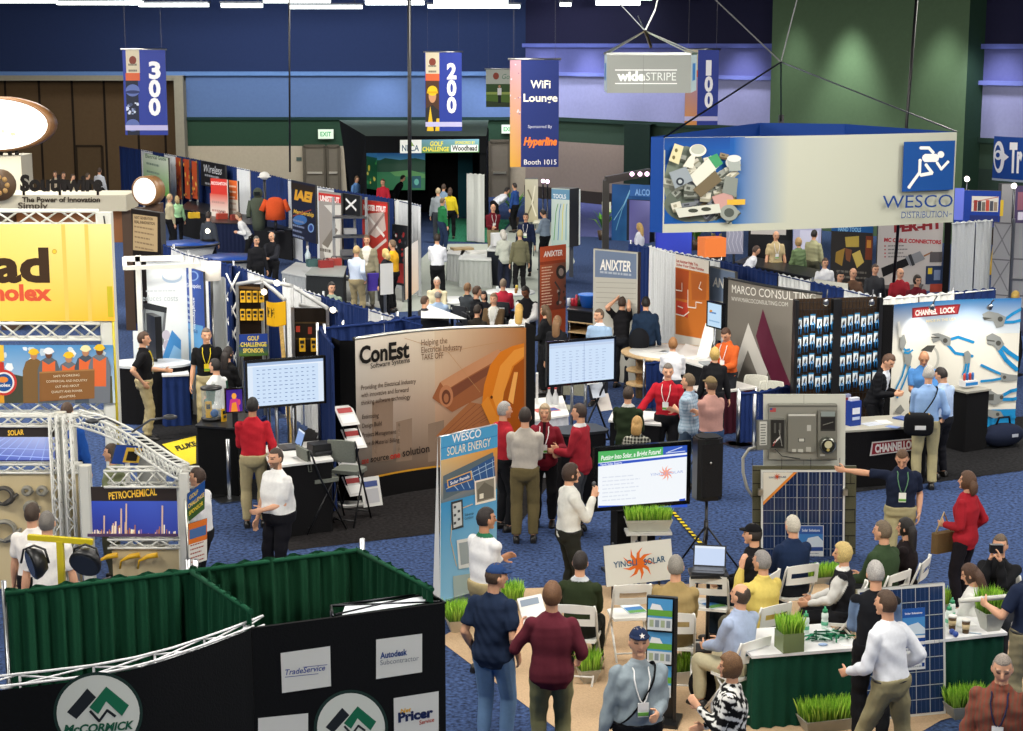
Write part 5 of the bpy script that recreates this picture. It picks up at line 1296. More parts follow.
# ================================================================ right: tool booth
drape('blue and white drape line running behind the tool booths on the right',[at(629,243,2.36),at(720,260,2.36),at(881,297,2.36)],['1b3064','d9dcdc','d9dcdc','1a2d5e','1b3064','d9dcdc'],seg=1.1,z1=2.36)
drape('white and blue drape behind the big pliers backdrop',[at(882,296,2.46),at(955,290.5,2.46),at(996,286.5,2.46)],['dfe0dc','dfe0dc','1a2d5e'],seg=.8)
drape('white drape wall beside the orange maze poster',[at(649,245,2.44),at(682,256,2.44)],['d9dcdc'],seg=1.6,posts=False)
ZT=2.32;pa,pb=at(894,304.5,ZT),at(1021.5,298,ZT);dd=(pb-pa).normalized();nn=Vector((dd.y,-dd.x,0));Lc=(pb-pa).length
pl=[pa+dd*(Lc*k/20)-nn*(.16*math.sin(math.pi*k/20))for k in range(21)]
r=empty('popup_display',V2((pa+pb)/2),0,'white and blue pop-up backdrop of giant pliers with a red header','display')
w,h,fm=poly_map(pl,.0,ZT);s=Sheet(w,h,fm,20,'print',.0006);s.rect(0,0,1,1,'e0ddd0');s.parent,s.name=r,'graphic_panel'
s.rect(0,.0,1,.17,'1f86bf');s.grad(0,.74,.5,1,'e0ddd0','e6e6de','2f7cb4','1a5a94');s.grad(.5,.74,1,1,'e6e6de','cfd8dc','1d66a2','2f7cb4')
s.P([(912,308),(960.5,304),(958,314),(912,318)],'7c2228');s.P([(913.5,309.2),(958.5,305.4),(956.5,313),(913.5,316.6)],'b03a3c');s.TX('CHANNEL',915,315.6,937,313.8,5,'f0e8e0',.05);s.TX('LOCK',940,313.4,955,312,5,'f0e8e0',.05);s.TX('MADE IN THE USA',926,322.5,956,320,2.6,'e4d9b8',.03)
BL_,GY,DK='1f86bf','8a8d8a','4a4a46'
def pliers(pts_handle1,pts_handle2,jaw,w=2.9):
 s.L(pts_handle1,w,BL_);s.L(pts_handle2,w,BL_);s.P(jaw,GY)
 for q in(pts_handle1,pts_handle2):s.E(*q[-1],w/2,w/2,BL_,10)
pliers([(948,340),(958,337),(973,342)],[(946,343),(955,353),(972,356)],[(931,334),(938,333),(944,335),(951,338),(950,346),(944,345),(940,340),(933,343),(931,339),(937,337)])
s.E(945,340.5,2.4,2.4,DK);s.L([(931,337),(939,337.5)],1,DK)
pliers([(1004,320),(1012,314),(1021,309)],[(1004,322),(1013,322),(1021,320)],[(982,314),(988,311),(998,313),(1006,317),(1003,326),(996,328),(993,321),(984,320)]);s.E(1000,319,2.6,2.6,DK);s.P([(982,317),(992,318),(984,320)],DK)
pliers([(1000,345),(1008,352),(1020,360)],[(998,348),(1006,360),(1016,369)],[(986,336),(992,333),(1000,337),(1004,344),(998,351),(993,345),(987,344)],4.2);s.E(998,343,2.6,2.6,DK);s.L([(987,340),(994,341)],1.2,DK)
pliers([(1003,375),(992,370),(981,365)],[(1002,378),(992,380),(981,381)],[(1000,372),(1008,374),(1017,375),(1017,380),(1008,381),(1001,381)],2.4);s.E(1004,377,1.8,1.8,DK)
pliers([(1001,396),(1010,391),(1018,389)],[(1002,399),(1012,399),(1018,398)],[(987,391),(990,390),(997,394),(1003,394),(1002,401),(995,405),(988,403)],3.4);s.E(1001,397,2,2,DK);s.R(988,394,993,400,DK)
pliers([(1000,413),(1010,416),(1017,417)],[(996,414),(992,420),(992,424)],[(979,411),(988,409),(1000,411),(1003,416),(994,418),(984,415)],2.4);s.E(997,414,1.8,1.8,DK)
pliers([(905,362),(901,376),(895,388)],[(909,366),(902,384),(896,397)],[(903,352),(908,348),(911,356),(909,366),(904,364)],2);pliers([(901,346),(904,350),(908,349)],[(903,352),(907,353),(911,350)],[(899,336),(903,334),(905,342),(902,350),(898,347)],2)
pliers([(968,363),(967,370),(966,374)],[(965,364),(964,370),(962,374)],[(963,352),(967,350),(970,354),(969,363),(964,363)],2.2)
s.E(929,358,9,13,'b9b8ae');s.E(929,358,6.5,10.5,'e0ddd0');s.P([(919,350),(926,345),(934,345),(930,352)],'4a4a46');s.P([(895,408),(899,404),(903,410),(899,414),(893,412)],'8a8a84');s.L([(897,322),(899,336)],3,'c8c8c2')
fin(s)
mb=MB('0c0c0e','fabric');q=pa-dd*.24-nn*.05;mb.poly([(q.x,q.y,0),(pa.x,pa.y,0),(pa.x,pa.y,ZT),(q.x,q.y,ZT)]);mb.build('end_panel',r)
def clip_lamp(label,p,tgt,name='clip_lamp',parent=None,on=True):
 rr=empty(name,p,0,label,'lamp');d=(Vector(tgt)-Vector(p)).normalized();mb=MB('9a9ca0','metal',True);mb.lathe(p,[(.015,-.06),(.04,-.03),(.05,.03),(.045,.035)],10,axis=d);mb.build('lamp_head',rr)
 mb=MB('fff6e0','lamp');mb.lathe(Vector(p)+d*.036,[(.04,0),(.04,.004)],10,axis=d);mb.build('bulb',rr)
 mb=MB('44464a','satin',True);mb.tube([p,Vector(p)-d*.08+Vector((0,0,.05)),Vector(p)-d*.25+Vector((0,.1,-.02))],.012,6);mb.build('arm',rr)
 LAMPS.append((Vector(p)+d*.06,tgt,20,75,(1,.95,.85),.7,.03))
for x,l in((918,'left clip lamp shining on the giant pliers backdrop'),(975,'right clip lamp shining on the giant pliers backdrop')):
 q=at(x,302,ZT);q=q+nn*.45;t=fm(Lc*(x-894)/127,1.7,0);clip_lamp(l,Vector((q.x,q.y,ZT-.02)),t)
ZT=2.45;ga,gb=at(795.5,300,ZT),at(881,297.5,ZT);ga=Vector((ga.x,ga.y,0));gb=Vector((gb.x,gb.y,0))
r=empty('grid_wall',(ga+gb)/2,0,'black grid display wall hung with rows of blue tools','display');gd=(gb-ga).normalized();gn=Vector((gd.y,-gd.x,0));gL=(gb-ga).length
mb=MB('17120e','fabric');o=-gn*.12;mb.poly([ga+o,gb+o,gb+o+Vector((0,0,ZT)),ga+o+Vector((0,0,ZT))],'3a2c20');mb.build('backing',r)
for k in range(3):
 mb=MB('0d0d0f','satin');p=ga+gd*(gL*[0.01,.48,.99][k]);mb.box((p.x,p.y,ZT/2),([.06,.14,.06][k],.12,ZT),math.atan2(gd.y,gd.x));mb.build('post',r)
mb=MB('0e0e10','satin')
for k in range(25):p=ga+gd*(gL*k/24);mb.bar((p.x,p.y,.1),(p.x,p.y,ZT),.009)
for k in range(20):z=.15+k*(ZT-.2)/19;mb.bar(ga+Vector((0,0,z)),gb+Vector((0,0,z)),.009)
mb.build('wire_grid',r)
def toolpack(p):
 rr=empty('tool_pack',p,math.atan2(gd.y,gd.x),'blue handled pliers on a white card hung on the black grid wall','tool','carded pliers on the black grid wall')
 mb=MB('dde3e4','print');mb.box((0,-.01,.03),(.082,.006,.17));mb.box((0,-.014,.11),(.088,.003,.025),col='3a7ca8');mb.build('card',rr,world=False)
 t=MB('2478b4','satin',True);t.tube([(-.006,-.03,.0),(-.026,-.03,-.06),(-.018,-.03,-.15)],.0085,6);t.tube([(.006,-.03,.0),(.026,-.03,-.06),(.018,-.03,-.15)],.0085,6);t.build('grip',rr,world=False)
 t=MB('6d7072','metal',True);t.tube([(-.012,-.03,-.01),(0,-.03,.03),(.006,-.03,.08)],[.010,.016,.006],6);t.build('jaw',rr,world=False)
 return rr
tp0=None
for row,z in enumerate((2.06,1.74,1.41,1.08)):
 for k in range(12):
  if k in(5,6)and row%2:pass
  u=.045+k*.078+(.05 if k>=6 else 0)
  if u>.97:continue
  p=ga+gd*(gL*u)+gn*.02+Vector((0,0,z+.03*((k*7+row*3)%3-1)))
  if tp0 is None:tp0=toolpack(p)
  else:c=dup(tp0);c.location=p
for x,l in((817,'clip lamp above the left half of the tool wall'),(862,'clip lamp above the right half of the tool wall')):
 q=at(x,300,ZT);p=Vector((q.x,q.y,ZT+.02))+gn*.4;clip_lamp(l,p,(q.x,q.y,1.6))
tz=.9;cq=[at(845,430.5,tz),at(927,425.3,tz),at(913,414,tz),at(838,418.5,tz)]
r=quad_table('black counter with grey top and a red and white logo plate',cq,tz,'a9a698','111012',cat='counter',name='counter',kind='fabric')
a,b=V2(cq[0]),V2(cq[1]);d=(b-a).normalized();n=Vector((d.y,-d.x,0))*.012
w,h,fm2=flat((a.x+n.x,a.y+n.y,0),(b.x+n.x,b.y+n.y,0),(a.x+n.x,a.y+n.y,tz));s=Sheet(w,h,fm2,1,'print',.001)
s.P([(872,442),(925,437),(923,449),(869.5,456)],'d8d0c8');s.P([(873,443.2),(924,438.3),(922,448),(871.5,454.6)],'8e2a30');s.TX('CHANNELLOCK',875,452.5,920,447,7.5,'efe6de',.05);s.build('logo_plate',r)
def leaflet_box(label,px,py,z,cols,s_=(.14,.1,.3),rz=.5):
 q=at(px,py,z);rr=empty('leaflet_box',(q.x,q.y,z),rz,label,'holder');mb=MB(cols[0],'print');mb.box((0,0,s_[2]/2),s_);mb.box((0,-s_[1]/2-.003,s_[2]*.6),(s_[0]*.7,.004,s_[2]*.25),col='dfe2ea');mb.box((0,-s_[1]/2-.003,s_[2]*.3),(s_[0]*.7,.004,s_[2]*.12),col='b8c4e0');mb.build('carton',rr,world=False);mb=MB(cols[1],'print');mb.box((0,.0,s_[2]+.02),(s_[0]*.8,s_[1]*.6,.05));mb.build('leaflets',rr,world=False)
leaflet_box('tall blue leaflet box at the left end of the counter',853,425,tz,('27408f','c8ccd8'),(.2,.12,.38))
leaflet_box('red and blue leaflet box behind the tall blue box',847,420,tz,('7a2a34','8890b0'),(.1,.1,.36))
paper('grey catalogue lying open on the black counter',872,424,tz,.3,.22,.5,'c6ccd6',prints=[(.5,0,.52,1,'8890a0')]);paper('white order sheet on the black counter beside a catalogue',884,422,tz,.2,.28,.2,'d8d8d4');paper('small blue leaflet near the front edge of the black counter',893,427,tz,.14,.2,.9,'7d92c4')
paper('blue catalogue by the man with the shoulder bag',904,419,tz,.22,.28,.7,'3f5a9c',t=.02)
q=at(968,389,1.0);r=quad_table('small black pedestal counter before the pliers backdrop',rect(q,VV,.5,.45),1.02,'9d9a8e','101012',cat='counter',name='pedestal_counter',kind='fabric')
rr=empty('bottle_carton',(q.x,q.y,1.05),.5,'small carton of blue and red tubes on the pedestal counter','box')
mb=MB('dcdcdc','print');mb.box((0,0,.05),(.26,.16,.1));mb.box((0,-.083,.05),(.26,.004,.05),col='2a7cc0');mb.build('carton',rr,world=False)
for k in range(4):mb=MB(['c0392b','2a6ab0','c0392b','2a6ab0'][k],'satin',True);mb.lathe((-.09+k*.06,0,.1),[(.022,0),(.022,.1),(.012,.12)],8);mb.build('tube',rr,world=False)
q=at(1012,455,0);rr=empty('duffel_bag',(q.x,q.y+.6,0),.4,'dark blue duffel bag on the black carpet at the right edge','bag');mb=MB('1b2236','cloth',True);mb.ball((0,0,.2),(.42,.2,.2),18,10,fn=lambda d,q:Vector((q.x,q.y,max(q.z,-.19))));mb.build('body',rr,world=False);mb=MB('14161c','cloth',True);mb.tube([(-.15,0,.36),(-.1,-.02,.5),(.1,-.02,.5),(.15,0,.36)],.018,6);mb.build('handle',rr,world=False);mb=MB('aab0bc','print');mb.box((.1,-.2,.22),(.12,.01,.05));mb.build('patch',rr,world=False)
ZT=2.35;pa,pb=at(728.5,278,ZT),at(822,293.5,ZT);dd=(pb-pa).normalized();nn=Vector((dd.y,-dd.x,0));Lc=(pb-pa).length
pl=[pa+dd*(Lc*k/16)+nn*(.12*math.sin(math.pi*k/16))for k in range(17)]
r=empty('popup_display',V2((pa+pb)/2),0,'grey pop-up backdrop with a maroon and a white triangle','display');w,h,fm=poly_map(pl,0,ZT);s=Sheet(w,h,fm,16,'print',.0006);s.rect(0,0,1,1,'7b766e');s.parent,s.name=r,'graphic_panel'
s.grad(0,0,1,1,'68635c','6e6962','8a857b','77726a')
s.TX('MARCO CONSULTING',732,292.5,816,302,8,'e6e3da',.0);s.TX('WWW.MARCOCONSULTING.COM',731.5,300.5,788,306.5,4,'d6d3ca')
s.P([(763,309),(774,342),(792,388),(772,388),(756,336)],'5e2238');s.P([(748.5,323),(775,388),(763,388),(748,350),(738,378),(733,372)],'cfccc4');s.P([(762,388),(775,388),(768,372)],'7b766e')
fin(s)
mb=MB('111214','fabric');q=pa-dd*.16-nn*.02;mb.poly([(q.x,q.y,0),(pa.x,pa.y,0),(pa.x,pa.y,ZT),(q.x,q.y,ZT)]);mb.build('end_panel',r)
mb=MB('26282a','satin',True);mb.tube([p+Vector((0,0,ZT))for p in[Vector((p.x,p.y,0))for p in pl]],.025,6);mb.build('top_rail',r)
def low_rail(label,pts,h=.9,col='1b2f62'):return drape(label,pts,[col],z1=h,seg=1.6,amp=.02,wl=.1)
low_rail('low blue drape rail with chrome posts behind the meter board',[at(738,445,0),at(757,444,0),at(800,434,0)])
low_rail('low blue drape rail in front of the pale wood display',[at(645,411,0),at(702,404,0)])
for x,y0,y1,l in((738,391,445,'chrome stanchion post left of another by the meter board'),(753.5,394,448,'chrome stanchion post right of another by the meter board'),(219.5,433,495,'chrome stanchion post beside the black counter on the left'),(229.5,439,500,'chrome stanchion post just behind the man in red shirt')):
 p=at(x,y1,0);z=zat(y0,p);rr=empty('stanchion_post',p,0,l,'post');mb=MB('b5b7b9','metal',True);mb.tube([p,p+Vector((0,0,z))],.03,10);mb.build('pole',rr);mb=MB('9a9c9e','metal');mb.box(p+Vector((0,0,.01)),(.4,.4,.02),.5);mb.build('base',rr)
low_rail('low blue drape rail behind the man in red shirt',[at(219.5,494,0),at(240,492,0),at(268,470,0)])
tq=rect(at(722,430,0),VV,1.0,.6);quad_table('small table with maroon skirt under the grey backdrop',tq,.76,'e0ddd8','4a1c2a')
folding_chair('white plastic chair behind the low blue rail, by the grey backdrop',at(751,428,0),205,'cfcfc4','d6d6ca',sz=.45,bh=.88,pad=True)
folding_chair('white plastic chair tucked low behind the blue rail and meter board',at(770,430,0),190,'cfcfc4','d6d6ca',sz=.45,bh=.80,pad=True)
q=at(656,400,0);r=empty('tiered_display',q,0,'pale wood tiered display with an oval top and round shelves','table')
zt=zat(352,q+Vector((.15,.2,0)));c=q+Vector((.2,.25,0))
mb=MB('d9b98a','wood',True);mb.lathe((c.x+.05,c.y,zt),[(.02,-.05),(.88,-.05),(.9,0),(.02,.0)],36);mb.build('top',r)
mb=MB('dfe0dc','satin',True);mb.lathe((c.x+.1,c.y,zt),[(.02,.001),(.8,.001),(.8,.006),(.02,.006)],36);mb.build('cloth_disc',r)
for k,z in enumerate((.82,.55,.28)):
 mb=MB('d2b07c','wood',True);mb.lathe((c.x-.45,c.y,z),[(.02,-.04),(.3,-.04),(.3,0),(.02,0)],24);mb.build('shelf',r)
mb=MB('b8925e','wood',True);mb.tube([(c.x-.45,c.y,0),(c.x-.45,c.y,zt-.05)],.12,14);mb.tube([(c.x+.3,c.y,0),(c.x+.3,c.y,zt-.05)],.12,14);mb.build('column',r)
zs=zt+.006
def boxat(name,label,cat,px,py,z,size,col,rz=.4,kind='satin',bev=.01):q=at(px,py,z);return thing_box(name,label,cat,(q.x,q.y,z),size,rz,col,kind,bev=bev)
paper('white papers spread on the oval wood display top',655,351,zs,.4,.28,.3,'e8e8e4');paper('pale brochure on the oval wood top near the woman in white',668,352,zs,.2,.3,.9,'d6dce6')
tq=[at(676,358,1.0),at(722,372,1.0),at(722,354,1.0),at(686,344,1.0)]
quad_table('dark table with papers below the small blue monitor',tq,1.0,'dcdcd8','18191c',kind='fabric')
paper('open white binder on the dark table below the monitor',696,358,1.0,.3,.25,.6,'f0f0ec',t=.02);paper('grey folder on the dark table by the man in orange',709,364,1.0,.3,.3,.2,'9aa0a4',t=.03)
mb=MB('eceee8','print');q=at(697,355,1.02);X,Yt=Vector((.5,-.7,0)).normalized(),Vector((.25,.2,.9)).normalized();mb.prism([(0,0),(.3,0),(.3,.6),(0,.6)],q,X,Yt,.012);mb.build('tilted_placard',None,label='white placard leaning upright on the dark table by the monitor',cat='sign')
BL,BR,TL=Vector(),Vector(),Vector()
TL=atY(708,302,30.4);BL=atY(708,325,30.4);BL.x=TL.x;BR=at(721.5,328.5,BL.z)
s=tv('small monitor with a light blue page beside the grey backdrop',BL,BR,TL,.025,'bcd8ee',True);s.rect(.12,.55,.6,.62,'5a86b8');s.rect(.1,.2,.85,.26,'8fb4d6');s.E(711,311,1.5,1.2,'d08a30');fin(s)
def booth_sign(name,label,cat,TLp,TRp,BLp,Yl,bg,thick=.05,z_=None):
 TL=atY(TLp[0],TLp[1],Yl);TR=at(TRp[0],TRp[1],TL.z);zb_=zat(BLp[1],TL)if z_ is None else z_;c=(TL+TR)/2
 rr=empty(name,(c.x,c.y,0),0,label,cat);s=board(rr,'panel',(TL.x,TL.y,zb_),(TR.x,TR.y,zb_),TL,bg,thick)
 d=(Vector((TR.x,TR.y,0))-Vector((TL.x,TL.y,0))).normalized();n=Vector((-d.y,d.x,0))
 if zb_>.1:
  for e in(.1,.9):mb=MB('8a8d90','metal');p=V2(TL).lerp(V2(TR),e)+n*.05;mb.bar((p.x,p.y,0),(p.x,p.y,zb_+.1),.03);mb.build('leg',rr)
 return s
s=booth_sign('cable_supplier_sign','tall brick red sign with a cable photo by the lounge','sign',(540,250),(566,247),(540,312),33.5,'8e3a1e',.05,.1)
s.GR(540,262,566,312,'7a2c18','5a2a20','6a4a3c','b0522a');s.R(540,247,566,259,'b8502c');s.TX('ANIXTER',543.5,257,562.5,255.2,5.5,'f2ece4',.025,.15)
s.LN(541.5,266,553,305,14,'d8b8a0',.4,.3,8);s.E(561,272,5,7,'2a2624');s.E(561,272,2.5,4,'8a7a70');s.L([(555,282),(560,290),(558,305)],2,'3a3230');s.NZ(556,284,566,308,['4a3a36','9a8a84','2a2220'],12,3,3);fin(s)
s=booth_sign('cable_supplier_sign','grey blue headed sign over a white slatted panel, beside white drape','sign',(593.5,248.5),(638,252.5),(593.5,330),33.8,'b7b6ac',.1,.1)
s.P([(595,250),(636.5,254),(636.5,279),(595,277)],'6d7d96');s.TX('ANIXTER',600,269.5,631,271.5,10,'eceae2',.025,.15);s.LN(600,274,632,275,1,'a8b2c0',.5,.1)
for k in range(5):s.P([(596,282+k*5),(636,283+k*5.2),(636,283.6+k*5.2),(596,282.6+k*5)],'98988f')
fin(s)
s=booth_sign('cable_supplier_sign','small grey blue sign partly behind the grey triangle backdrop','sign',(709.5,266),(735,272),(709.5,310),33.3,'9a9a94',.06,1.0)
s.P([(710,267),(735,272.8),(735,303),(710,300)],'6a7a92');s.TX('ANIXTER',712.5,286,745,292.5,9,'e8e6de',.025,.15);fin(s)
s=booth_sign('maze_poster','white poster with an orange brown maze picture on white drape','poster',(675.5,254),(709,261),(675.5,340),33.9,'dcd6ca',.02,.3)
s.P([(675.5,267),(709,274),(709,340),(675.5,334)],'c4702c');s.P([(675.5,268),(689,271),(688,300),(675.5,298)],'a84a20');s.P([(676,300),(688,303),(688,318),(676,314)],'c0402c');s.P([(691,272),(707,275),(706,300),(692,300)],'b2602a')
for pts in(([(676,290),(682,291),(682,283)]),([(688,290),(688,307),(696,308),(696,302),(702,303)]),([(676,314),(684,316),(689,312)]),([(701,282),(699,288),(702,290)]),([(678,306),(683,308)])):s.L(pts,1.1,'eee6da')
s.TX('Let Anixter Help You',676.5,262,698,266,3,'b03a2a',.02);s.TX('Solve Your Data Puzzles',676.5,265.5,704,271,2.6,'b03a2a',.02);fin(s)
tq=[at(568,309,1.05),at(606,313,1.05),at(612,304,1.05),at(574,301,1.05)]
r=quad_table('black cloth bar table with open wood wine shelves',tq,1.05,'17181b',None,legs=True,name='bar_table')
mb=MB('131417','fabric');a,b,c,d_=[V2(p)for p in tq];
for p,q in((b,c),(c,d_),(d_,a)):mb.poly([(p.x,p.y,0),(q.x,q.y,0),(q.x,q.y,1.04),(p.x,p.y,1.04)])
mb.poly([(a.x,a.y,.8),(b.x,b.y,.8),(b.x,b.y,1.04),(a.x,a.y,1.04)]);mb.build('table_cloth',r)
for z in(.05,.32,.58,.8):mb=MB('c8a878','wood');mb.prism([(p.x,p.y)for p in(a,b,b+(c-b)*.8,a+(d_-a)*.8)],(0,0,z),(1,0,0),(0,1,0),.03);mb.build('shelf',r)
for e in(0.02,.5,.98):mb=MB('c8a878','wood');p=a.lerp(b,e);q=d_.lerp(c,e);mb.poly([(p.x,p.y,0),(p.x+(q.x-p.x)*.8,p.y+(q.y-p.y)*.8,0),(p.x+(q.x-p.x)*.8,p.y+(q.y-p.y)*.8,.8),(p.x,p.y,.8)]);mb.build('divider',r)
q=at(589,305.5,1.08);rr=empty('bucket',(q.x,q.y,1.05),0,'bright blue plastic bucket on the black bar table','bucket');mb=MB('1f5fc0','satin',True);mb.lathe((0,0,0),[(.16,0),(.22,.26),(.23,.27),(.2,.26),(.15,.03)],18);mb.build('pail',rr,world=False);mb=MB('3a7ad8','satin',True);mb.lathe((0,0,0),[(.22,.25),(.235,.255),(.235,.275),(.22,.28)],18);mb.build('rim',rr,world=False)
for k,(x,c,l)in enumerate(((569,'c8ccd4','white can at the left end of the black bar table'),(573,'b02a3a','red can beside the white can on the bar table'),(576.5,'b02a3a','red bottle nearest the blue bucket on the bar table'),(579.5,'1d2a20','dark bottle just left of the blue bucket'))):
 q=at(x,305.5+k*.2,1.05);mb=MB(c,'satin',True);mb.lathe((q.x,q.y,1.05),[(.045,0),(.045,.14),(.03,.18),(.02,.24)]if k>1 else[(.045,0),(.045,.15),(.035,.16)],10);mb.build('bottle' if k>1 else 'drink_can',None,label=l,cat='bottle' if k>1 else 'can',group='drinks on the black bar table')
r=empty('meter_board',V2(at(803,585,0)),0,'white board with a grey electric meter panel above a blue solar panel','display')
Yb=22.3;L_=lambda x,y,Y_=Yb:atY(x,y,Y_)
s=board(r,'white_board',L_(763.5,467),L_(845,467),L_(763.5,394.5),'d3d3c6',.03,'paint','bcbcb0','paint');s.R(803.5,394.5,804,467,'b9b9ac');fin(s)
def slab(name,x0,y0,x1,y1,Y_,t,col,kind='paint',parent=None,art=None):
 s=board(parent or r,name,L_(x0,y1,Y_),L_(x1,y1,Y_),L_(x0,y0,Y_),col,t,kind,'6d6d64','paint')
 if art:art(s)
 return fin(s)
def a_meter(s):
 s.R(770,408,776,412,'b04a4a');s.R(770,408,772.5,410,'3a4a8a');s.R(769,405.5,837,407,'5f5f58');s.R(769,459,837,460,'6d6d66')
slab('meter_panel',769,405,837,460,Yb-.12,.1,'8d8c82','satin',art=a_meter)
def a_mid(s):s.R(788.5,414,815.5,416,'cfcfc6');s.R(807,425,811,431,'b9b9b0');s.R(798,438,805,442,'55554e');s.R(799,438.6,804,441.4,'c8c8be');s.R(806,447,811,452,'b4b4aa');s.R(792,449,796,452,'bcbcb2');s.R(798,449,803,452,'bcbcb2')
slab('cover_plate',788,414,816,452,Yb-.16,.04,'7d7c72','satin',art=a_mid)
def a_brk(s):s.R(771,420,784,448,'1d1d1b');s.R(774,423,776,433,'5a5a55');s.R(779,423,781,433,'5a5a55');s.E(777,440,3.4,4,'2a2a28');s.L([(774,443),(780,437)],1.6,'e0e0da');s.L([(773,446),(776,440)],.7,'b04040');s.L([(782,446),(779,430)],.7,'9a9a94')
slab('breaker_box',770,419.5,785,449,Yb-.20,.08,'5f5f58','satin',art=a_brk)
def a_dial(s):s.R(820.5,413,835.5,431,'2e2e2b');s.R(821.5,418,834.5,429,'1a1a19');s.R(821,411.5,835,416.5,'8f9a96');s.L([(823,425),(833,422)],.8,'77776f');s.R(818,432,836.5,457,'77766c');s.R(820,454,825,456,'c4c4ba')
slab('meter_box',818,411,837,458,Yb-.16,.04,'77766c','satin',art=a_dial)
c=L_(827,444.5,Yb-.17);mb=MB('9fa39a','metal',True);mb.lathe(c,[(.105,0),(.105,.07),(.09,.09),(.088,.092)],24,axis=(0,-1,0));md=mb.build('meter',r)
mb=MB('24251f','gloss',True);mb.lathe(c+Vector((0,-.093,0)),[(.087,0),(.087,.002)],24,axis=(0,-1,0));mb.lathe(c+Vector((0,-.096,.02)),[(.05,0),(.05,.002)],20,axis=(0,-1,0),col='c9c5a0');mb.lathe(c+Vector((0,-.096,-.05)),[(.02,0),(.02,.002)],12,axis=(0,-1,0),col='b9a860');mb.build('dial',md)
def a_door(s):s.R(759.5,421.5,767,445,'d8d8ce');s.LN(760.5,424,766,443,8,'55554e',.5,.2)
s=board(r,'box_door',L_(757.5,450,Yb-.42),L_(769.5,449.5,Yb-.2),L_(757.5,420,Yb-.42),'77776e',.02,'satin','5a5a52','satin');a_door(s);fin(s)
mb=MB('a9a9a0','satin',True);mb.tube([L_(758,447,Yb-.2),L_(749,449,Yb-.2),L_(743,458,Yb-.2),L_(743,472,Yb-.2),L_(747,488,Yb-.2),L_(756,502,Yb-.1)],.02,8);mb.build('conduit',r)
mb=MB('33342f','satin',True);mb.tube([L_(775,449,Yb-.24),L_(782,456,Yb-.24),L_(800,459,Yb-.22)],.008,6);mb.build('loose_wire',r)
Ys2=22.1
def shing(s):
 for k in range(9):
  y=470+k*13;s.R(752.5,y,855,y+1,'2c2a22');
  for j in range(4):s.R(752.5+((j*29+k*11)%103),y-12,753+((j*29+k*11)%103),y,'34322a')
slab('shingle_board',752.5,466,855,600,Ys2,.04,'5c5a45','fabric',art=shing)
def cells(s,x0,y0,x1,y1,nx,ny,lw=.45):
 for k in range(1,nx):s.R(x0+(x1-x0)*k/nx-lw/2,y0,x0+(x1-x0)*k/nx+lw/2,y1,'9aa0a0')
 for k in range(1,ny):s.R(x0,y0+(y1-y0)*k/ny-lw/2,x1,y0+(y1-y0)*k/ny+lw/2,'9aa0a0')
 for k in range(nx):
  for e in(.33,.67):x=x0+(x1-x0)*(k+e)/nx;s.R(x-.1,y0,x+.1,y1,'4a5a7a')
def a_solar(s):
 s.R(763,472,842,600,'1d2c50');cells(s,763,472,842,600,7,10)
 s.P([(763,472),(793.5,472),(763,501.5)],'ddd8c8');s.P([(793.5,472),(797,472),(763,505),(763,501.5)],'e08a3a');sunlogo(s,777,476.5,4,'d0552c',8);s.TX('YINGLI SOLAR',768.5,478.3,786,477.5,2,'3a5a7a')
slab('solar_panel',761,470,844,602,Ys2-.08,.04,'d9d9d2','cell',art=a_solar)
def a_leaf(s):s.R(799,526,823,547,'3f7fc0');s.R(799,526,823,534,'2a55a0');s.TX('Solar Solutions',802,531.5,820,531.5,2.6,'e8eef6',.02);s.P([(804,547),(808,538),(818,536),(823,541),(823,547)],'d8e2ea');s.R(799,547,823,551,'24468c');s.LN(801,553,820,561,4,'9aa2ac')
slab('info_sheet',798,525.5,823.5,565,Ys2-.1,.005,'e4e6e4',art=a_leaf)
for x in(760.5,845):mb=MB('d0d0c8','metal');p=L_(x,492,Ys2-.12);mb.box(p,(.06,.06,.08));mb.build('clamp',r)
# ================================================================ solar seating area
CH='white folding chairs of the solar seminar'
def chair_at(label,x,y,face,z=.84):q=at(x,y,z);a=math.radians(face);return folding_chair(label,(q.x+.235*math.sin(a),q.y+.235*math.cos(a)),face,group=CH)
chair_at('empty white folding chair with a brochure on its seat, below the sun board',633,586.5,-8)
chair_at('white folding chair holding the open laptop',709,577.5,14)
def on_seat(label,x,y,rz,prints,cat='brochure',name='brochure',w_=.22,l_=.3):return paper(label,x,y,.466,w_,l_,rz,'c9d8e2',cat,name,prints=prints)
BR_=[(.05,.05,.95,.35,'5f9a4a'),(.05,.35,.95,.7,'3a78b8'),(.05,.72,.95,.95,'e8eef2')]
on_seat('blue and green brochure on the empty white chair seat',634,609,.3,BR_);
q=at(711,604,.466);
lp=at(711,574,.9)
q=at(711,580,.86);r=empty('laptop_stand',(q.x,q.y+.25,0),0,'slim black stand holding the open laptop','stand');q=Vector((q.x,q.y+.25,0));mb=MB('1a1b1e','satin');mb.box((q.x,q.y,.86),(.42,.32,.03));mb.build('top',r);mb=MB('1a1b1e','satin',True);mb.tube([(q.x,q.y,.02),(q.x,q.y,.85)],.02,8);mb.box((q.x,q.y,.015),(.4,.4,.03));mb.build('pole',r)
laptop('open laptop showing a pale page on the slim stand',q,10,.876,'c4d4ee',.36)
on_seat('blue brochure lying on the white chair seat below the laptop',712,604,.5,BR_)
q=at(660,722,0);r=empty('brochure_rack',(q.x,q.y,0),0,'black brochure rack with rows of blue solar leaflets','rack')
zt=zat(597,q);X=Vector((.97,-.24,0)).normalized();mb=MB('131416','satin');N=Vector((X.y,-X.x,0))
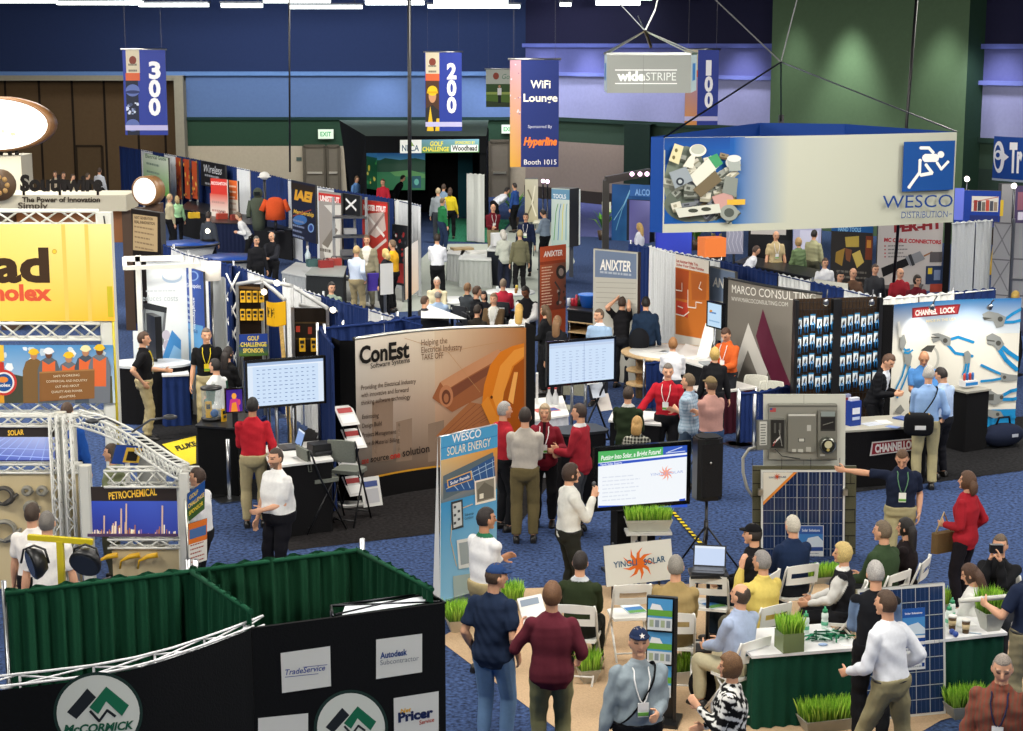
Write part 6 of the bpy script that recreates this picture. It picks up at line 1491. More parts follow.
L0=q-X*.14;mb.prism([(-.01,.05),(.29,.05),(.29,zt),(-.01,zt)],L0,X,(0,0,1),.05);mb.box((q.x,q.y,.02),(.4,.35,.04),math.atan2(X.y,X.x));mb.bar(L0+X*.29+N*.06,L0+X*.29+N*.06+Vector((0,0,zt+.02)),.03);mb.build('frame',r)
for k in range(3):
 z1=zt-.01-k*.34
 P=lambda a,b,o:L0+X*a+Vector((0,0,z1-.31+b))+N*(o+.03*(1-b/.31))
 mb=MB('3f82b8','print');mb.poly([P(.01,0,.03),P(.25,0,.03),P(.25,.31,.03),P(.01,.31,.03)],'4a90c4');mb.poly([P(.01,.14,.032),P(.25,.14,.032),P(.25,.2,.032),P(.01,.2,.032)],'5f9a3c');mb.poly([P(.03,.2,.033),P(.16,.2,.033),P(.13,.25,.033),P(.05,.26,.033)],'d8dde0');mb.poly([P(.01,0,.032),P(.25,0,.032),P(.25,.12,.032),P(.01,.12,.032)],'c4ccd2')
 for j in range(4):mb.poly([P(.03+j*.055,.03,.034),P(.07+j*.055,.03,.034),P(.07+j*.055,.1,.034),P(.03+j*.055,.1,.034)],'7d8a94' if j%2 else '9aa88a')
 mb.build('leaflet',r)
tz=.76;ta,tb=at(754,655,tz),at(852,647.5,tz);tdir=(V2(tb)-V2(ta)).normalized();tn=Vector((-tdir.y,tdir.x,0))
G='0e4030'
def gtable(label,a,b):quad_table(label,[a,b,b+tn*.72,a+tn*.72],tz,'dedfe0',G,group='green skirted tables',kind='drape')
gtable('green skirted table with wheatgrass cube and green bottles, left of solar panel',ta,tb)
tc,td=at(916,641.5,tz),at(1004,632,tz);gtable('green skirted table with coffee cups, right of the leaning solar panel',tc,td)
r=empty('solar_panel',V2(at(900,716,0)),0,'large blue solar panel leaning on the table behind the man in white shirt','solar panel')
a,b=at(859,722,.01),at(946,713.5,.01);tl=at(849.5,590.5,1.32);Xd=(b-a).normalized();tl=a+(tl-a)-Xd*((tl-a).dot(Xd))
s=board(r,'panel',a,b,tl,'cfd0ca',.04,'cell','b9bab4','metal');s.rect(.025,.02,.975,.98,'1f3358');
for k in range(1,6):s.rect(.025+.95*k/6-.004,.02,.025+.95*k/6+.004,.98,'aab0b0')
for k in range(1,9):s.rect(.025,.02+.96*k/9-.003,.975,.02+.96*k/9+.003,'aab0b0')
for k in range(6):
 for e in(.33,.67):u=.025+.95*(k+e)/6;s.rect(u-.0015,.02,u+.0015,.98,'56698c')
s.rect(.5,.36,.76,.83,'dfe2e2');s.rect(.5,.62,.76,.83,'4a8cc8');s.rect(.5,.76,.76,.83,'2a58a4');s.rect(.5,.53,.76,.6,'24468c');s.poly([(.52,.63),(.56,.7),(.68,.72),(.76,.67),(.76,.63)],'c8d8e4');s.text('Solar Solutions',.63,.785,.014,'e8eef6','c',.02,wd=.2);s.lines(.52,.74,.38,.51,5,'9aa2ac');s.rect(.72,.38,.75,.41,'24468c');s.text('YINGLI SOLAR',.63,.555,.014,'dfe6f4','c',.02,wd=.2)
fin(s)
PG='planters of wheatgrass'
def planter_px(label,x,y,L,W,H,gh,z=0,box='b4b3a4',kind='satin',rz=.26):q=at(x,y,z);return planter(label,q,L,W,H,gh,rz,box,kind,z,PG)
planter_px('glass cube of wheatgrass at the left end of the green skirted table',789,649,.22,.22,.19,.2,tz,'6d7a50','gloss')
planter_px('grey metal cube of wheatgrass on the right end of the table',990,629,.24,.24,.2,.26,tz,'a9aaa2')
planter_px('long low tray of wheatgrass on the floor before the left table',829,729,.60,.26,.14,.2,0,'9a9a90')
planter_px('low tray of wheatgrass on the floor right of the solar panel',966,716,.42,.24,.14,.2,0,'9a9a90')
planter_px('long low tray of wheatgrass under the blue solar panel, behind seated people',818,583,.55,.22,.1,.16,0,'a9a99f')
planter_px('small square planter of wheatgrass on the floor by the brochure rack',682,683,.22,.22,.16,.2,0,'bfbfb6')
planter_px('square planter of wheatgrass left of the roll-up banner foot',457,631,.24,.24,.15,.24,0,'b5a890')
planter_px('square planter of wheatgrass right of the roll-up banner',510,610,.28,.26,.15,.22,0,'b5a890')
planter_px('square planter of wheatgrass beside the man in maroon shirt',588,682,.22,.22,.16,.24,0,'a9a494')
planter_px('low planter of wheatgrass behind the table with coffee cups',940,612,.2,.2,.12,.2,0,'9a9a90')
def bottle(label,x,y,z,body='d5e2dc',cap='1f8a5a',h=.2,r=.036):
 q=at(x,y,z);rr=empty('water_bottle',(q.x,q.y,z),0,label,'bottle','green capped sport bottles');mb=MB(body,'satin',True);mb.lathe((0,0,0),[(r*.9,0),(r,.01),(r,h*.45),(r*.86,h*.52),(r,h*.6),(r*.95,h*.8),(r*.5,h*.86)],14);mb.lathe((0,0,h*.2),[(r*1.01,0),(r*1.02,.002),(r*1.02,h*.2),(r*1.01,h*.2)],14,col='5aa886');mb.build('body',rr,world=False);mb=MB(cap,'satin',True);mb.lathe((0,0,h*.86),[(r*.75,0),(r*.7,.03),(r*.3,.035),(r*.25,.06)],12);mb.build('cap',rr,world=False)
bottle('green capped white bottle nearest the wheatgrass cube',805.5,633,tz);bottle('green capped white bottle behind the pile of green lanyards',824.5,628.5,tz)
bottle('green capped bottle left of the coffee cups on the right table',948.5,626,tz);bottle('green capped bottle hidden half behind the coffee cups',951.5,619,tz)
def cup(label,x,y,z=tz):
 q=at(x,y,z);rr=empty('coffee_cup',(q.x,q.y,z),0,label,'cup','paper coffee cups');mb=MB('5a4630','print',True);mb.lathe((0,0,0),[(.032,0),(.042,.13),(.03,.131)],14);mb.lathe((0,0,.045),[(.0365,0),(.0415,.05)],14,col='c8b48c');mb.build('cup_body',rr,world=False);mb=MB('e8e6e0','satin',True);mb.lathe((0,0,.128),[(.045,0),(.044,.012),(.036,.02)],14);mb.build('lid',rr,world=False)
cup('white lidded coffee cup left of another on the right table',952,629);cup('white lidded coffee cup beside the blue stress balls',965.5,633)
for x,y,l in((952,634.5,'left of two small blue balls on the right table'),(955.5,637,'right of two small blue balls on the right table')):
 q=at(x,y,tz);mb=MB('2a4a9a','satin',True);mb.ball((q.x,q.y,tz+.03),.03,12,8);mb.build('ball',None,label=l,cat='ball')
rr_=random.Random(8);mb=MB('1d6a4a','cloth',True)
q0=at(826,638,tz)
for k in range(26):
 a=rr_.uniform(0,3.1);p=q0+Vector((rr_.uniform(-.14,.16),rr_.uniform(-.1,.1),rr_.uniform(.008,.05)));d=Vector((math.cos(a),math.sin(a),0))*rr_.uniform(.06,.16);mb.tube([p-d,p+Vector((rr_.uniform(-.04,.04),rr_.uniform(-.04,.04),.012)),p+d],.008,5,col=['1d6a4a','2f8a64','14503a','b9d4c8'][k%4])
mb.build('lanyard_pile',None,label='tangled pile of green lanyards on the left green skirted table',cat='lanyards',kind='stuff')
q=at(823,645.5,tz);mb=MB('9ab4dc','satin',True);mb.ball((q.x,q.y,tz+.012),(.05,.03,.012),12,6);mb.build('magnet',None,label='flat pale blue trinket near the front edge of the left table',cat='trinket')
paper('white leaflet lying near the solar panel on the left table',845,641,tz,.2,.28,.4,'eef0f0');paper('white leaflet on the right table behind the coffee cups',962,622,tz,.21,.28,.2,'eef0ee')
mb=MB('b8c8d8','satin',True);q=at(975,634,tz);mb.tube([(q.x-.06,q.y+.02,tz+.008),(q.x+.06,q.y-.02,tz+.008)],.007,6);mb.build('pen',None,label='thin pale pen lying on the right table by the blue balls',cat='pen')
# ================================================================ left aisle: tall kiosk, phone poster, yellow meter booth
Yk=40.0;K=lambda x,y,Y_=Yk:atY(x,y,Y_)
r=empty('kiosk',(K(60,300).x,Yk,0),0,'cream kiosk canopy with big black serif letters standing on top','kiosk')
a,b=K(-30,211),K(127,211);zt=K(0,195).z
mb=MB('c3bda8','paint');mb.box(((a.x+b.x)/2,Yk+.6,(a.z+zt)/2),(b.x-a.x,1.3,zt-a.z));mb.build('canopy',r)
for x in(-10,120):mb=MB('4a3420','paint');mb.box((K(x,0).x,Yk+.6,a.z/2),(.4,.8,a.z));mb.build('column',r)
mb=MB('caa050','lightbox');mb.box(((a.x+b.x)/2,Yk+.7,a.z-.4),((b.x-a.x)*.92,.4,.75),col='7a4a22');mb.build('header_light',r)
w,h,fm=flat(K(18,193,Yk-.1),K(106,193,Yk-.1),K(18,172,Yk-.1));s=Sheet(w,h,fm,1,'print',.002)
s.TX('Southwire',20,190.5,103,190.5,15,'1a1512',.05);s.TX('The Power of Innovation',22,202,100,202,5,'3a3024',.03);s.TX('Simply',18,208.5,48,208.5,6,'4a4034',.02);s.build('lettering',r)
for x in(24,60,98):mb=MB('2a2420','metal');p=K(x,195,Yk-.06);mb.bar(p,(p.x,p.y,K(0,182).z),.05);mb.build('letter_bracket',r)
mb=MB('55402a','paint',True);c=K(0,185,Yk-.3);mb.lathe(c,[(.02,-.05),(.36,-.05),(.36,.05),(.02,.05)],24,axis=(0,-1,0));o=mb.build('logo_disc',r)
mb=MB('b08a50','paint',True)
for k in range(8):t=2*math.pi*k/8;mb.ball(c+Vector((.18*math.cos(t),-.06,.18*math.sin(t))),(.06,.02,.06),8,6)
mb.build('logo_petal',o)
r=empty('oval_sign',(K(0,230,43).x,43,0),0,'big glowing oval sign with bronze rim at the left edge','sign')
c=K(-4,124.5,42.6);rx=K(53,124,42.6).x-c.x;rz=c.z-K(0,152,42.6).z
def ov(k,y,n=36):return[c+Vector((rx*k*math.cos(2*math.pi*i/n),y,rz*k*math.sin(2*math.pi*i/n)))for i in range(n)]
mb=MB('7a5634','satin',True);mb.loft([ov(.95,.5),ov(1.0,.45),ov(1.0,0),ov(.9,-.03),ov(.88,.05)]);mb.build('rim',r)
mb=MB('f4f2ea','light',False);o_=ov(.91,-.035);mb.face([mb.pt(p)for p in o_]);mb.build('light_face',r)
w,h,fm=flat(K(0,140,42.5),K(40,140,42.5),K(0,100,42.5));s=Sheet(w,h,fm,1,'print',.002);s.TX('Apuff',0,113.5,17,113.5,7,'9aa0a4',0);s.E(3,131,1.5,2.5,'d8b0a0');s.E(13,134,2.5,2,'e0d090');s.build('lettering',r)
mb=MB('c9c3ae','paint');p=K(6,200,43);z2=K(0,155,43).z;mb.box((p.x,43.2,z2/2),(1.0,1.0,z2));mb.build('pedestal',r)
for x in(1,10,17):mb=MB('2a2624','satin',True);p=K(x,155,42.9);mb.tube([p,p+Vector((0,0,.1))],.05,8);mb.build('spotlight',r)
Yd=39;r=empty('disc_sign',(K(147,260,Yd).x,Yd,0),0,'round glowing disc sign with bronze ring beside the cream kiosk','sign')
c=K(147,190.5,Yd);mb=MB('86613a','satin',True);mb.lathe(c,[(.25,-.28),(.32,-.25),(.33,.1),(.3,.12),(.28,.1)],28,axis=(-.35,-1,0));mb.build('ring',r)
mb=MB('fbf8f0','light');mb.lathe(c+Vector((-.35,-1,0)).normalized()*.11,[(.29,0),(.02,.004)],28,axis=(-.35,-1,0));mb.build('light_face',r)
mb=MB('4a3018','satin');mb.box((c.x+.1,Yd+.25,(c.z-.3)/2),(.35,.3,c.z-.3));mb.build('column',r)
s=booth_sign('lantern_poster','rounded dark frame with a tan poster beside the disc sign','poster',(131,208.5),(160,213),(131,262),37.5,'1d1712',.12,.6)
s.P([(133,214),(157.5,217),(157.5,252),(133,250)],'b8a078');s.TX('NEXT GENERATION',134.5,218.5,153,220.5,2.6,'4a3a28',.03);s.TX('REAL INNOVATION',134.5,223,155,225.2,2.8,'4a3a28',.03);s.LN(135,229,155,246,5,'8a7456',.4,.3);fin(s)
q=K(171,262,38.5);mb=MB('7a5a34','satin',True);mb.lathe((q.x,38.5,0),[(.45,0),(.5,.5),(.5,1.2),(.42,1.55),(.02,1.56)],20);mb.build('barrel_counter',None,label='brown barrel shaped counter right of the tan poster',cat='counter')
Yq=31;zt=K(0,262,Yq).z
r=empty('poster_wall',(K(155,410,Yq).x,Yq,0),0,'white framed poster wall showing a rugged handset','display')
s=board(r,'poster',(K(136,0,Yq).x,Yq,.3),(K(181,0,Yq).x,Yq+.1,.3),(K(136,0,Yq).x,Yq,zt),'e6ebec',.03,'print')
s.GR(136,330,181,413,'cfe0ee','bcd6ec','e6ebec','e6ebec');s.TX('reduces costs',140,301,178,301,6,'b8c2c6',0);s.LN(146,290,176,293,1,'c8d0d4',.5,.1);s.E(172,277,10,6,'b4c8dc');s.E(172,275.5,9,5,'e6ebec')
s.P([(145,304),(166,308),(166.5,312),(163.5,345),(142,345),(143,312)],'6a6d70');s.P([(146,308),(164,312),(162,332),(144,330)],'9aa0a2');s.P([(143,304),(148,303),(167,307.5),(166.5,313),(145,309)],'2c2f32');s.E(166,335,4,5,'c9c2d0');s.E(167,345,4,5,'c2bccb');s.E(165,354,4,4,'c9c2d0');s.P([(160,365),(172,330),(181,340),(181,400),(155,400)],'4a90d0');s.P([(165,368),(174,345),(181,350),(181,375)],'8ec0ea')
fin(s)
for x,y in((128,255),(182.5,257)):mb=MB('d6d6ce','satin');q=K(x,0,Yq-.1);mb.box((q.x,Yq-.1,K(0,y,Yq).z/2),(.09,.09,K(0,y,Yq).z));mb.build('post',r)
mb=MB('dcdcd4','satin');mb.bar(K(124,259,Yq-.1),K(184,258,Yq-.1),.09);mb.bar(K(125,268,Yq-1.2),K(200,265,Yq-.6),.07);mb.bar(K(124,259,Yq-.1),K(125,268,Yq-1.2),.07);mb.build('top_rail',r)
r=booth_sign('blue_pillar_sign','tall blue banner with sideways white lettering beside the handset poster','banner',(183.5,266),(203,272),(183.5,400),31.2,'23489a',.04,.3)
s=r;s.P([(183.5,322),(203,326),(203,400),(183.5,398)],'5a98cc');s.E(193,276,5.5,5,'7d9ccc');s.E(193,276,4.2,3.8,'23489a');s.TX('Singlepoint',187,287,201,288.5,4,'d8e0ee',.01)
a=s.inv(195,298);s.text('singlepoint',a[0]-.1,a[1],.042,'e8ecf2','l',.01,rot=-90);s.LN(186,296,190,318,5,'a8bcdc',.5,.2);s.TX('Easy Setup',185.5,331,198,333,4,'2a5a9a',.01);fin(s)
q=at(204,395,0);rr=empty('drum_lamp',(K(202,0,30.6).x,30.6,0),0,'white drum shade on a lattice pop-up column','lamp');zt=K(0,262,30.6).z;mb=MB('e8e0d2','lightbox',True);mb.lathe((K(203,0,30.6).x,30.6,zt-.32),[(.16,0),(.17,.32),(.02,.33)],20);mb.build('shade',rr);mb=MB('aaaaaa','metal',True);mb.tube([(K(203,0,30.6).x,30.6,0),(K(203,0,30.6).x,30.6,zt-.3)],.03,8);mb.build('pole',rr)
r=empty('lattice_stand',(K(221,400,30.4).x,30.4,0),0,'white lattice pop-up frame beside a pale curved panel','display')
z0,zt=.05,K(0,274,30.4).z
mb=MB('e2e2de','satin',True)
for k in range(6):
 za,zb2=z0+(zt-z0)*k/6,z0+(zt-z0)*(k+1)/6;xa_,xb_=K(217,0,30.4).x,K(229,0,30.4).x
 mb.tube([(xa_,30.4,za),(xb_,30.5,zb2)],.014,5);mb.tube([(xb_,30.4,za),(xa_,30.5,zb2)],.014,5);mb.tube([(xa_,30.7,za),(xb_,30.7,zb2)],.012,5)
mb.build('lattice',r)
mb=MB('c8cbcc','print',True);pts=[Vector((K(204+2.2*k,0,30.5).x,30.5+.3*math.sin(k/6*3.1),0))for k in range(7)]
for p,q in zip(pts,pts[1:]):mb.poly([p,q,q+Vector((0,0,zt-.1)),p+Vector((0,0,zt-.1))])
mb.build('curved_panel',r)
r=empty('curved_counter',V2(at(150,436,0)),0,'curved black counter with pale top behind the man in khaki trousers','counter')
pts=[at(160+26*math.cos(t)*.35-8,428+14*math.sin(t),0)for t in[2*math.pi*k/20 for k in range(20)]];c=V2(at(152,420,0));out=[(.72*math.cos(t),.42*math.sin(t))for t in[2*math.pi*k/24 for k in range(24)]]
mb=MB('131315','fabric');mb.prism(out,(c.x,c.y,1.0),(1,0,0),(0,1,0),.99);mb.build('body',r);mb=MB('c9cdd0','satin');mb.prism([(x*1.03,y*1.05)for x,y in out],(c.x,c.y,1.04),(1,0,0),(0,1,0),.04);mb.build('top',r)
q=at(153,372,1.04);rr=empty('demo_monitor',(c.x+.05,c.y,1.04),0,'black monitor seen edge on, on the curved black counter','monitor');mb=MB('14161a','satin');mb.box((c.x+.08,c.y+.1,1.5),(.12,.5,.75),.5);mb.build('case',rr);mb=MB('14161a','satin',True);mb.tube([(c.x+.08,c.y+.1,1.04),(c.x+.08,c.y+.1,1.2)],.04,8);mb.build('foot',rr)
tq=[at(163,375,.92),at(188,374,.92),at(186,367,.92),at(162,368,.92)];quad_table('blue skirted table under the rugged handset poster',tq,.92,'d8dadc','1b3064')
tq=[at(197,425,1.05),at(237,428,1.05),at(250,414,1.05),at(212,410,1.05)];quad_table('black counter with a clear dome case and thermal camera screen',tq,1.05,'17181a','0f1011',cat='counter',name='counter',kind='fabric')
q=at(212,419,1.06);rr=empty('dome_case',(q.x,q.y,1.06),0,'clear round display case with yellow meter on the black counter','case')
mb=MB('c8d0d0','glass',True);mb.lathe((0,0,.03),[(.15,0),(.15,.45),(.145,.46)],24);mb.build('glass_wall',rr,world=False);mb=MB('1a1a1c','satin',True);mb.lathe((0,0,0),[(.16,0),(.16,.03),(.01,.031)],24);mb.build('base',rr,world=False);mb=MB('1a1a1c','satin',True);mb.lathe((0,0,.46),[(.16,0),(.16,.03),(.01,.04)],24);mb.build('lid',rr,world=False)
mb=MB('e0b020','satin');mb.box((-.04,-.02,.15),(.09,.06,.24),bev=.02);mb.box((-.04,-.052,.2),(.06,.01,.07),col='2a2c2a');mb.build('meter',rr,world=False);mb=MB('3a6aa8','satin',True);mb.lathe((.05,-.05,.1),[(.02,-.02),(.06,-.02),(.06,.02),(.02,.02)],14,axis=(0,-1,0));mb.build('gauge',rr,world=False)
TL=atY(226,390,24.9);BL=atY(226,412,24.9);BL.x=TL.x;BR=at(242.5,411,BL.z);rr=empty('thermal_screen',V2(BL),0,'small screen with a purple and orange heat picture','screen');s=screen_on(rr,BL,BR,TL,bw=.02,thick=.05,bg='2a1a7a');s.GR(226,390,242.5,412,'3a1a9a','4a1a8a','2a1a7a','3a1a80');s.P([(229,412),(230,400),(234,397),(238,399),(240,412)],'c0307a');s.P([(231,412),(232,403),(236,402),(238,412)],'e88a2a');s.E(234,396,2.4,3,'f0a03a');s.E(239,402,1.5,3,'d04060');fin(s)
mb=MB('1a1b1e','satin');p=(BL+BR)/2;mb.box((p.x,p.y+.05,(1.05+BL.z)/2),(.08,.05,BL.z-1.0));mb.box((p.x,p.y+.04,1.06),(.25,.18,.02));mb.build('foot',rr)
def meter(label,p,rz=0,group='yellow hand meters',lying=False,s_=1.0):
 rr=empty('hand_meter',p,rz,label,'meter',group);mb=MB('e2ae1e','satin');mb.box((0,0,.09*s_),(.085*s_,.04*s_,.19*s_),bev=.015);mb.build('case',rr,world=False);mb=MB('23241f','gloss');mb.box((0,-.022*s_,.135*s_),(.06*s_,.006,.05*s_));mb.build('display',rr,world=False);mb=MB('2c2d2a','satin',True);mb.lathe((0,-.02*s_,.07*s_),[(.022*s_,0),(.022*s_,.012),(.01,.014)],12,axis=(0,-1,0));mb.build('dial',rr,world=False);return rr
q=at(224,421,1.06);meter('yellow and black meter lying before the clear dome case',Vector((q.x,q.y,1.06)),.8)
p=[at(162,445,0),at(196,436.5,0),at(196,464,0),at(188,466,0)]
mb=MB('d9c22a','print');mb.poly([v+Vector((0,0,.012))for v in p]);o=mb.build('floor_mat',None,label='yellow floor mat with black lettering on the black carpet',cat='mat')
c=at(184,449,.014);w,h,fm=flat(at(178,452,.016),at(200,446,.016),at(172,444,.016));s=Sheet(w,h,fm,1,'print',.001);s.text('FLUKE',.02,.15,.5,'1a1914','l',.05,wd=.9);s.build('lettering',o)
Yf=29.2;zt=K(0,283,Yf).z
r=empty('meter_wall',(K(250,0,Yf).x,Yf,0),0,'black wall panel hung with rows of yellow meters','display')
s=board(r,'panel',K(237,400,Yf),K(268,401,Yf+.2),K(237,283,Yf),'241a12',.06,'fabric','8d9094','metal');
s.R(238.5,286,262,290,'6a5030');s.R(238,305.5,262,307,'0f0c0a');s.R(238,323,262,324.5,'0f0c0a');fin(s)
for x in(237,262):mb=MB('b9bbbc','metal');p=K(x,283,Yf-.03);mb.bar((p.x,Yf-.03,0),(p.x,Yf-.03,zt),.05);mb.build('post',r)
m0=None
for j,y in enumerate((302,320)):
 for k in range(4):
  p=K(243+k*6.2,y,Yf-.10)
  if m0 is None:m0=meter('yellow hand meter hung in rows on the black wall panel',p,0,'meters on the black wall panel',s_=1.0)
  else:c=dup(m0);c.location=p
Yf2=28.6;r=empty('meter_wall',(K(310,0,Yf2).x,Yf2,0),0,'black wall panel with two yellow meters behind the left flat screen','display')
s=board(r,'panel',K(293,400,Yf2),K(327,400,Yf2),K(293,308,Yf2),'1f1812',.06,'fabric','9a9da0','metal');s.R(293,322,327,323.5,'4a3a24');s.R(293,338,327,339.5,'4a3a24');s.R(296,326,300,332,'b04030');s.R(308,327,312,334,'8a3a2a');fin(s)
for x in(292.5,327.5):mb=MB('b9bbbc','metal');p=K(x,307,Yf2-.03);mb.bar((p.x,Yf2-.03,0),(p.x,Yf2-.03,p.z),.05);mb.build('post',r)
for x,l in((302.5,'left yellow meter hung low on the wall behind the flat screen'),(314,'right yellow meter hung low on the wall behind the flat screen')):meter(l,K(x,351,Yf2-.1),0,None,s_=1.15)
Yg=28.2;r=empty('curved_banner',(K(268,0,Yg).x,Yg,0),0,'bright yellow curved panel with two black letters','sign');zt,zb_=K(0,301,Yg).z,K(0,325,Yg).z
cx=K(258.5,0,Yg).x;Wd=K(278.5,0,Yg).x-cx;fm=lambda u,v,o:Vector((cx+u,Yg-.18*math.sin(math.pi*u/Wd)-o,zb_+v));s=Sheet(Wd,zt-zb_,fm,12,'print',.001);s.rect(0,0,1,1,'e8b018');s.text('KE',.06,.38,.36,'1d1a12','l',.06,wd=.42);s.rect(0,0,1,.03,'b88810');s.build('panel',r)
for e in(0.02,.98):mb=MB('9a9da0','metal');mb.bar((cx+Wd*e,Yg+.02,0),(cx+Wd*e,Yg+.02,zt),.03);mb.build('post',r)
mb=MB('caa860','wood');mb.bar((cx+.02+Wd,Yg+.1,0),(cx+Wd*.6,Yg+.3,zb_),.06);mb.build('brace',r)
s=booth_sign('sponsor_sign','blue and green golf challenge sponsor sign below the yellow panel','sign',(239,334.5),(267.5,333.5),(239,355),26.5,'24408e',.02)
s.R(239,345,268,355.5,'4a6a2c');s.GR(239,346,268,355.5,'5a7a30','4a6a2c','2a3f6a','2a3f70');s.TX('GOLF',247.5,340.5,259,340.2,4.2,'ead060',.03);s.TX('CHALLENGE',240.5,346.7,266.5,346.2,4.2,'ead060',.03);s.TX('SPONSOR',243,352.8,264,352.4,4.2,'ead060',.03);fin(s)
r=empty('light_truss',V2(K(280,0,29)),0,'grey truss arms with small lamps over the yellow meter booth','truss');mb=MB('b4b6b6','satin',True)
for a,b in(((238,284),(262,280)),((262,280),(292,286)),((262,280),(285,300)),((292,286),(327,308)),((300,305),(345,312)),((327,308),(355,316))):mb.tube([K(*a,29.0),K(*b,28.4)],.035,6)
mb.tube([K(292,286,28.8),(K(292,286,28.8).x,28.8,0)],.03,6);mb.tube([K(350,315,28.4),(K(350,315,28.4).x,28.4,0)],.03,6);mb.build('beam',r)
for k,(x,y)in enumerate(((264,292),(277,283),(333,310),(345,323),(353,325))):mb=MB('fff3d8','lamp',True);mb.ball(K(x,y,28.3),.05,8,6);mb.build('bulb',r)
drape('blue and white drape line behind the yellow meter booth',[at(134,232,2.44),at(185,253,2.44),at(231,264,2.44),at(321,295,2.44),at(422,323.5,2.44)],['1b3064','dadcdc','1b3064','dadcdc','dadcdc','1a2d5e'],seg=1.0)
drape('blue side drape right of the white lattice frame',[at(231,264,2.44),at(229,285,2.44)],['1a2e60'],seg=1.2)
# ================================================================ far left row of booths
drape('blue and white drape line of the far left booth row',[at(119,146,2.44),at(190,158,2.44),at(250,170,2.44),at(316,186,2.44),at(394,199,2.44),at(421,205,2.44)],['1b3064','1b3064','d4d8dc','1b3064','d4d8dc','1b3064'],seg=1.4,posts=False,wl=.3)
def far_sign(name,label,cat,x0,y0,x1,y1,zt,bg,thick=.06,dy=0,kind='print',Y=None):
 if Y:zt=atY(x0,y0,Y).z
 TL=at(x0,y0,zt);TR=at(x1,y0+dy,zt);BLz=zat(y1,TL);rr=empty(name,((TL.x+TR.x)/2,TL.y,0),0,label,cat)
 s=board(rr,'panel',(TL.x,TL.y,max(BLz,.02)),(TR.x,TR.y,max(BLz,.02)),TL,bg,thick,kind)
 mb=MB('7d8084','metal');c=(TL+TR)/2;d=(TR-TL).normalized();n=Vector((-d.y,d.x,0));c=c+n*(thick+.03);mb.bar((c.x,c.y,0),(c.x,c.y,TL.z-.05),.06);mb.build('post',rr)
 return s
s=far_sign('green_poster','pale green poster in the far left booth row','poster',144,153,168,188,2.5,'c8d8c0',dy=5);s.GR(144,160,168,190,'5fa03c','6aac44','d4dccc','d0dac8');s.TX('Electrical Guide',145.5,157.5,166,161,3.5,'4a6a4a',.02);s.LN(147,165,160,178,3,'7a9080',.4,.3);fin(s)
for k,(x,l)in enumerate(((175.5,'left orange flame poster in the far left booth row'),(184,'middle orange flame poster in the far left booth row'),(191.5,'right orange flame poster in the far left booth row'))):
 s=far_sign('flame_poster',l,'poster',x,157+k*1.8,x+5,198,2.45,'b8502c',dy=1.2);s.NZ(x,160,x+5,196,['e0a040','c03a2a','6a2a20','e8c060'],14,3,k);fin(s)
s=far_sign('dark_poster','black poster with a white bird scrawl in the far left row','poster',200.5,160.5,225,185,2.5,'1f1f22',dy=4.5);s.TX('Wireless',204,172,222,175,8,'c8ccd0',.0,.3);s.LN(205,177,220,182,2,'8a8e94',.5,.3);fin(s)
s=far_sign('red_poster','red topped white poster reading recognition in the far left row','poster',210.5,178,227.5,222,2.2,'d8d0c8',dy=1.5);s.R(210.5,178,227.5,200,'c43a32');s.GR(210.5,195,227.5,212,'d8d0c8','d8d0c8','c8584a','c8584a');s.TX('RECOGNITION',211.5,184.5,226.5,185.5,3,'f0e4e0',.02);s.TX('Payment',217,213,226,213.6,3,'b03a34',.02);s.LN(212,202,226,209,2,'b08a84',.5,.3);fin(s)
s=far_sign('orange_poster','orange and white poster right of the red topped one','poster',228.5,180,237.5,218,2.15,'d8cfc4',dy=1);s.R(228.5,180,237.5,200,'dc6a34');s.LN(229.5,186,236.5,196,3,'f0d0b8',.5,.3);s.LN(229.5,203,236.5,214,3,'b89a88',.5,.3);fin(s)
def mann(name,label,cat,x,Y,z0,k):q=atY(x,200,Y);r=empty(name,(q.x,Y,z0),0,label,cat);r.scale=(k,k,k);return r
r=mann('welding_suit','grey hooded arc suit on a dummy, far left row','suit',258,53,.98,.80);mb=MB('4c5448','cloth',True);mb.lathe((0,0,0),[(.22,0),(.25,.3),(.27,.7),(.32,1.1),(.2,1.22),(.14,1.25)],14)
for e in(-1,1):mb.tube([(e*.28,0,1.12),(e*.36,-.05,.7),(e*.34,-.15,.5)],.09,8)
mb.build('coat',r,world=False);mb=MB('454c42','cloth',True);mb.ball((0,0,1.4),(.19,.2,.22),14,9);h_=mb.build('hood',r,world=False);mb=MB('1a1f1a','gloss');mb.box((0,-.2,1.4),(.22,.04,.14));mb.build('visor',h_,world=False)
r=mann('safety_jacket','orange safety jacket on a short stand, far left row','jacket',275,52.5,.98,.85);mb=MB('d0532a','cloth',True);mb.lathe((0,0,.45),[(.36,0),(.34,.3),(.34,.6),(.2,.75),(.1,.78)],14)
for e in(-1,1):mb.tube([(e*.3,0,1.13),(e*.48,-.05,.75)],.1,8)
mb.build('jacket_body',r,world=False);mb=MB('1c1d22','satin',True);mb.tube([(0,0,0),(0,0,.5)],.05,8);mb.lathe((0,0,0),[(.3,0),(.3,.04),(.05,.05)],12);mb.build('stand',r,world=False)
r=mann('helmet_stand','white hard hat on a tall dark stand behind the arc suit','helmet',265,54,.98,.9);mb=MB('e0e0dc','satin',True);mb.ball((0,0,1.75),(.18,.2,.14),14,8);mb.lathe((0,0,1.7),[(.18,0),(.23,0),(.23,.02),(.18,.03)],14);mb.build('shell',r,world=False);mb=MB('23252a','satin',True);mb.tube([(0,0,0),(0,0,1.65)],.05,8);mb.build('stand',r,world=False)
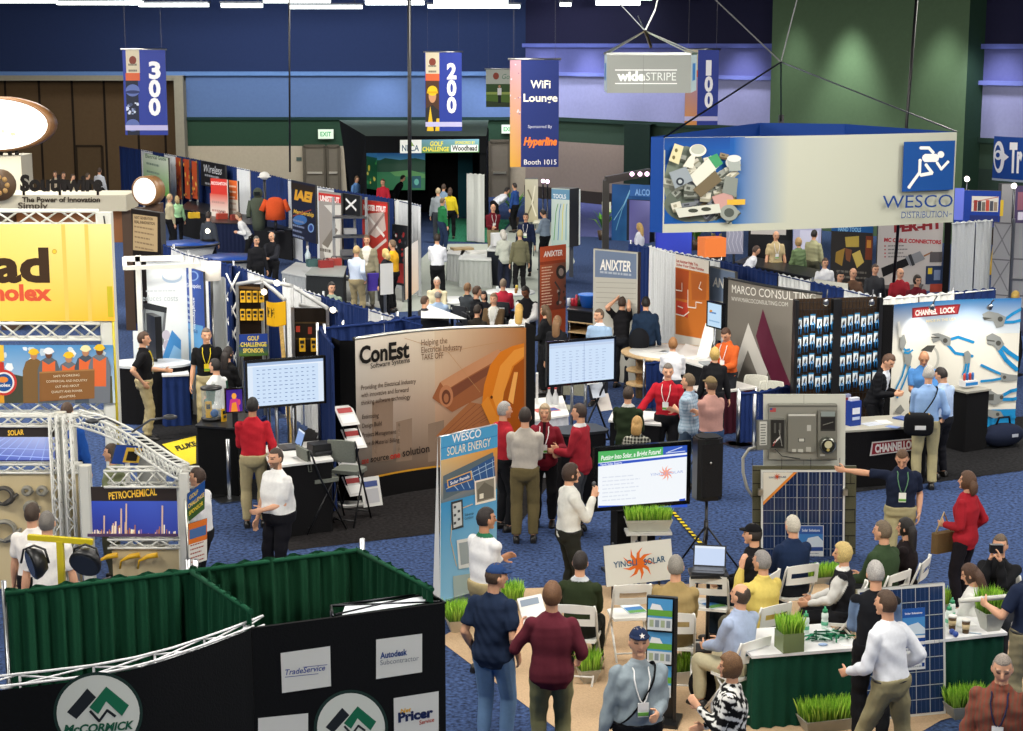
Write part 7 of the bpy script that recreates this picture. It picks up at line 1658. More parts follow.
s=far_sign('letter_poster','dark blue poster with big orange letters, far left row','poster',291,180,315,237,2.7,'1c2136',dy=5);s.R(291,182,315,194,'2a2018');s.TX('IAEI',294,199,313,202.5,9,'d8a030',.06,.2);s.TX('Membership',293.5,213,314,217,4,'d8b040',.02,.2);s.E(300,220,7,5,'3a6aa8');s.L([(293,216),(311,210)],1,'a04a3a');s.E(311,228,3,4.5,'7da0d0');s.E(311,228,2,3.2,'24408a');s.LN(293,222,305,234,4,'7a86a4',.5,.3);fin(s)
def tower(label,x0,y0,x1,y1,zt,col,title,seed,dy=3):
 s=far_sign('product_poster',label,'poster',x0,y0,x1,y1,zt,col,dy=dy);s.R(x0,y0+2,x1,y0+13,'c4302c');s.TX(title,x0+1.5,y0+10,x1-1.5,y0+10+dy*.8,5,'f0e8e4',.05);return s
s=tower('grey poster with red header and a steel bracket picture',318.5,190.5,341,262,2.75,'9a9590','UNISTRUT',1);s.P([(324,205),(334,216),(336,226),(322,244),(326,262),(340,262),(341,205)],'d4d2cc');s.P([(322,244),(334,226),(338,230),(328,248)],'7a746c');s.LN(320,250,332,260,2,'6a645c',.5,.3);fin(s)
s=tower('red poster with red header and a crossed bracket picture',362,199.5,387.5,262,2.6,'a8362e','MASTER STRUT',2);s.P([(366,214),(384,212),(386,230),(376,238),(366,232)],'b8a8a2');s.L([(368,216),(384,236)],3,'d8d4d0');s.L([(384,214),(368,236)],3,'8a7a76');s.L([(374,250),(386,240)],3,'c8c0bc');fin(s)
s=far_sign('black_poster','narrow black and white poster behind the steel shelf','poster',342.5,193,360,214,2.75,'1e1f22',dy=3);s.L([(346,199),(356,210)],2.4,'e8e8e8');s.L([(356,200),(346,209)],2.4,'e8e8e8');fin(s)
q=at(351,250,0);q=Vector((at(351,194,2.75).x,at(351,194,2.75).y-.4,0));rr=empty('steel_shelf',q,0,'metal shelf unit with small parts between two red headed posters','shelf')
for dx in(-.42,.42):mb=MB('a9acae','metal');mb.bar((q.x+dx,q.y,0),(q.x+dx,q.y,2.7),.07);mb.build('post',rr)
for z in(.6,1.15,1.7,2.2):mb=MB('3a3c40','satin');mb.box((q.x,q.y,z),(.84,.4,.05));mb.build('shelf_board',rr)
for k,(z,c)in enumerate(((1.2,'5a5c60'),(1.75,'8a8c8e'),(.65,'4a3a3a'))):mb=MB(c,'satin');mb.box((q.x-.1+.1*k,q.y-.05,z+.09),(.3,.2,.14),.3);mb.build('metal_part',None,label=['grey metal part on the middle board of the steel shelf','pale metal part on the upper board of the steel shelf','dark metal part on the lowest board of the steel shelf'][k],cat='part')
s=far_sign('white_partition','white drape coloured panel beside the far left booths at the aisle end','panel',396,200,410,236,2.44,'d8dcdc',dy=1);fin(s)
s=far_sign('dark_rack','dark panel with red items at the aisle end of the far left row','panel',392,224,407,284,2.0,'1d1f24',dy=2);s.NZ(393,230,406,262,['a03030','3a3c44','8a2a2a','c8c8c8'],16,3,6);s.R(393,262,406,284,'8a2c2c');fin(s)
s=far_sign('flipchart','white flip chart board standing beside the woman with a purple bag','board',380,264,393,295,1.72,'dcdedc',dy=-1);fin(s)
def tbl(label,pts,z,top,skirt,**k):return quad_table(label,[at(x,y,z)for x,y in pts],z,top,skirt,**k)
tbl('long dark blue skirted table in front of the posters, far left row',[(205,222),(258,224),(262,215),(212,213)],.95,'2a2624','1a2340')
tbl('grey draped table in the aisle end of the far left row',[(282,272),(306,277),(320,266),(296,262)],.85,'b4b8ba','a4a9ac')
tbl('dark grey counter with goods beside the two men talking',[(306,274),(343,276),(346,266),(316,264)],1.0,'8d9290','2a2d2f',kind='fabric')
tbl('black table with bottles behind the seated man in vest',[(180,208),(206,214),(212,205),(190,200)],.95,'1f1f22','16171a',kind='fabric')
tbl('black skirted table behind the orange safety jacket',[(254,224),(292,230),(296,222),(262,216)],.95,'202226','17181c',kind='fabric')
for k,(x,y,c,l)in enumerate(((194,217,'e0b82a','yellow tool case standing on the black far left table'),(222,218,'b04030','red stack on the dark blue skirted far left table'),(236,219,'8a3a30','brown stack on the dark blue skirted far left table'),(326,268,'8a2a2a','red sample tray on the dark grey counter'),(314,267,'3a5a5a','green sample box on the dark grey counter'),(334,266,'9a3a34','red sample box at the right of the dark grey counter'))):
 q=at(x,y,.98);rr=empty('sample_case',(q.x,q.y,1.0 if k>2 else.95),.4,l,'box');mb=MB(c,'satin');mb.box((0,0,.09),(.36,.24,.18),bev=.02);mb.build('body',rr,world=False);mb=MB('22242a','satin',True);mb.tube([(-.07,0,.17),(-.05,0,.23),(.05,0,.23),(.07,0,.17)],.012,6);mb.build('handle',rr,world=False)
q=at(308,258,1.0);rr=empty('spray_bottle',(q.x,q.y,.86),0,'clear blue spray bottle on the grey draped aisle end table','bottle');q2=at(308,262,.86);rr.location=(q2.x,q2.y,.86);mb=MB('b8c8d0','satin',True);mb.lathe((0,0,0),[(.07,0),(.08,.2),(.03,.3),(.03,.36)],12);mb.build('body',rr,world=False);mb=MB('e0e0e0','satin');mb.box((0,-.03,.4),(.05,.14,.06));mb.build('trigger',rr,world=False)
for(x,y,l)in((188,243,'left blue topped round table ringed by white paper, far left aisle'),(232,257,'right blue topped round table behind the white drape')):
 q=at(x,y,.95);rr=empty('round_table',(q.x,q.y,0),0,l,'table');mb=MB('1f4aa0','satin',True);mb.lathe((0,0,.93),[(.02,0),(.85,0),(.86,.03),(.02,.031)],28);mb.build('tabletop',rr,world=False);mb=MB('141519','satin',True);mb.lathe((0,0,.90),[(.84,0),(.9,0),(.9,.05),(.86,.06)],28);mb.build('rim',rr,world=False);mb=MB('c9cdd0','fabric',True);mb.lathe((0,0,0),[(.6,0),(.62,.5),(.8,.9)],24);mb.build('skirt',rr,world=False)
q=at(209,241,.96);rr=empty('desk_lamp',(q.x,q.y-.1,.96),0,'glowing desk lamp on the left blue topped round table','lamp');mb=MB('fff4dc','lamp',True);mb.ball((0,0,.3),.08,10,8);mb.build('bulb',rr,world=False);mb=MB('222428','satin',True);mb.tube([(0,.05,0),(0,.1,.3),(0,.0,.3)],.02,6);mb.lathe((0,.05,0),[(.1,0),(.1,.02),(.02,.03)],12);mb.build('stand',rr,world=False)
# ================================================================ golf tent
Yt=63;T_=lambda x,y,Y_=Yt:atY(x,y,Y_)
r=empty('golf_tent',V2(T_(430,0)),0,'black golf simulator tent with a flat roof and sponsor strip','tent')
zt,zfr=T_(0,136).z,T_(0,136.5).z;xl,xr,xi,xk=T_(336,0,66).x,T_(486,0).x,T_(392,0).x,T_(364,0).x
mb=MB('0e1013','fabric');mb.poly([(T_(350,0,69).x,69,0),(T_(364,0).x,Yt,0),(T_(364,0).x,Yt,zt),(T_(337,0,69).x,69,zt+.3)]);mb.build('side_wall',r)
mb=MB('0c0d10','fabric');mb.poly([(T_(345,0,69).x,69,0),(xr,69,0),(xr,69,zt),(T_(340,0,69).x,69,zt)]);mb.build('back_wall',r)
mb=MB('5a6a64','fabric');mb.poly([(T_(337,0,69).x,69,zt+.3),(T_(364,0).x,Yt,zt),(xr,Yt,zt),(xr,69,zt+.3)]);mb.build('roof',r)
mb=MB('0e1013','fabric');mb.box(((xk+xr)/2,Yt,zt-.3),(xr-xk,.2,.6));mb.build('valance',r);mb=MB('0e1013','fabric');mb.box((xr-.12,Yt+2.5,zt/2),(.24,5,zt));mb.build('side_wall',r)
s=board(r,'sponsor_strip',T_(400,153,Yt-.15),T_(479,152,Yt-.15),T_(400,140,Yt-.15),'6aa05a',.03,'lightbox');s.R(400,140,421.5,153,'dfe2dc');s.TX('NECA',402,151,419,151,6,'3a5a70',.02);s.P([(408,146),(411,140.5),(414,146)],'7a9a4a');s.GR(421.5,139,479,153,'4a7a3a','5a8a4a','7ab0c8','5a8aa0');s.TX('GOLF',430,146,443,146,4.5,'e8d83a',.03);s.TX('CHALLENGE',422.5,151.2,449,151.2,4.2,'e8d83a',.03);s.R(451,145,478,151.5,'e0e4e0');s.TX('Woodhead',452,150.5,477,150.5,5,'22261f',.03);s.TX('SPONSORED BY',455,144,475,144,2.8,'e8d83a',.02);fin(s)
s=board(r,'golf_screen',T_(376,190,67),T_(425,190,67),T_(376,152,67),'2a6a4a',.05,'lightbox');s.GR(376,152,425,160,'4a90b8','4a90b8','2a5a9a','2a60a0');s.P([(376,162),(385,158),(400,160),(415,158),(425,160),(425,190),(376,190)],'1d4a36');s.R(376,172,425,190,'2f7a50');s.P([(390,172),(410,170),(425,174),(425,178),(395,176)],'5a9a5a');s.R(412,176,421,188,'1d5a6a');s.E(416.5,182,2.4,3.2,'6ac0b0');fin(s)
s=board(r,'side_screen',T_(364,188,66),T_(377,190,67),T_(364,150,66),'22553a',.05,'lightbox');s.R(364,150,377,158,'3a78a8');s.E(369,168,1,3,'d8c84a');s.NZ(364,160,377,188,['2f7a50','3a8a4a','1a4a34','d8c860'],14,3,2);fin(s)
mb=MB('050506','fabric');p0,p1=T_(426,0,68),T_(457,0,68);mb.poly([(p0.x,68,0),(p1.x,68,0),(p1.x,68,zt-.6),(p0.x,68,zt-.6)]);mb.build('inner_wall',r)
mb=MB('16404a','fabric');p0,p1=T_(457,0,67),T_(472,0,67);mb.poly([(p0.x,67,0),(p1.x,67,0),(p1.x,67,zt-.7),(p0.x,67,zt-.7)]);mb.build('inner_wall',r)
drape('short white drape at the right end of the black golf tent',[T_(466,0,58.5),T_(484,0,58)],['c4c8c4'],z1=2.3,seg=1.2,wl=.3,posts=False)
q=T_(475,182,57);s=far_sign('small_screen','small bright screen by the white drape of the golf tent','screen',470,175,480,182.5,1.9,'6aa8e0',kind='screen');s.R(471,178,479,181,'d8e4f0');fin(s)
# ================================================================ middle distance
s=far_sign('glass_case','tall white lit display tower with a hose picture, mid aisle','display',525,179,538,222,2.35,'c8c6b0',.5);s.GR(525,180,538,222,'b8b090','c8c0a0','dcd8c4','d4d0b8');s.L([(528,190),(533,202),(528,214)],1.6,'8a8468');s.L([(535,186),(532,204),(536,216)],1.4,'f0ecd8');fin(s)
s=far_sign('tool_tower','silver framed display tower with blue green tool picture','display',551.5,188,569.5,246,2.55,'b8c8c4',.5,dy=1);s.R(551.5,189,569.5,200,'6a98b8');s.TX('TOOLS',553,198,566,198.6,4,'e4ecf0',.03);s.GR(551.5,200,569.5,246,'a8c0b8','b8ccc4','d0dcd8','c4d4d0');
for k in range(4):s.L([(554+k*4,240),(556+k*3.4,212),(558+k*3,204)],.9,['5a9a5a','4a80b0','d8d060','5a9ab0'][k])
fin(s)
mb=MB('d8dcd8','lightbox');q0,q1=at(570,190,2.5),at(580.5,188,2.5);o=MB('8a8d8c','metal');s=far_sign('glowing_pillar','white glowing side panel of the silver tool tower','panel',571,190,580.5,246,2.5,'dfe4dc',.08,kind='lightbox',dy=-1);s.R(574,212,577,224,'3a4a54');fin(s)
tbl('grey draped table with papers in the wide aisle',[(459,259),(491,260),(490,251),(462,250)],.78,'d0d4d2','b0b5b2')
tbl('white draped table end left of the grey aisle table',[(447,253),(462,255),(466,249),(450,248)],.78,'d4d6d4','c4c8c6')
for x,y,l,c in((462,249.5,'flat tan cartons on the white draped aisle table','b8a078'),(478,253,'sheaf of white sheets on the grey draped aisle table','e8e8e4')):paper(l,x,y,.78,.6,.4,.3,c,t=.06)
tbl('dark counter where the grey haired woman leans',[(487,250),(510,251),(512,243),(492,243)],.98,'c8ccca','22262e',kind='fabric')
q=at(499,247,.98);rr=empty('white_monitor',(q.x,q.y,.98),.3,'white monitor on the dark counter beside the grey haired woman','monitor');mb=MB('d8dadc','satin');mb.box((0,0,.22),(.42,.3,.34),bev=.03);mb.build('case',rr,world=False);mb=MB('c4c6c8','satin');mb.box((0,0,.025),(.25,.22,.05));mb.build('foot',rr,world=False)
tbl('high round side table beside the silver tool tower',[(533,223),(546,223),(546,219),(535,219)],1.05,'b8b8a8',None,legs=True,tk='satin')
for x,y,z,l,hgt in((514,226,0,'leafy potted palm by the man in navy polo',1.3),(603,240,0,'green potted palm at the left of the blue booth',1.1),(619,238,0,'second green palm further right by the blue booth',1.0),(696,250,0,'dark green plant beside the orange box',1.2)):
 q=at(x,y,z);rr=empty('potted_palm',q,0,l,'plant');mb=MB('4a3a2a','satin',True);mb.lathe(q,[(.14,0),(.2,.32),(.16,.33)],12);mb.build('pot',rr);mb=MB('4a8a2c','grass',True);rp=random.Random(int(x))
 for k in range(22):
  a=rp.uniform(0,6.28);L=rp.uniform(.4,.8);base=q+Vector((0,0,.3));tip=base+Vector((math.cos(a)*L*.8,math.sin(a)*L*.8,hgt*rp.uniform(.35,.75)));mid=base.lerp(tip,.5)+Vector((0,0,.18));sd=Vector((-math.sin(a),math.cos(a),0))*.06
  c=rp.choice(['3f7a24','5a9a34','2f6420','7ab048']);mb.poly([base,mid-sd,tip,mid+sd],c)
 mb.build('fronds',rr)
s=far_sign('blue_booth','blue lit booth wall with a violet doorway behind the palms','display',612,184,650,240,2.6,'24508a',.3,dy=2);s.GR(612,186,632,240,'2a5a94','3a78b0','1f4a84','2a5a98');s.L([(616,230),(622,210),(630,192)],1,'6aa8d0');s.L([(614,220),(624,204),(630,190)],.7,'8ac0e0');s.R(630,184,650,197,'3a6ab0');s.TX('ALCO',635,195,650,195.6,6,'8ab8f0',.03);s.R(627,199,650,242,'2c3040');s.GR(629,201,650,242,'7a78b8','6a68a8','8a8ac8','5a5898');fin(s)
r=empty('lamp_rail',at(640,172,2.9),0,'grey arch rail with pink lamps above the blue lit booth','rail');mb=MB('6a6660','metal');p=[at(606,180,2.9),at(606,178,2.9),at(650,172,3.1)];mb.bar(p[0],p[2],.2);mb.bar((p[0].x,p[0].y,0),p[0],.18);mb.build('rail_bar',r)
for k,x in enumerate((632,640,647)):mb=MB('f4c8e8','lamp',True);mb.ball(at(x,174,3.15),.06,8,6);mb.build('bulb',r)
for k,(x,y)in enumerate(((543,181),(547.5,181.5))):
 q=at(x,y,2.5);rr=empty('pink_lamp',(q.x,q.y,0),0,['left pink lamp on a post behind the lit display tower','right pink lamp on a post behind the lit display tower'][k],'lamp');mb=MB('f4c8e8','lamp',True);mb.ball(q,.06,8,6);mb.build('bulb',rr);mb=MB('4a4c50','metal',True);mb.tube([(q.x,q.y,0),q],.025,6);mb.build('post',rr)
s=far_sign('notice','two small pale notices on a post left of the blue booth','sign',602,202,611,212,2.2,'d8dcc8',.04);s.R(602,209,611,212,'c8d8a8');fin(s)
s=far_sign('blue_screen_wall','deep blue lit wall below the left end of the big sign','display',656,208,692,250,2.5,'2030a0',.2,dy=1,kind='lightbox',Y=49);s.GR(656,222,692,262,'2a3ab8','1a2a90','3048c8','2030a0');fin(s)
s=far_sign('pattern_screen','pale screen with hexagon lines below the big sign','display',727,208,744,254,2.4,'9a9cb0',.1,Y=48);
for k in range(4):s.L([(728+k*4,228),(730+k*4,234),(728+k*4,242),(731+k*4,252)],.5,'c8cad8')
fin(s)
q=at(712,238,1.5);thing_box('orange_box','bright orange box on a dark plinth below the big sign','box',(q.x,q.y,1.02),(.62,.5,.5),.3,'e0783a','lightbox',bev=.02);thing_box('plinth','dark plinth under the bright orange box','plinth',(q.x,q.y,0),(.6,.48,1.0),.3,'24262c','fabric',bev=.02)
s=far_sign('dark_booth_wall','dark booth wall with white shapes below the big sign','display',749,208,793,262,2.4,'15161a',.1,dy=1,Y=48);s.R(751,228,786,235,'b8b4b0');s.R(770,240,792,262,'22242a');fin(s)
s=far_sign('pale_booth_wall','pale violet booth wall behind the three standing people','display',794,208,822,264,2.45,'a8aac8',.08,dy=1,Y=47.5);s.R(800,230,818,250,'c4c6dc');fin(s)
s=far_sign('tool_poster','dark poster with brown tool holders and a blue header','poster',832,214,873,290,2.6,'2c2a2a',.08,dy=2,Y=41.5);s.R(832,214,873,233,'1a5a9a');s.TX('HAND TOOLS',838,231,861,231.8,4,'8ac0e8',.03)
for pts,c in(([(845,237),(859,236),(859,247),(846,247)],'b8a04a'),([(836,252),(845,248),(842,266),(835,262)],'9a7a34'),([(845,248),(852,250),(850,262),(846,260)],'7a4a30'),([(852,254),(860,250),(864,262),(857,268)],'c8b05a')):s.P(pts,c)
s.R(866,236,872,260,'7a3a24');s.R(867,240,871,248,'c88a3a');s.LN(836,272,868,286,4,'6a6660',.5,.2);fin(s)
s=far_sign('cable_poster','white poster headed CABLE CONNECTORS with a cable end picture','poster',879,210,944,292,2.75,'c2bcb8',.08,dy=-1,Y=40.5);s.TX('PER-FIT',894,232,942,228,8,'8a2a30',.06);s.TX('MC CABLE CONNECTORS',884,241.5,941,244,3.6,'b03038',.05);
for k in range(4):s.E(885,246+k*3.6,.8,.8,'b03038',8);s.LN(888,245+k*3.6,908,247+k*3.6,1,'7a7676',.7,.25,k)
s.P([(881,268),(906,258),(909,265),(883,277)],'1d1c1e');s.P([(905,257),(920,251),(925,259),(910,266)],'8a8c90');s.P([(908,255),(911,254),(915,265),(912,266)],'3a3c40');s.L([(924,256),(932,252)],1.5,'9a6a44');s.R(930,252,942,262,'5a5658');s.R(926,266,942,284,'2a3a5a');s.R(928,268,932,274,'d8c040');s.R(934,270,940,280,'7a8aa8');s.R(930,284,942,292,'b04a3a');fin(s)
mb=MB('0d0d10','fabric');p=at(945,222,2.5);q=at(951.5,223,2.5);mb.poly([(p.x,p.y,0),(q.x,q.y,0),(q.x,q.y,2.5),(p.x,p.y,2.5)]);mb.build('black_screen_wall',None,label='black side panel right of the cable connector poster',cat='panel')
drape('white and blue drape right of the cable connector poster',[at(952,222.5,2.5),at(976,220.5,2.5),at(993,219.5,2.5)],['d4d8d8','d4d8d8','2448a0'],z1=2.5,seg=.75,posts=False)
r=empty('grey_partition',at(1003,222,2.6),0,'grey panelled partition with cross braces at the right edge','partition')
p0,p1=at(994,222,2.5),at(1012,223,2.5);s=board(r,'panel',(p0.x,p0.y,0),(p1.x,p1.y,0),p0,'a8a8aa',.05,'paint')
for a,b in((0,.33),(.34,.66),(.67,1)):s.line([(.05,a+.03),(.95,b-.02)],.012,'7d7d80');s.line([(.95,a+.03),(.05,b-.02)],.012,'7d7d80');s.rect(0,b-.012,1,b,'6a6a6e')
fin(s)
mb=MB('8a8c90','metal');mb.bar((p1.x+.04,p1.y,0),(p1.x+.04,p1.y,2.6),.06);p2=at(1040,224,2.5);mb.bar((p2.x,p2.y,1.2),(p1.x,p1.y,1.2),.04);mb.build('post',r)
s=board(r,'panel',(p1.x+.08,p1.y,0),(p2.x,p2.y,0),(p1.x+.08,p1.y,2.5),'a4a4a6',.05,'paint');s.rect(0,.32,1,.335,'6a6a6e');s.rect(0,.66,1,.675,'6a6a6e');fin(s)
s=far_sign('blue_booth','blue booth wall with small lamps at the right, under the curved sign','display',955,190,1001,226,3.0,'1c3a8e',.15,dy=1);s.R(955,188,963,220,'6a78d8');s.R(972,196,998,212,'c8c4bc');
for k in range(6):s.R(974+k*4,200+k%3,977+k*4,211,['8a3a34','3a3c44','6a645c','b0483a','4a4c54','8a7a6a'][k])
s.L([(973,202),(998,197)],.6,'a03a34');s.R(970,215,998,226,'24306a');fin(s)
s=far_sign('grey_pillar','grey pillar panel with a yellow figure at the right edge','panel',1002,184,1016,224,3.1,'8a8a8c',.3);s.R(1000,200,1003,216,'d0b03a');fin(s)
s=far_sign('photo_wall','dark violet photo wall at the far right edge','display',1016,186,1045,224,3.05,'4a4060',.1);s.R(1018,192,1030,210,'8a5a6a');s.R(1018,212,1045,220,'c8c4d4');fin(s)
for k,(x,y,l)in enumerate(((967,179,'left small lamp above the right blue booth wall'),(1014,186,'small lamp at the right edge above the grey pillar'),(990,214,'small bright lamp in front of the right blue booth wall'))):
 q=at(x,y,3.2 if k<2 else 2.2);rr=empty('small_lamp',(q.x,q.y,0),0,l,'lamp');mb=MB('fff4e4','lamp',True);mb.ball(q,.07,8,6);mb.build('bulb',rr);mb=MB('3a3c40','metal',True);mb.tube([(q.x,q.y,0),q],.025,6);mb.build('post',rr)
q=at(999,220,1.6);rr=empty('survey_tripod',(q.x,q.y,0),0,'small yellow tripod figure by the grey pillar at right','tripod');mb=MB('d8b02a','satin')
for a in(0,2.1,4.2):mb.bar((q.x+.25*math.cos(a),q.y+.25*math.sin(a),0),(q.x,q.y,1.9),.06)
mb.build('legs',rr);mb=MB('b8922a','satin');mb.box((q.x,q.y,2.1),(.3,.2,.4));mb.build('head',rr)
s=far_sign('lawn_sign','long white printed notice pinned on the drape behind the tool wall','sign',810,278.5,848,291,2.2,'d4d4c8',.02,dy=5);s.TX('PLEASE TOUR THE SHOW',819,287,841,290,3.2,'55554e',.03);fin(s)
tbl('long black counter behind the blue drape, below the big sign',[(735,262),(822,279),(832,272),(750,256)],1.02,'18191c','121316',kind='fabric')
tbl('black counter run in front of the cable connector poster',[(826,281),(915,292),(922,284),(836,273)],1.02,'1c1a1a','141316',kind='fabric')
LG='lounge tables with drinks'
for k,(x,y,l)in enumerate(((452,300,'round lounge table before the man in cream sweater'),(510,292,'round lounge table near the waiter in black vest'),(478,308,'round lounge table among seated people in the middle'))):
 q=at(x,y,.74);rr=empty('lounge_table',(q.x,q.y,0),0,l,'table',LG);mb=MB('c4c8c8','satin',True);mb.lathe((0,0,.72),[(.02,0),(.6,0),(.6,.03),(.02,.031)],28);mb.build('tabletop',rr,world=False);mb=MB('44484c','metal',True);mb.tube([(0,0,.02),(0,0,.72)],.04,8);mb.lathe((0,0,0),[(.3,0),(.28,.03),(.04,.05)],16);mb.build('pedestal',rr,world=False)
 for j in range(3):
  a=j*2.1+k;mb=MB(['b8a03a','c8d0d4','8a5a2a'][j],'satin',True);c=Vector((q.x+.3*math.cos(a),q.y+.3*math.sin(a),.75));mb.lathe(c,[(.032,0),(.035,.1),(.03,.12)],10);mb.build('drink',None,label=['pale drink cup','clear drink cup','amber drink cup'][j]+' on the '+['table before the man in cream sweater','lounge table near the waiter','middle lounge table'][k],cat='cup')
s=far_sign('lit_display','glowing cream curved display panel beside the lounge','display',405.5,250,418,300,2.0,'e8dcc4',.05,dy=-8,kind='lightbox');s.GR(405.5,240,418,300,'f0c8a0','ecd0b0','f0e8dc','f4ece0');fin(s)
q=at(440,310,.8);mb=MB('d8dcdc','print');p=[at(421,318,1.05),at(467,319,1.2),at(430,305,1.05),at(421,308,1.05)];mb.poly(p);c=sum(p,Vector())/4
o=mb.build('sloped_board',None,label='white sloped board top behind the brown software backdrop',cat='board');
mb=MB('1a1c20','fabric');mb.prism([(-.3,-.25),(.3,-.25),(.3,.25),(-.3,.25)],(c.x,c.y,.95),(1,0,0),(0,1,0),.95);mb.build('black_counter',None,label='black counter under the white sloped board',cat='counter')
# ================================================================ people
DK,WH,KH='17181b','e3e3e0','a4976f'
def P(label,x,y,h,face,top,legs=DK,hair='3a2a20',style='short',lod=1,**k):
 q=at(x,y,h*1.01);ln=math.radians(k.get('lean',0));a=math.radians(face);o=math.sin(ln)*.72*h/1.76
 if ln:q=at(x,y,h*1.01-(1-math.cos(ln))*.8)
 if k.get('pose')=='sit':q=at(x,y,1.37*h/1.76);h=h
 return person(label,(q.x-math.sin(a)*o,q.y-math.cos(a)*o),face,h,top,legs,hair,style,lod=lod,**k)
def SIT(label,chair,x,y,h,face,top,legs=DK,hair='3a2a20',style='short',lod=0,dark=False,**k):
 r=P(label,x,y,h,face,top,legs,hair,style,lod,pose='sit',**k);a=math.radians(face);l=r.location
 kw=dict(frame='2a2b2e',seatc='70746c',group='dark chairs with sitters')if dark else dict(group=CH)
 folding_chair(chair,(l.x+.02*math.sin(a),l.y+.02*math.cos(a)),face,**kw);return r
def hold(name,label,cat,p,fn):
 r=empty(name,p,0,label,cat);return fn(r,Vector(p))
I=root_info
P('person in navy T-shirt, navy cap and jeans, hands in pockets, bottom centre',493,564,1.82,25,'1d2a42','6b8bb2','4a382a',lod=0,look=(42,-5),sleeve='short',cap='27406e',lh='pocket',rh='pocket',tuck=False,w=1.08)
r=P('person in maroon shirt and khaki cargo trousers seen from behind holding paper',552,583,1.80,-4,'5e2430','84835f','6b4a30','thick',0,sleeve='rolled',lh=(-.26,.27,1.27),rh=(.27,.18,1.0),tuck=False,w=1.1,look=(8,0))
q=I[r.name]['l'];mb=MB('e4e4e2','print');X,Yt=Vector((.9,.3,.1)).normalized(),Vector((-.2,.75,.6)).normalized();mb.prism([(0,0),(.24,0),(.24,.3),(0,.3)],q-Yt*.03-X*.02,X,Yt,.004);mb.prism([(.02,.2),(.2,.2),(.2,.27),(.02,.27)],q-Yt*.03-X*.02+X.cross(Yt)*.003,X,Yt,.001,col='8a98a8');mb.build('leaflet',None,label='white leaflet held up by the person in maroon shirt',cat='leaflet')
r=P('person in grey shirt and navy star cap walking towards the camera',639,628,1.8,172,'87949c','15161a','8a8078',lod=0,cap='1d2a48',badge='f0f0ee',belt='0e0e10',lh=(-.10,.27,1.14),rh=(.31,.05,.84),w=1.16,fat=.04,collar='95a2aa',look=(4,8))
def strap_bag(label,r,side,col='131417',size=(.34,.14,.26),drop=0.0,front=1,back=0):
 i=I[r.name];up=i['t'];fw=i['fw'];rt=i['rt'];S=i['S'];P0=i['P'];rr=empty('shoulder_bag',P0+rt*side*.3*S,0,label,'bag')
 pts=[P0+rt*side*.22*S-fw*.0+up*(.02-drop),P0+rt*side*.12*S+fw*.175*S*front+up*.12,P0+fw*.185*S*front+up*.27*S,P0-rt*side*.09*S+fw*.15*S*front+up*.42*S,P0-rt*side*.13*S+up*.525*S,P0-rt*side*.06*S-fw*.15*S*front+up*.38*S,P0+rt*side*.1*S-fw*.16*S*front+up*.16*S]
 mb=MB(col,'cloth',True);mb.tube(smooth_path(pts+[pts[0]],4),(.006),6,sx=3);mb.build('strap',rr)
 c=P0+rt*side*(.27)*S+up*(-.08-drop);R=Matrix((fw,rt,up)).transposed()
 if back:c=P0+rt*side*.13*S-fw*.25*S+up*.04;R=Matrix((rt,fw,up)).transposed();mb=MB(col,'cloth',True);mb.ball(c,(size[0]/2,size[1]/2,size[2]/2),16,10,R=R,fn=lambda d,q:Vector([math.copysign(abs(v/h_)**.5*h_,v)if h_ else v for v,h_ in zip(q,(size[0]/2,size[1]/2,size[2]/2))]));mb.build('bag_body',rr)
 return rr,c,R
strap_bag('black shoulder bag slung across the person in grey shirt and star cap',r,1,size=(.36,.16,.3),drop=.05)
i=I[r.name];W3=i['W'].to_3x3();c=i['head']+i['fw']*.108*i['S']+Vector((0,0,.085));X=i['rt'];Y_=(Vector((0,0,.9))-i['fw']*.45).normalized();N=X.cross(Y_);N=N if N.y<0 else-N
mb=MB('e8e0d8','print');mb.face([mb.pt(c+N*.012+X*(rq_*math.sin(k*math.pi/5))+Y_*(rq_*math.cos(k*math.pi/5)))for k in range(10)for rq_ in((.026,.011)[k%2],)]);o=mb.build('cap_emblem',r)
P('woman in black and white print top with curly brown hair, bottom centre',733,654,1.64,-72,'141416','1a1a1c','6e4e30','curly',0,female=True,pattern='blotch',tuck=False,lh='chest',rh='belly',badge='e8e8e8',w=1.08)
P('person in white dress shirt and khaki trousers striding left past the solar panel',887,591,1.79,-38,'dfe3ea','8b8465','4a3626',lod=0,lean=7,feet=((-.1,.34,.09),(.11,-.30,.16)),lh=(-.22,.3,1.02),rh=(.29,.12,1.02),belt='14120f',badge=None,look=(-6,2))
P('white haired person in blue shirt and black waistcoat beside the solar panel',877,562,1.8,8,'17191e','15161a','a9a6a2',lod=0,sleeves='6f88ab',lh='front',rh='front',look=(-12,-10))
r=P('grey haired person in brown striped shirt with lanyard, bottom right corner',1003,652,1.78,200,'84483a','2a2c30','8d8379','crop',0,pattern='stripe5a5a4a',badge='f0f0ee',lanyard='2a2c48',w=1.12,look=(-6,-10),rh=(.3,.06,.84))
r=P('person in navy shirt and khaki trousers cut by the right edge',1036,549,1.82,-20,'1e2840','8c8468','3a2a20',lod=0,sleeve='short',belt='121212',lh=(-.30,.28,1.18),rh='front',w=1.1)
q=I[r.name]['l'];mb=MB('d8d8d0','print',True);mb.tube([q+Vector((-.25,.02,.0)),q+Vector((.4,.02,.06))],.025,10);mb.build('paper_roll',None,label='rolled white paper held by the person at the right edge',cat='paper')
w_='white folding chair under the '
SIT('person in dark green shirt with dark hair seated below the sun board',w_+'person in dark green shirt',580,552,1.76,12,'2c3621','23241f','241c19',collar='c8ccd0')
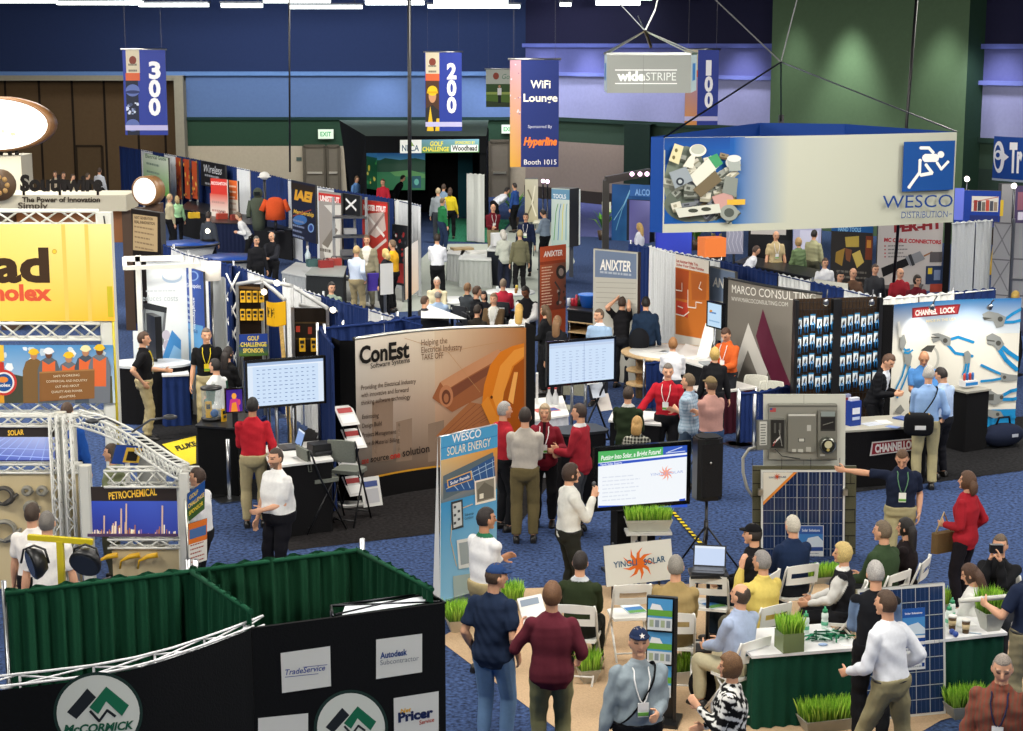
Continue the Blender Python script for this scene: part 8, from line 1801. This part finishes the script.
SIT('grey haired person in khaki shirt seated beside the brochure rack',w_+'person in khaki shirt',676,556,1.8,6,'a08a5c','7a6b48','8b867d',w=1.12)
SIT('balding person in light blue shirt seated in pale trousers',w_+'person in light blue shirt',741,584,1.76,-38,'a7b6d2','c4bc9c','42342c','fringe',look=(-10,12),belt='101010')
SIT('grey haired person in yellow shirt seated with a hand raised',w_+'person in yellow shirt',764,551,1.78,-32,'d6c168','5a5648','8c8884',lh=(-.06,.28,1.12),look=(-12,0),w=1.08)
SIT('person in black cap and black jacket seated in the second row',w_+'person in black cap',755,524,1.78,-58,'1a1a1c','22303f','2a2320',cap='141416',look=(-5,0),w=1.1)
SIT('white haired person in navy hooded jacket seated before the solar panel',w_+'white haired person in navy jacket',794,516,1.76,-22,'1c2c4a','20242c','c9c3b4',w=1.12)
SIT('blonde woman in black vest with white sleeves seated facing left',w_+'blonde woman in black vest',845,543,1.68,-72,'17181d','1a1b1f','cbb273','curly',female=True,sleeves='d9d9d6',collar='d9d9d6',look=(-6,0))
SIT('grey haired person in olive green shirt seated at the right end',w_+'person in olive green shirt',885,521,1.8,-42,'35472f','2a2c2e','6e5f4c',look=(-10,0),w=1.12)
SIT('woman with long black hair seated behind the olive green shirt',w_+'woman with long black hair',908,518,1.68,-62,'1d1719','202024','17110f','long',female=True)
SIT('woman with long brown hair and white top seated at the right edge',w_+'woman with long brown hair',976,563,1.66,-58,'dadad6','23252a','4a3020','long',female=True,look=(-8,-20))
SIT('person in black shirt seated at the right edge aiming a camera',w_+'person aiming a camera',1001,534,1.76,205,'191a1d','22242a','5f5040',lh=(-.05,.26,1.13),rh=(.06,.26,1.14))
i=I[[k for k in I][-1]];q=(i['l']+i['r'])/2;mb=MB('111214','satin');mb.box(q+Vector((0,0,.06)),(.14,.07,.09),bev=.01);o=mb.build('camera_body',None,label='small black camera held to the face of the seated person',cat='camera');o.name='photo_camera'
P('person in white long sleeved shirt and khakis with folded arms by roll-up banner',484,508,1.8,48,'e4e4e4','a5966f','241c1a',lod=0,lh='fold',rh='fold',look=(15,0),skin='m',collar='2a6a4a')
r=P('person in white shirt speaking into a microphone',569,464,1.77,72,'deded6','262721','3a281c','thick',0,rh=(.10,.26,1.38),lh='down',belt='111111',badge=None)
q=I[r.name]['r'];mb=MB('1b1c1e','satin',True);mb.tube([q+Vector((-.01,0,-.09)),q+Vector((0,0,.06))],[.012,.016],8);mb.ball(q+Vector((0,0,.085)),.026,10,8,col='4a4c50');mb.build('microphone',None,label='black microphone in the hand of the person in white shirt',cat='microphone')
P('person in pale grey shirt and olive khakis with back to camera',525,408,1.82,2,'b5aea4','6c6040','2c211a',belt='161310',lh='front',rh='front')
P('grey haired person in red shirt left of the group',503,402,1.78,62,'ab2833',DK,'9b9894',lh='belly',rh='belly')
P('woman in burgundy jacket with lanyard in the group',545,404,1.70,186,'761d2a','18181a','a18e70','bob',female=True,badge='f0f0ee',rh='chest',lh=(-.2,.24,1.2),tuck=False,lapel='2a1014')
P('dark haired person in crimson sweater right of the group',581,404,1.78,-68,'9a2632','47494d','3a2a22',tuck=False,lh='front',rh='belly',collar='e0e0e0')
P('person in red shirt and khakis watching the left flat screen',252,398,1.80,-8,'b2222e','ada07a','1a1614',look=(12,0),lh='front',rh=(.24,.18,1.0),skin='m',lod=0)
P('bearded person in white polo shirt walking before the demo table',277,448,1.78,222,'e6e6e4','14141a','43342a','crop',0,sleeve='short',lh=(-.04,.27,1.08),rh=(.30,.10,.82),beard=True,w=1.22,fat=.035)
P('person in white shirt behind the tilted golf sponsor sign',199,468,1.70,-75,'dfe0e0',DK,'3a281e',look=(-5,0))
P('dark haired person in white shirt at the yellow work light, on the left',31,504,1.76,8,'e4e0da',DK,'3f3024',lod=0,sleeve='short')
P('grey haired person in white shirt at the yellow work light, on the right',46,512,1.84,-6,'e2dfda',DK,'6f6a64','crop',0,sleeve='short')
P('person in bright blue shirt behind the white ladder truss tower',66,403,1.8,10,'2353a4','15171c','4a3424')
P('person in green-tan shirt looking left behind the PETROCHEMICAL wall',113,444,1.72,-80,'8d9570','4a4a3c','4a3a2c')
P('person in black polo and khakis by the curved black counter',142,332,1.82,78,'17171a','b1a37c','4a3424',sleeve='short',rh='hip',lh='front',look=(5,0),lanyard='d0b82a',badge='e8e4d8')
P('tall person in black polo with yellow lanyard facing the camera',206,328,1.84,172,'141416','b3a680','6a5c50',sleeve='short',lanyard='dcc42c',badge='dcc42c',look=(-10,0))
P('woman with dark hair in black top reaching to the yellow meters',227,347,1.66,40,'161618','1b1b1e','1f1715','long',female=True,rh='front')
P('person in white shirt with green sleeves seated near the dome case',216,359,1.74,-62,'dfe2e2','b3a98e','1f1a18',sleeves='2f5a48',lh='belly')
P('person in red shirt with lanyard leaning a hand on the table',668,363,1.80,196,'b21f2d','16161a','6a625a',badge='f2f2f0',rh=(.43,.26,.99),lh='down',look=(-14,-6),lanyard='e8dcd8')
P('person in light blue plaid shirt with folded arms',690,374,1.76,-62,'a8bbca','3a4a5c','66553f',sleeve='short',lh='fold',rh='fold',pattern='check5f7f98',tuck=False)
P('person in pink checked shirt, tan cap and jeans, arms folded',712,377,1.80,-32,'b58a80','2e486c','5a4632',cap='7a694a',lh='fold',rh='fold',belt='1a1410',w=1.06)
P('person in dark green sweater with back to camera at the table',628,387,1.70,22,'212d1b','3a5470','3a2c20',tuck=False,collar='c8c8c4',lh='front',rh='front')
P('blonde woman in black and white check top with back to camera',637,417,1.56,12,'262622','26262a','b18b50','bob',1,female=True,tuck=False,pattern='checkcfcfc0')
folding_chair('empty grey folding chair behind the loudspeaker',at(684,478,0),160,'2a2b2e','6f7370',pad=True)
quad_table('black draped table with white top before the person in red shirt',[at(610,420,.92),at(660,424,.92),at(656,412,.92),at(615,409,.92)],.92,'d9d9d6','151518',kind='fabric')
P('blonde woman in black top with back to camera, by the dark table',715,348,1.66,4,'18181b','1b1b1e','c4a45c','curly',female=True)
P('person in orange shirt looking down by the grey triangle backdrop',728,326,1.8,222,'cc5f2b','26282e','4a3020',look=(-6,-28),lh='front',rh='front',badge='e8e8e6')
P('red haired person in white shirt at the oval wood display',673,338,1.62,8,'d9dade','2c3440','93663a','thick',rh='front',lh='front')
P('person in pale blue shirt behind the right flat screen',600,309,1.78,205,'93aecb','2b2d33','5a4a3a',look=(28,0),collar='e8eaf0')
P('person in black shirt with arms raised behind the head',622,297,1.76,30,'17171a','202227','3a2a20',sleeve='short',lh=(-.12,-.02,1.72),rh=(.14,.02,1.72))
r=P('person in dark blue jacket with a backpack, back to camera',646,297,1.8,4,'1b2c42','1a1c22','1a1513',tuck=False)
i=I[r.name];mb=MB('15171c','cloth',True);c=i['P']-i['fw']*.22+i['rt']*-.12+i['t']*.02;mb.ball(c,(.2,.15,.26),14,10);mb.build('backpack',None,label='black backpack hanging low on the person in dark blue jacket',cat='bag')
r=P('person in dark suit bending over the black counter',887,352,1.8,118,'15161a','15161a','5a4030',lean=14,look=(10,-28),vest='ccd2da',tuck=False,rh='front',lh='front')
P('balding person in blue polo behind the counter at the pliers backdrop',924,349,1.78,188,'4f86c4',DK,'3a2c24','bald',sleeve='short',skin='m',look=(0,-24),lh='front',rh='front')
r=P('white haired person in light blue shirt and khakis with a shoulder bag',929,366,1.86,8,'8fb0dc','b0a67e','b4b0a8',look=(8,-12),lh='front',rh=(.26,.2,1.0),collar='8fb0dc')
rr,c,R=strap_bag('black shoulder bag with yellow trim on the white haired person',r,-1,size=(.44,.2,.34),drop=-.02,front=-1,back=1)
mb=MB('d8a82a','satin');mb.box(c+R@Vector((0,.0,.15)),(.3,.1,.02),rot=R);mb.build('trim',rr);mb=MB('e0e0dc','print');mb.box(c-Vector((0,.115,.03)),(.16,.01,.06));mb.build('patch',rr)
P('person in pale blue dress shirt and dark trousers looking at the counter',945,367,1.72,-38,'aabfdd','191a20','241b18',look=(-12,-22),lh='front',rh='belly')
P('person in navy polo and khakis stretching one arm to the board',903,446,1.72,186,'1b2338','a59d78','5f452e',lod=0,sleeve='short',rh=(.70,-.2,1.40),lh='pocket',look=(10,-30),badge='eef0ea',lanyard='5f8a6a',w=1.1)
r=P('woman in red jacket standing at the right with a handbag',969,472,1.68,-48,'9c202b','1a181e','573c29','bob',0,female=True,tuck=False,lh=(-.12,.22,1.1),rh=(.27,.08,.98),look=(-10,5))
i=I[r.name];q=i['P']+i['rt']*-.1+i['fw']*.24+Vector((0,0,-.08));r=empty('handbag',q,0,'small brown patterned handbag of the woman in red jacket','bag');mb=MB('6b5638','cloth');mb.box(q,(.30,.1,.24),.5,bev=.02);mb.build('bag_body',r);mb=MB('c0a878','cloth',True);mb.tube([q+Vector((-.1,-.05,.12)),q+Vector((0,0,.36)),q+Vector((.1,.05,.12))],.01,6);mb.build('strap',r)
F_=lambda l,x,y,h,f,top,legs=DK,hair='3a2a20',style='short',**k:P(l,x,y,h,f,top,legs,hair,style,2,**k)
F_('person in white shirt and black trousers with back turned, by the lit panel',437,234,1.8,12,'d9dce2',hair='2a2018',lh='front',rh='front')
F_('person in blue and white shirt and khakis, back to camera, left aisle',356,246,1.8,25,'c2cfe2','9c8f6c','b49a6a',lh='front',rh='hip')
F_('person in grey suit facing the camera in the left aisle',367,235,1.84,188,'88846f','7d7a66','5f4a38',vest='d8d4c8',tuck=False)
F_('person in yellow shirt beside the red items rack',393,240,1.78,-70,'d9a425',hair='6a5642')
F_('blonde woman in black carrying a purple bag',386,249,1.68,-60,'1c1d22',hair='c8ae6e',style='bob',female=True)
i=I[[k for k in I][-1]];q=i['P']+Vector((-.28,-.1,.0));mb=MB('4a3a9a','cloth');mb.box(q,(.34,.1,.42),.3,bev=.03);mb.build('tote_bag',None,label='purple tote bag on the arm of the blonde woman',cat='bag')
F_('smiling person in pale shirt behind the white and blue drape',331,282,1.72,150,'8a9a8c',hair='1d1715')
F_('balding person in black vest behind the white drape at the far tables',272,232,1.74,205,'1a1b20',hair='8d8a84',sleeves='2a2c33',lh='front',rh='front',style='fringe')
F_('person in black shirt beside the balding person at far tables',256,236,1.72,150,'1d1e22',hair='5a5550')
F_('person in white shirt bending over the far dark blue table',237,213,1.76,-95,'dadde0',hair='6a5a4c',lean=28,lh='front',rh='front')
F_('person in dark grey shirt at the far blue topped table',208,212,1.78,20,'3b4048',hair='2e2622')
F_('person in tan shirt at the far left by the disc sign',169,194,1.82,60,'b0a88a',hair='b09a72')
F_('woman in pale green top at the far left by the disc sign',177,196,1.60,-20,'9ccb9a',hair='a08a60',style='bob',female=True)
for k,(x,y,c)in enumerate(((55,171,'b8a890'),(63,172,'2a2624'),(72,174,'c4b89a'),(87,173,'24221f'),(99,168,'c9ccd2'))):
 F_(['person with grey hair far left behind the kiosk letters','person in dark jacket far left behind the kiosk letters','person in pale coat far left behind the kiosk letters','person in black far left behind the kiosk letters','person in white shirt far left beside the dark arch'][k],x,y,1.75,180-40*k,c,hair='4a3c30')
F_('person in light blue shirt near the golf tent, far aisle',357,176,1.76,120,'6a9ad8',hair='6a543c',lean=12)
F_('person in red shirt facing the camera near the golf tent',383,179,1.76,195,'b82a3a',hair='5a3c2a')
F_('person in dark clothes leaning forward before the golf screen',404,176,1.76,80,'0f1216',hair='14110f',lean=32)
F_('person in grey top standing left of the yellow shirt at golf tent',438,188,1.82,10,'8a9298','3a3f46','b0a080')
F_('person in pale blue top behind the yellow shirt at golf tent',443.5,184,1.74,20,'7d94ac','2c3440','4a3a30')
F_('woman in yellow shirt and black trousers on the green carpet',450,188,1.72,5,'d8c22c','15161a','4a3424','bob',female=True)
F_('person in green shirt at the end of the aisle drape',442,198,1.7,60,'2a7a4a','2a3a5a','6a5a44')
F_('person in white shirt and jeans on the green carpet',473,185,1.80,50,'d9dce0','5d7290','3a2c22')
F_('person in dark shirt near the small bright screen of the golf tent',477,178,1.74,30,'22262e',DK,'7a644a')
F_('person in white shirt bending over by the lit display tower',509,190,1.76,62,'dfe3ec',hair='1a1614',lean=55,lh='front',rh='front')
F_('person in blue shirt seated dark by the lit display tower',515,183,1.72,-60,'2a4a8a',hair='2a2220')
F_('balding person in maroon shirt and khakis, middle aisle',493,204,1.78,165,'6a1c28','8d8468','b0a08a','fringe',badge='e8e8e4',lh='belly',rh='front')
F_('person in navy polo with lanyard facing the camera, middle aisle',526,213,1.78,190,'1b2440','222630','3a2c24',badge='e8e8e4')
F_('person in grey blue shirt at the high side table',545,209,1.78,-55,'8494a6','15171b','201a18',look=(0,-25),lh='front',rh='front')
F_('grey haired woman in pale jacket leaning on the dark counter',503,230,1.68,-22,'b9beb4','23283a','bdbab2','bob',female=True,lean=10,lh='front',rh='front',tuck=False)
F_('person in olive jacket beside the leaning grey haired woman',520,230,1.72,-15,'6c6a52','1a1a1c','a89468',tuck=False)
def L_(l,x,y,f,top,hair='3a2a20',style='short',**k):
 r=P(l,x,y,k.pop('h',1.74),f,top,DK,hair,style,2,pose='sit',**k);folding_chair('dark lounge chair under the '+k.get('ch',l.split(' seated')[0]),(r.location.x,r.location.y),f,'2a2b2e','34363a',group='lounge chairs',pad=True)
L_('white haired person in cream sweater seated facing the camera in the lounge',437,277,182,'d0c8a8','ccc8c0')
L_('grey haired person in light blue shirt seated with back turned in the lounge',438,290,8,'9cb4d2','8a8680','fringe')
L_('person in grey jacket seated left in the lounge',467,283,40,'3a3f44','7a5a3a')
L_('person in black suit seated looking right in the lounge',476,286,70,'16171b','4a3526',h=1.84)
L_('woman with black hair seated facing the camera in the lounge',484,291,190,'24242a','14100f','bob',female=True,h=1.56)
L_('person in brown jacket seated facing the camera in the lounge',494,293,195,'5f4c36','7a6048',h=1.82,vest='d0d0c8',badge='e8e8e8')
L_('person in red shirt seated with back turned in the lounge',503,279,15,'a8283a','7a6a58')
L_('dark haired person seated low at the front of the lounge',477,305,30,'2a2620','2e2218')
L_('person with brown hair seated at the left edge of the lounge',424,296,60,'3a3a40','4a3424')
F_('waiter in black vest with white sleeves, middle of the lounge',527,285,1.78,195,'15161a',hair='17110f',sleeves='dcdcda',skin='d',look=(20,-20),lh='front',rh='front')
F_('blonde woman in white top with back turned behind the brown backdrop',519,304,1.66,5,'dcdcd8',hair='c8a258',style='long',female=True)
F_('woman in black top seen in profile behind the brown backdrop',546,305,1.70,-72,'141518',hair='5a4630',style='long',female=True,lh='front')
F_('woman in black with brown hair behind the black bar table',557,316,1.66,20,'1a1b1f',hair='7a5a3a',style='long',female=True)
F_('blonde woman in white top by the blue lit booth',640,223,1.66,-60,'d4d8e4',hair='c0a060',style='long',female=True)
F_('person in blue shirt below the left end of the big sign',674,211,1.8,160,'4a7ac8','2a3050',lh='belly')
F_('person in blue top and tan trousers below the big sign',717,206,1.82,100,'2a3a9a','a89a78')
F_('balding person in tan shirt with badge below the big sign',776,231,1.8,172,'c2b088','a89868','a08868','fringe',badge='e8e8e8',sleeve='short')
F_('woman in olive green top beside the person in tan shirt',799,238,1.68,-25,'6a7f5a','4a5240','b09060','curly',female=True)
F_('person in tan shirt with back turned, pale violet wall behind',814,230,1.8,40,'a8a884','5a5a48','1a1614')
F_('person in white shirt bending left below the big sign',758,247,1.74,95,'dcdfe6',hair='4a3830',lean=30)
F_('person in white shirt behind the blue drape, smiling',825,258,1.66,170,'d8dade',hair='4a3424')
for x,y,c,hh,l,st_ in((840,271,'22242a','17120f','person with dark hair low behind the blue drape','short'),(853,268,'6a5040','8a6a50','balding person low behind the blue drape','fringe'),(875,264,'3a3c40','4a3a30','person seated before the cable connector poster','short'),(900,268,'a02a34','9a8070','balding person in red before the cable connector poster','fringe'),(917,275,'6a1f2a','2a2018','dark haired person in dark red before the cable poster','thick')):
 F_(l,x,y,1.74,165,c,hair=hh,style=st_)
F_('person with blonde hair just showing above the pliers backdrop',1015,291,1.7,60,'4a4c60',hair='c0a050')
q=at(704,700,0);r=empty('backpack',q,.3,'black backpack on the beige carpet under the light blue shirt chair','bag');mb=MB('141519','cloth',True);mb.ball((0,0,.17),(.17,.13,.19),14,10,fn=lambda d,v:Vector((v.x,v.y,max(v.z,-.165))));mb.build('bag_body',r,world=False);mb=MB('1d1e22','cloth',True);mb.tube([(-.05,0,.34),(-.03,0,.41),(.03,0,.41),(.05,0,.34)],.01,6);mb.build('handle',r,world=False)
# ================================================================ light
def area(x,y,z,sx,sy,e,col=(1,.95,.87),rot=(0,0,0)):
 l=bpy.data.lights.new('hall_and_fill_light','AREA');l.shape='RECTANGLE';l.size=sx;l.size_y=sy;l.energy=e;l.color=col
 o=bpy.data.objects.new('hall_and_fill_light',l);COL.objects.link(o);o.location=(x,y,z);o.rotation_euler=rot;return o
LP=620
for x,y in((-8,1),(8,1),(-14,18),(14,18),(-6,30),(6,26),(-14,44),(10,44)):area(x,y,CZ-.3,3,3,950 if y<25 or x<0 else 600,rot=(math.radians(52),0,0))  # unseen tilted fill, added to brighten upright faces of the booths
for x,y in((-9,14),(0,13),(9,14),(-11,26),(0,25),(11,26),(-14,40),(-2,40),(12,40),(-14,56),(0,56)):
 area(x,y,CZ-.25,3.2,3.2,LP*(1.0 if y<30 else 1.25))
def spot(loc,tgt,e,ang=60,col=(1,.95,.85),bl=.5,r=.1):
 l=bpy.data.lights.new('lamp_and_fill_spot','SPOT');l.energy=e;l.spot_size=math.radians(ang);l.spot_blend=bl;l.color=col;l.shadow_soft_size=r
 o=bpy.data.objects.new('lamp_and_fill_spot',l);COL.objects.link(o);o.location=loc
 d=Vector(tgt)-Vector(loc);o.rotation_euler=d.to_track_quat('-Z','Y').to_euler();return o
for a_ in LAMPS:spot(*a_)
for px,e,o in((812,500,1.1),(868,1700,1.3),(962,900,1.3)):
 p=rw(px)+RN*.9;q=p+RN*o;spot((q.x,q.y,8.2),(p.x,p.y,2.2),e,62,(.95,1,.92),.9,.4)
for px in(200,300,400,500):
 p=Vector((atx(px,BY),BY,0));area(p.x,BY-7,8.3,3,2,330,(.9,.93,1),(math.radians(62),0,0))  # added wash aimed at the back wall to lift its bands
for px in(470,385,505):
 p=Vector((atx(px,BY),BY,0));spot((p.x,BY-1.8,6.0),(p.x,BY,2.5),300,80,(.85,.85,1),.9,.3)
for px in(545,590,640,690,745,1005):
 p=rw(px);q=p+RN*1.6;spot((q.x,q.y,7.2),(p.x,p.y,3.2),430,80,(.9,.88,1),.9,.3)
for x,y in((-17,46),(-12,32),(-20,60)):area(x,y-6,CZ-.3,3,3,900,rot=(math.radians(50),0,math.radians(-15)))  # extra fill added to brighten the far left row
spot((-5.2,17.5,7.5),(-6.6,25.3,3.0),1700,36,(1,.95,.82),.7,.3)  # spot added only to brighten the yellow banner, no fixture modelled
w=bpy.data.worlds.new('hall');SC.world=w;w.use_nodes=True
w.node_tree.nodes['Background'].inputs[0].default_value=(.55,.62,.8,1);w.node_tree.nodes['Background'].inputs[1].default_value=.25
run_jobs()
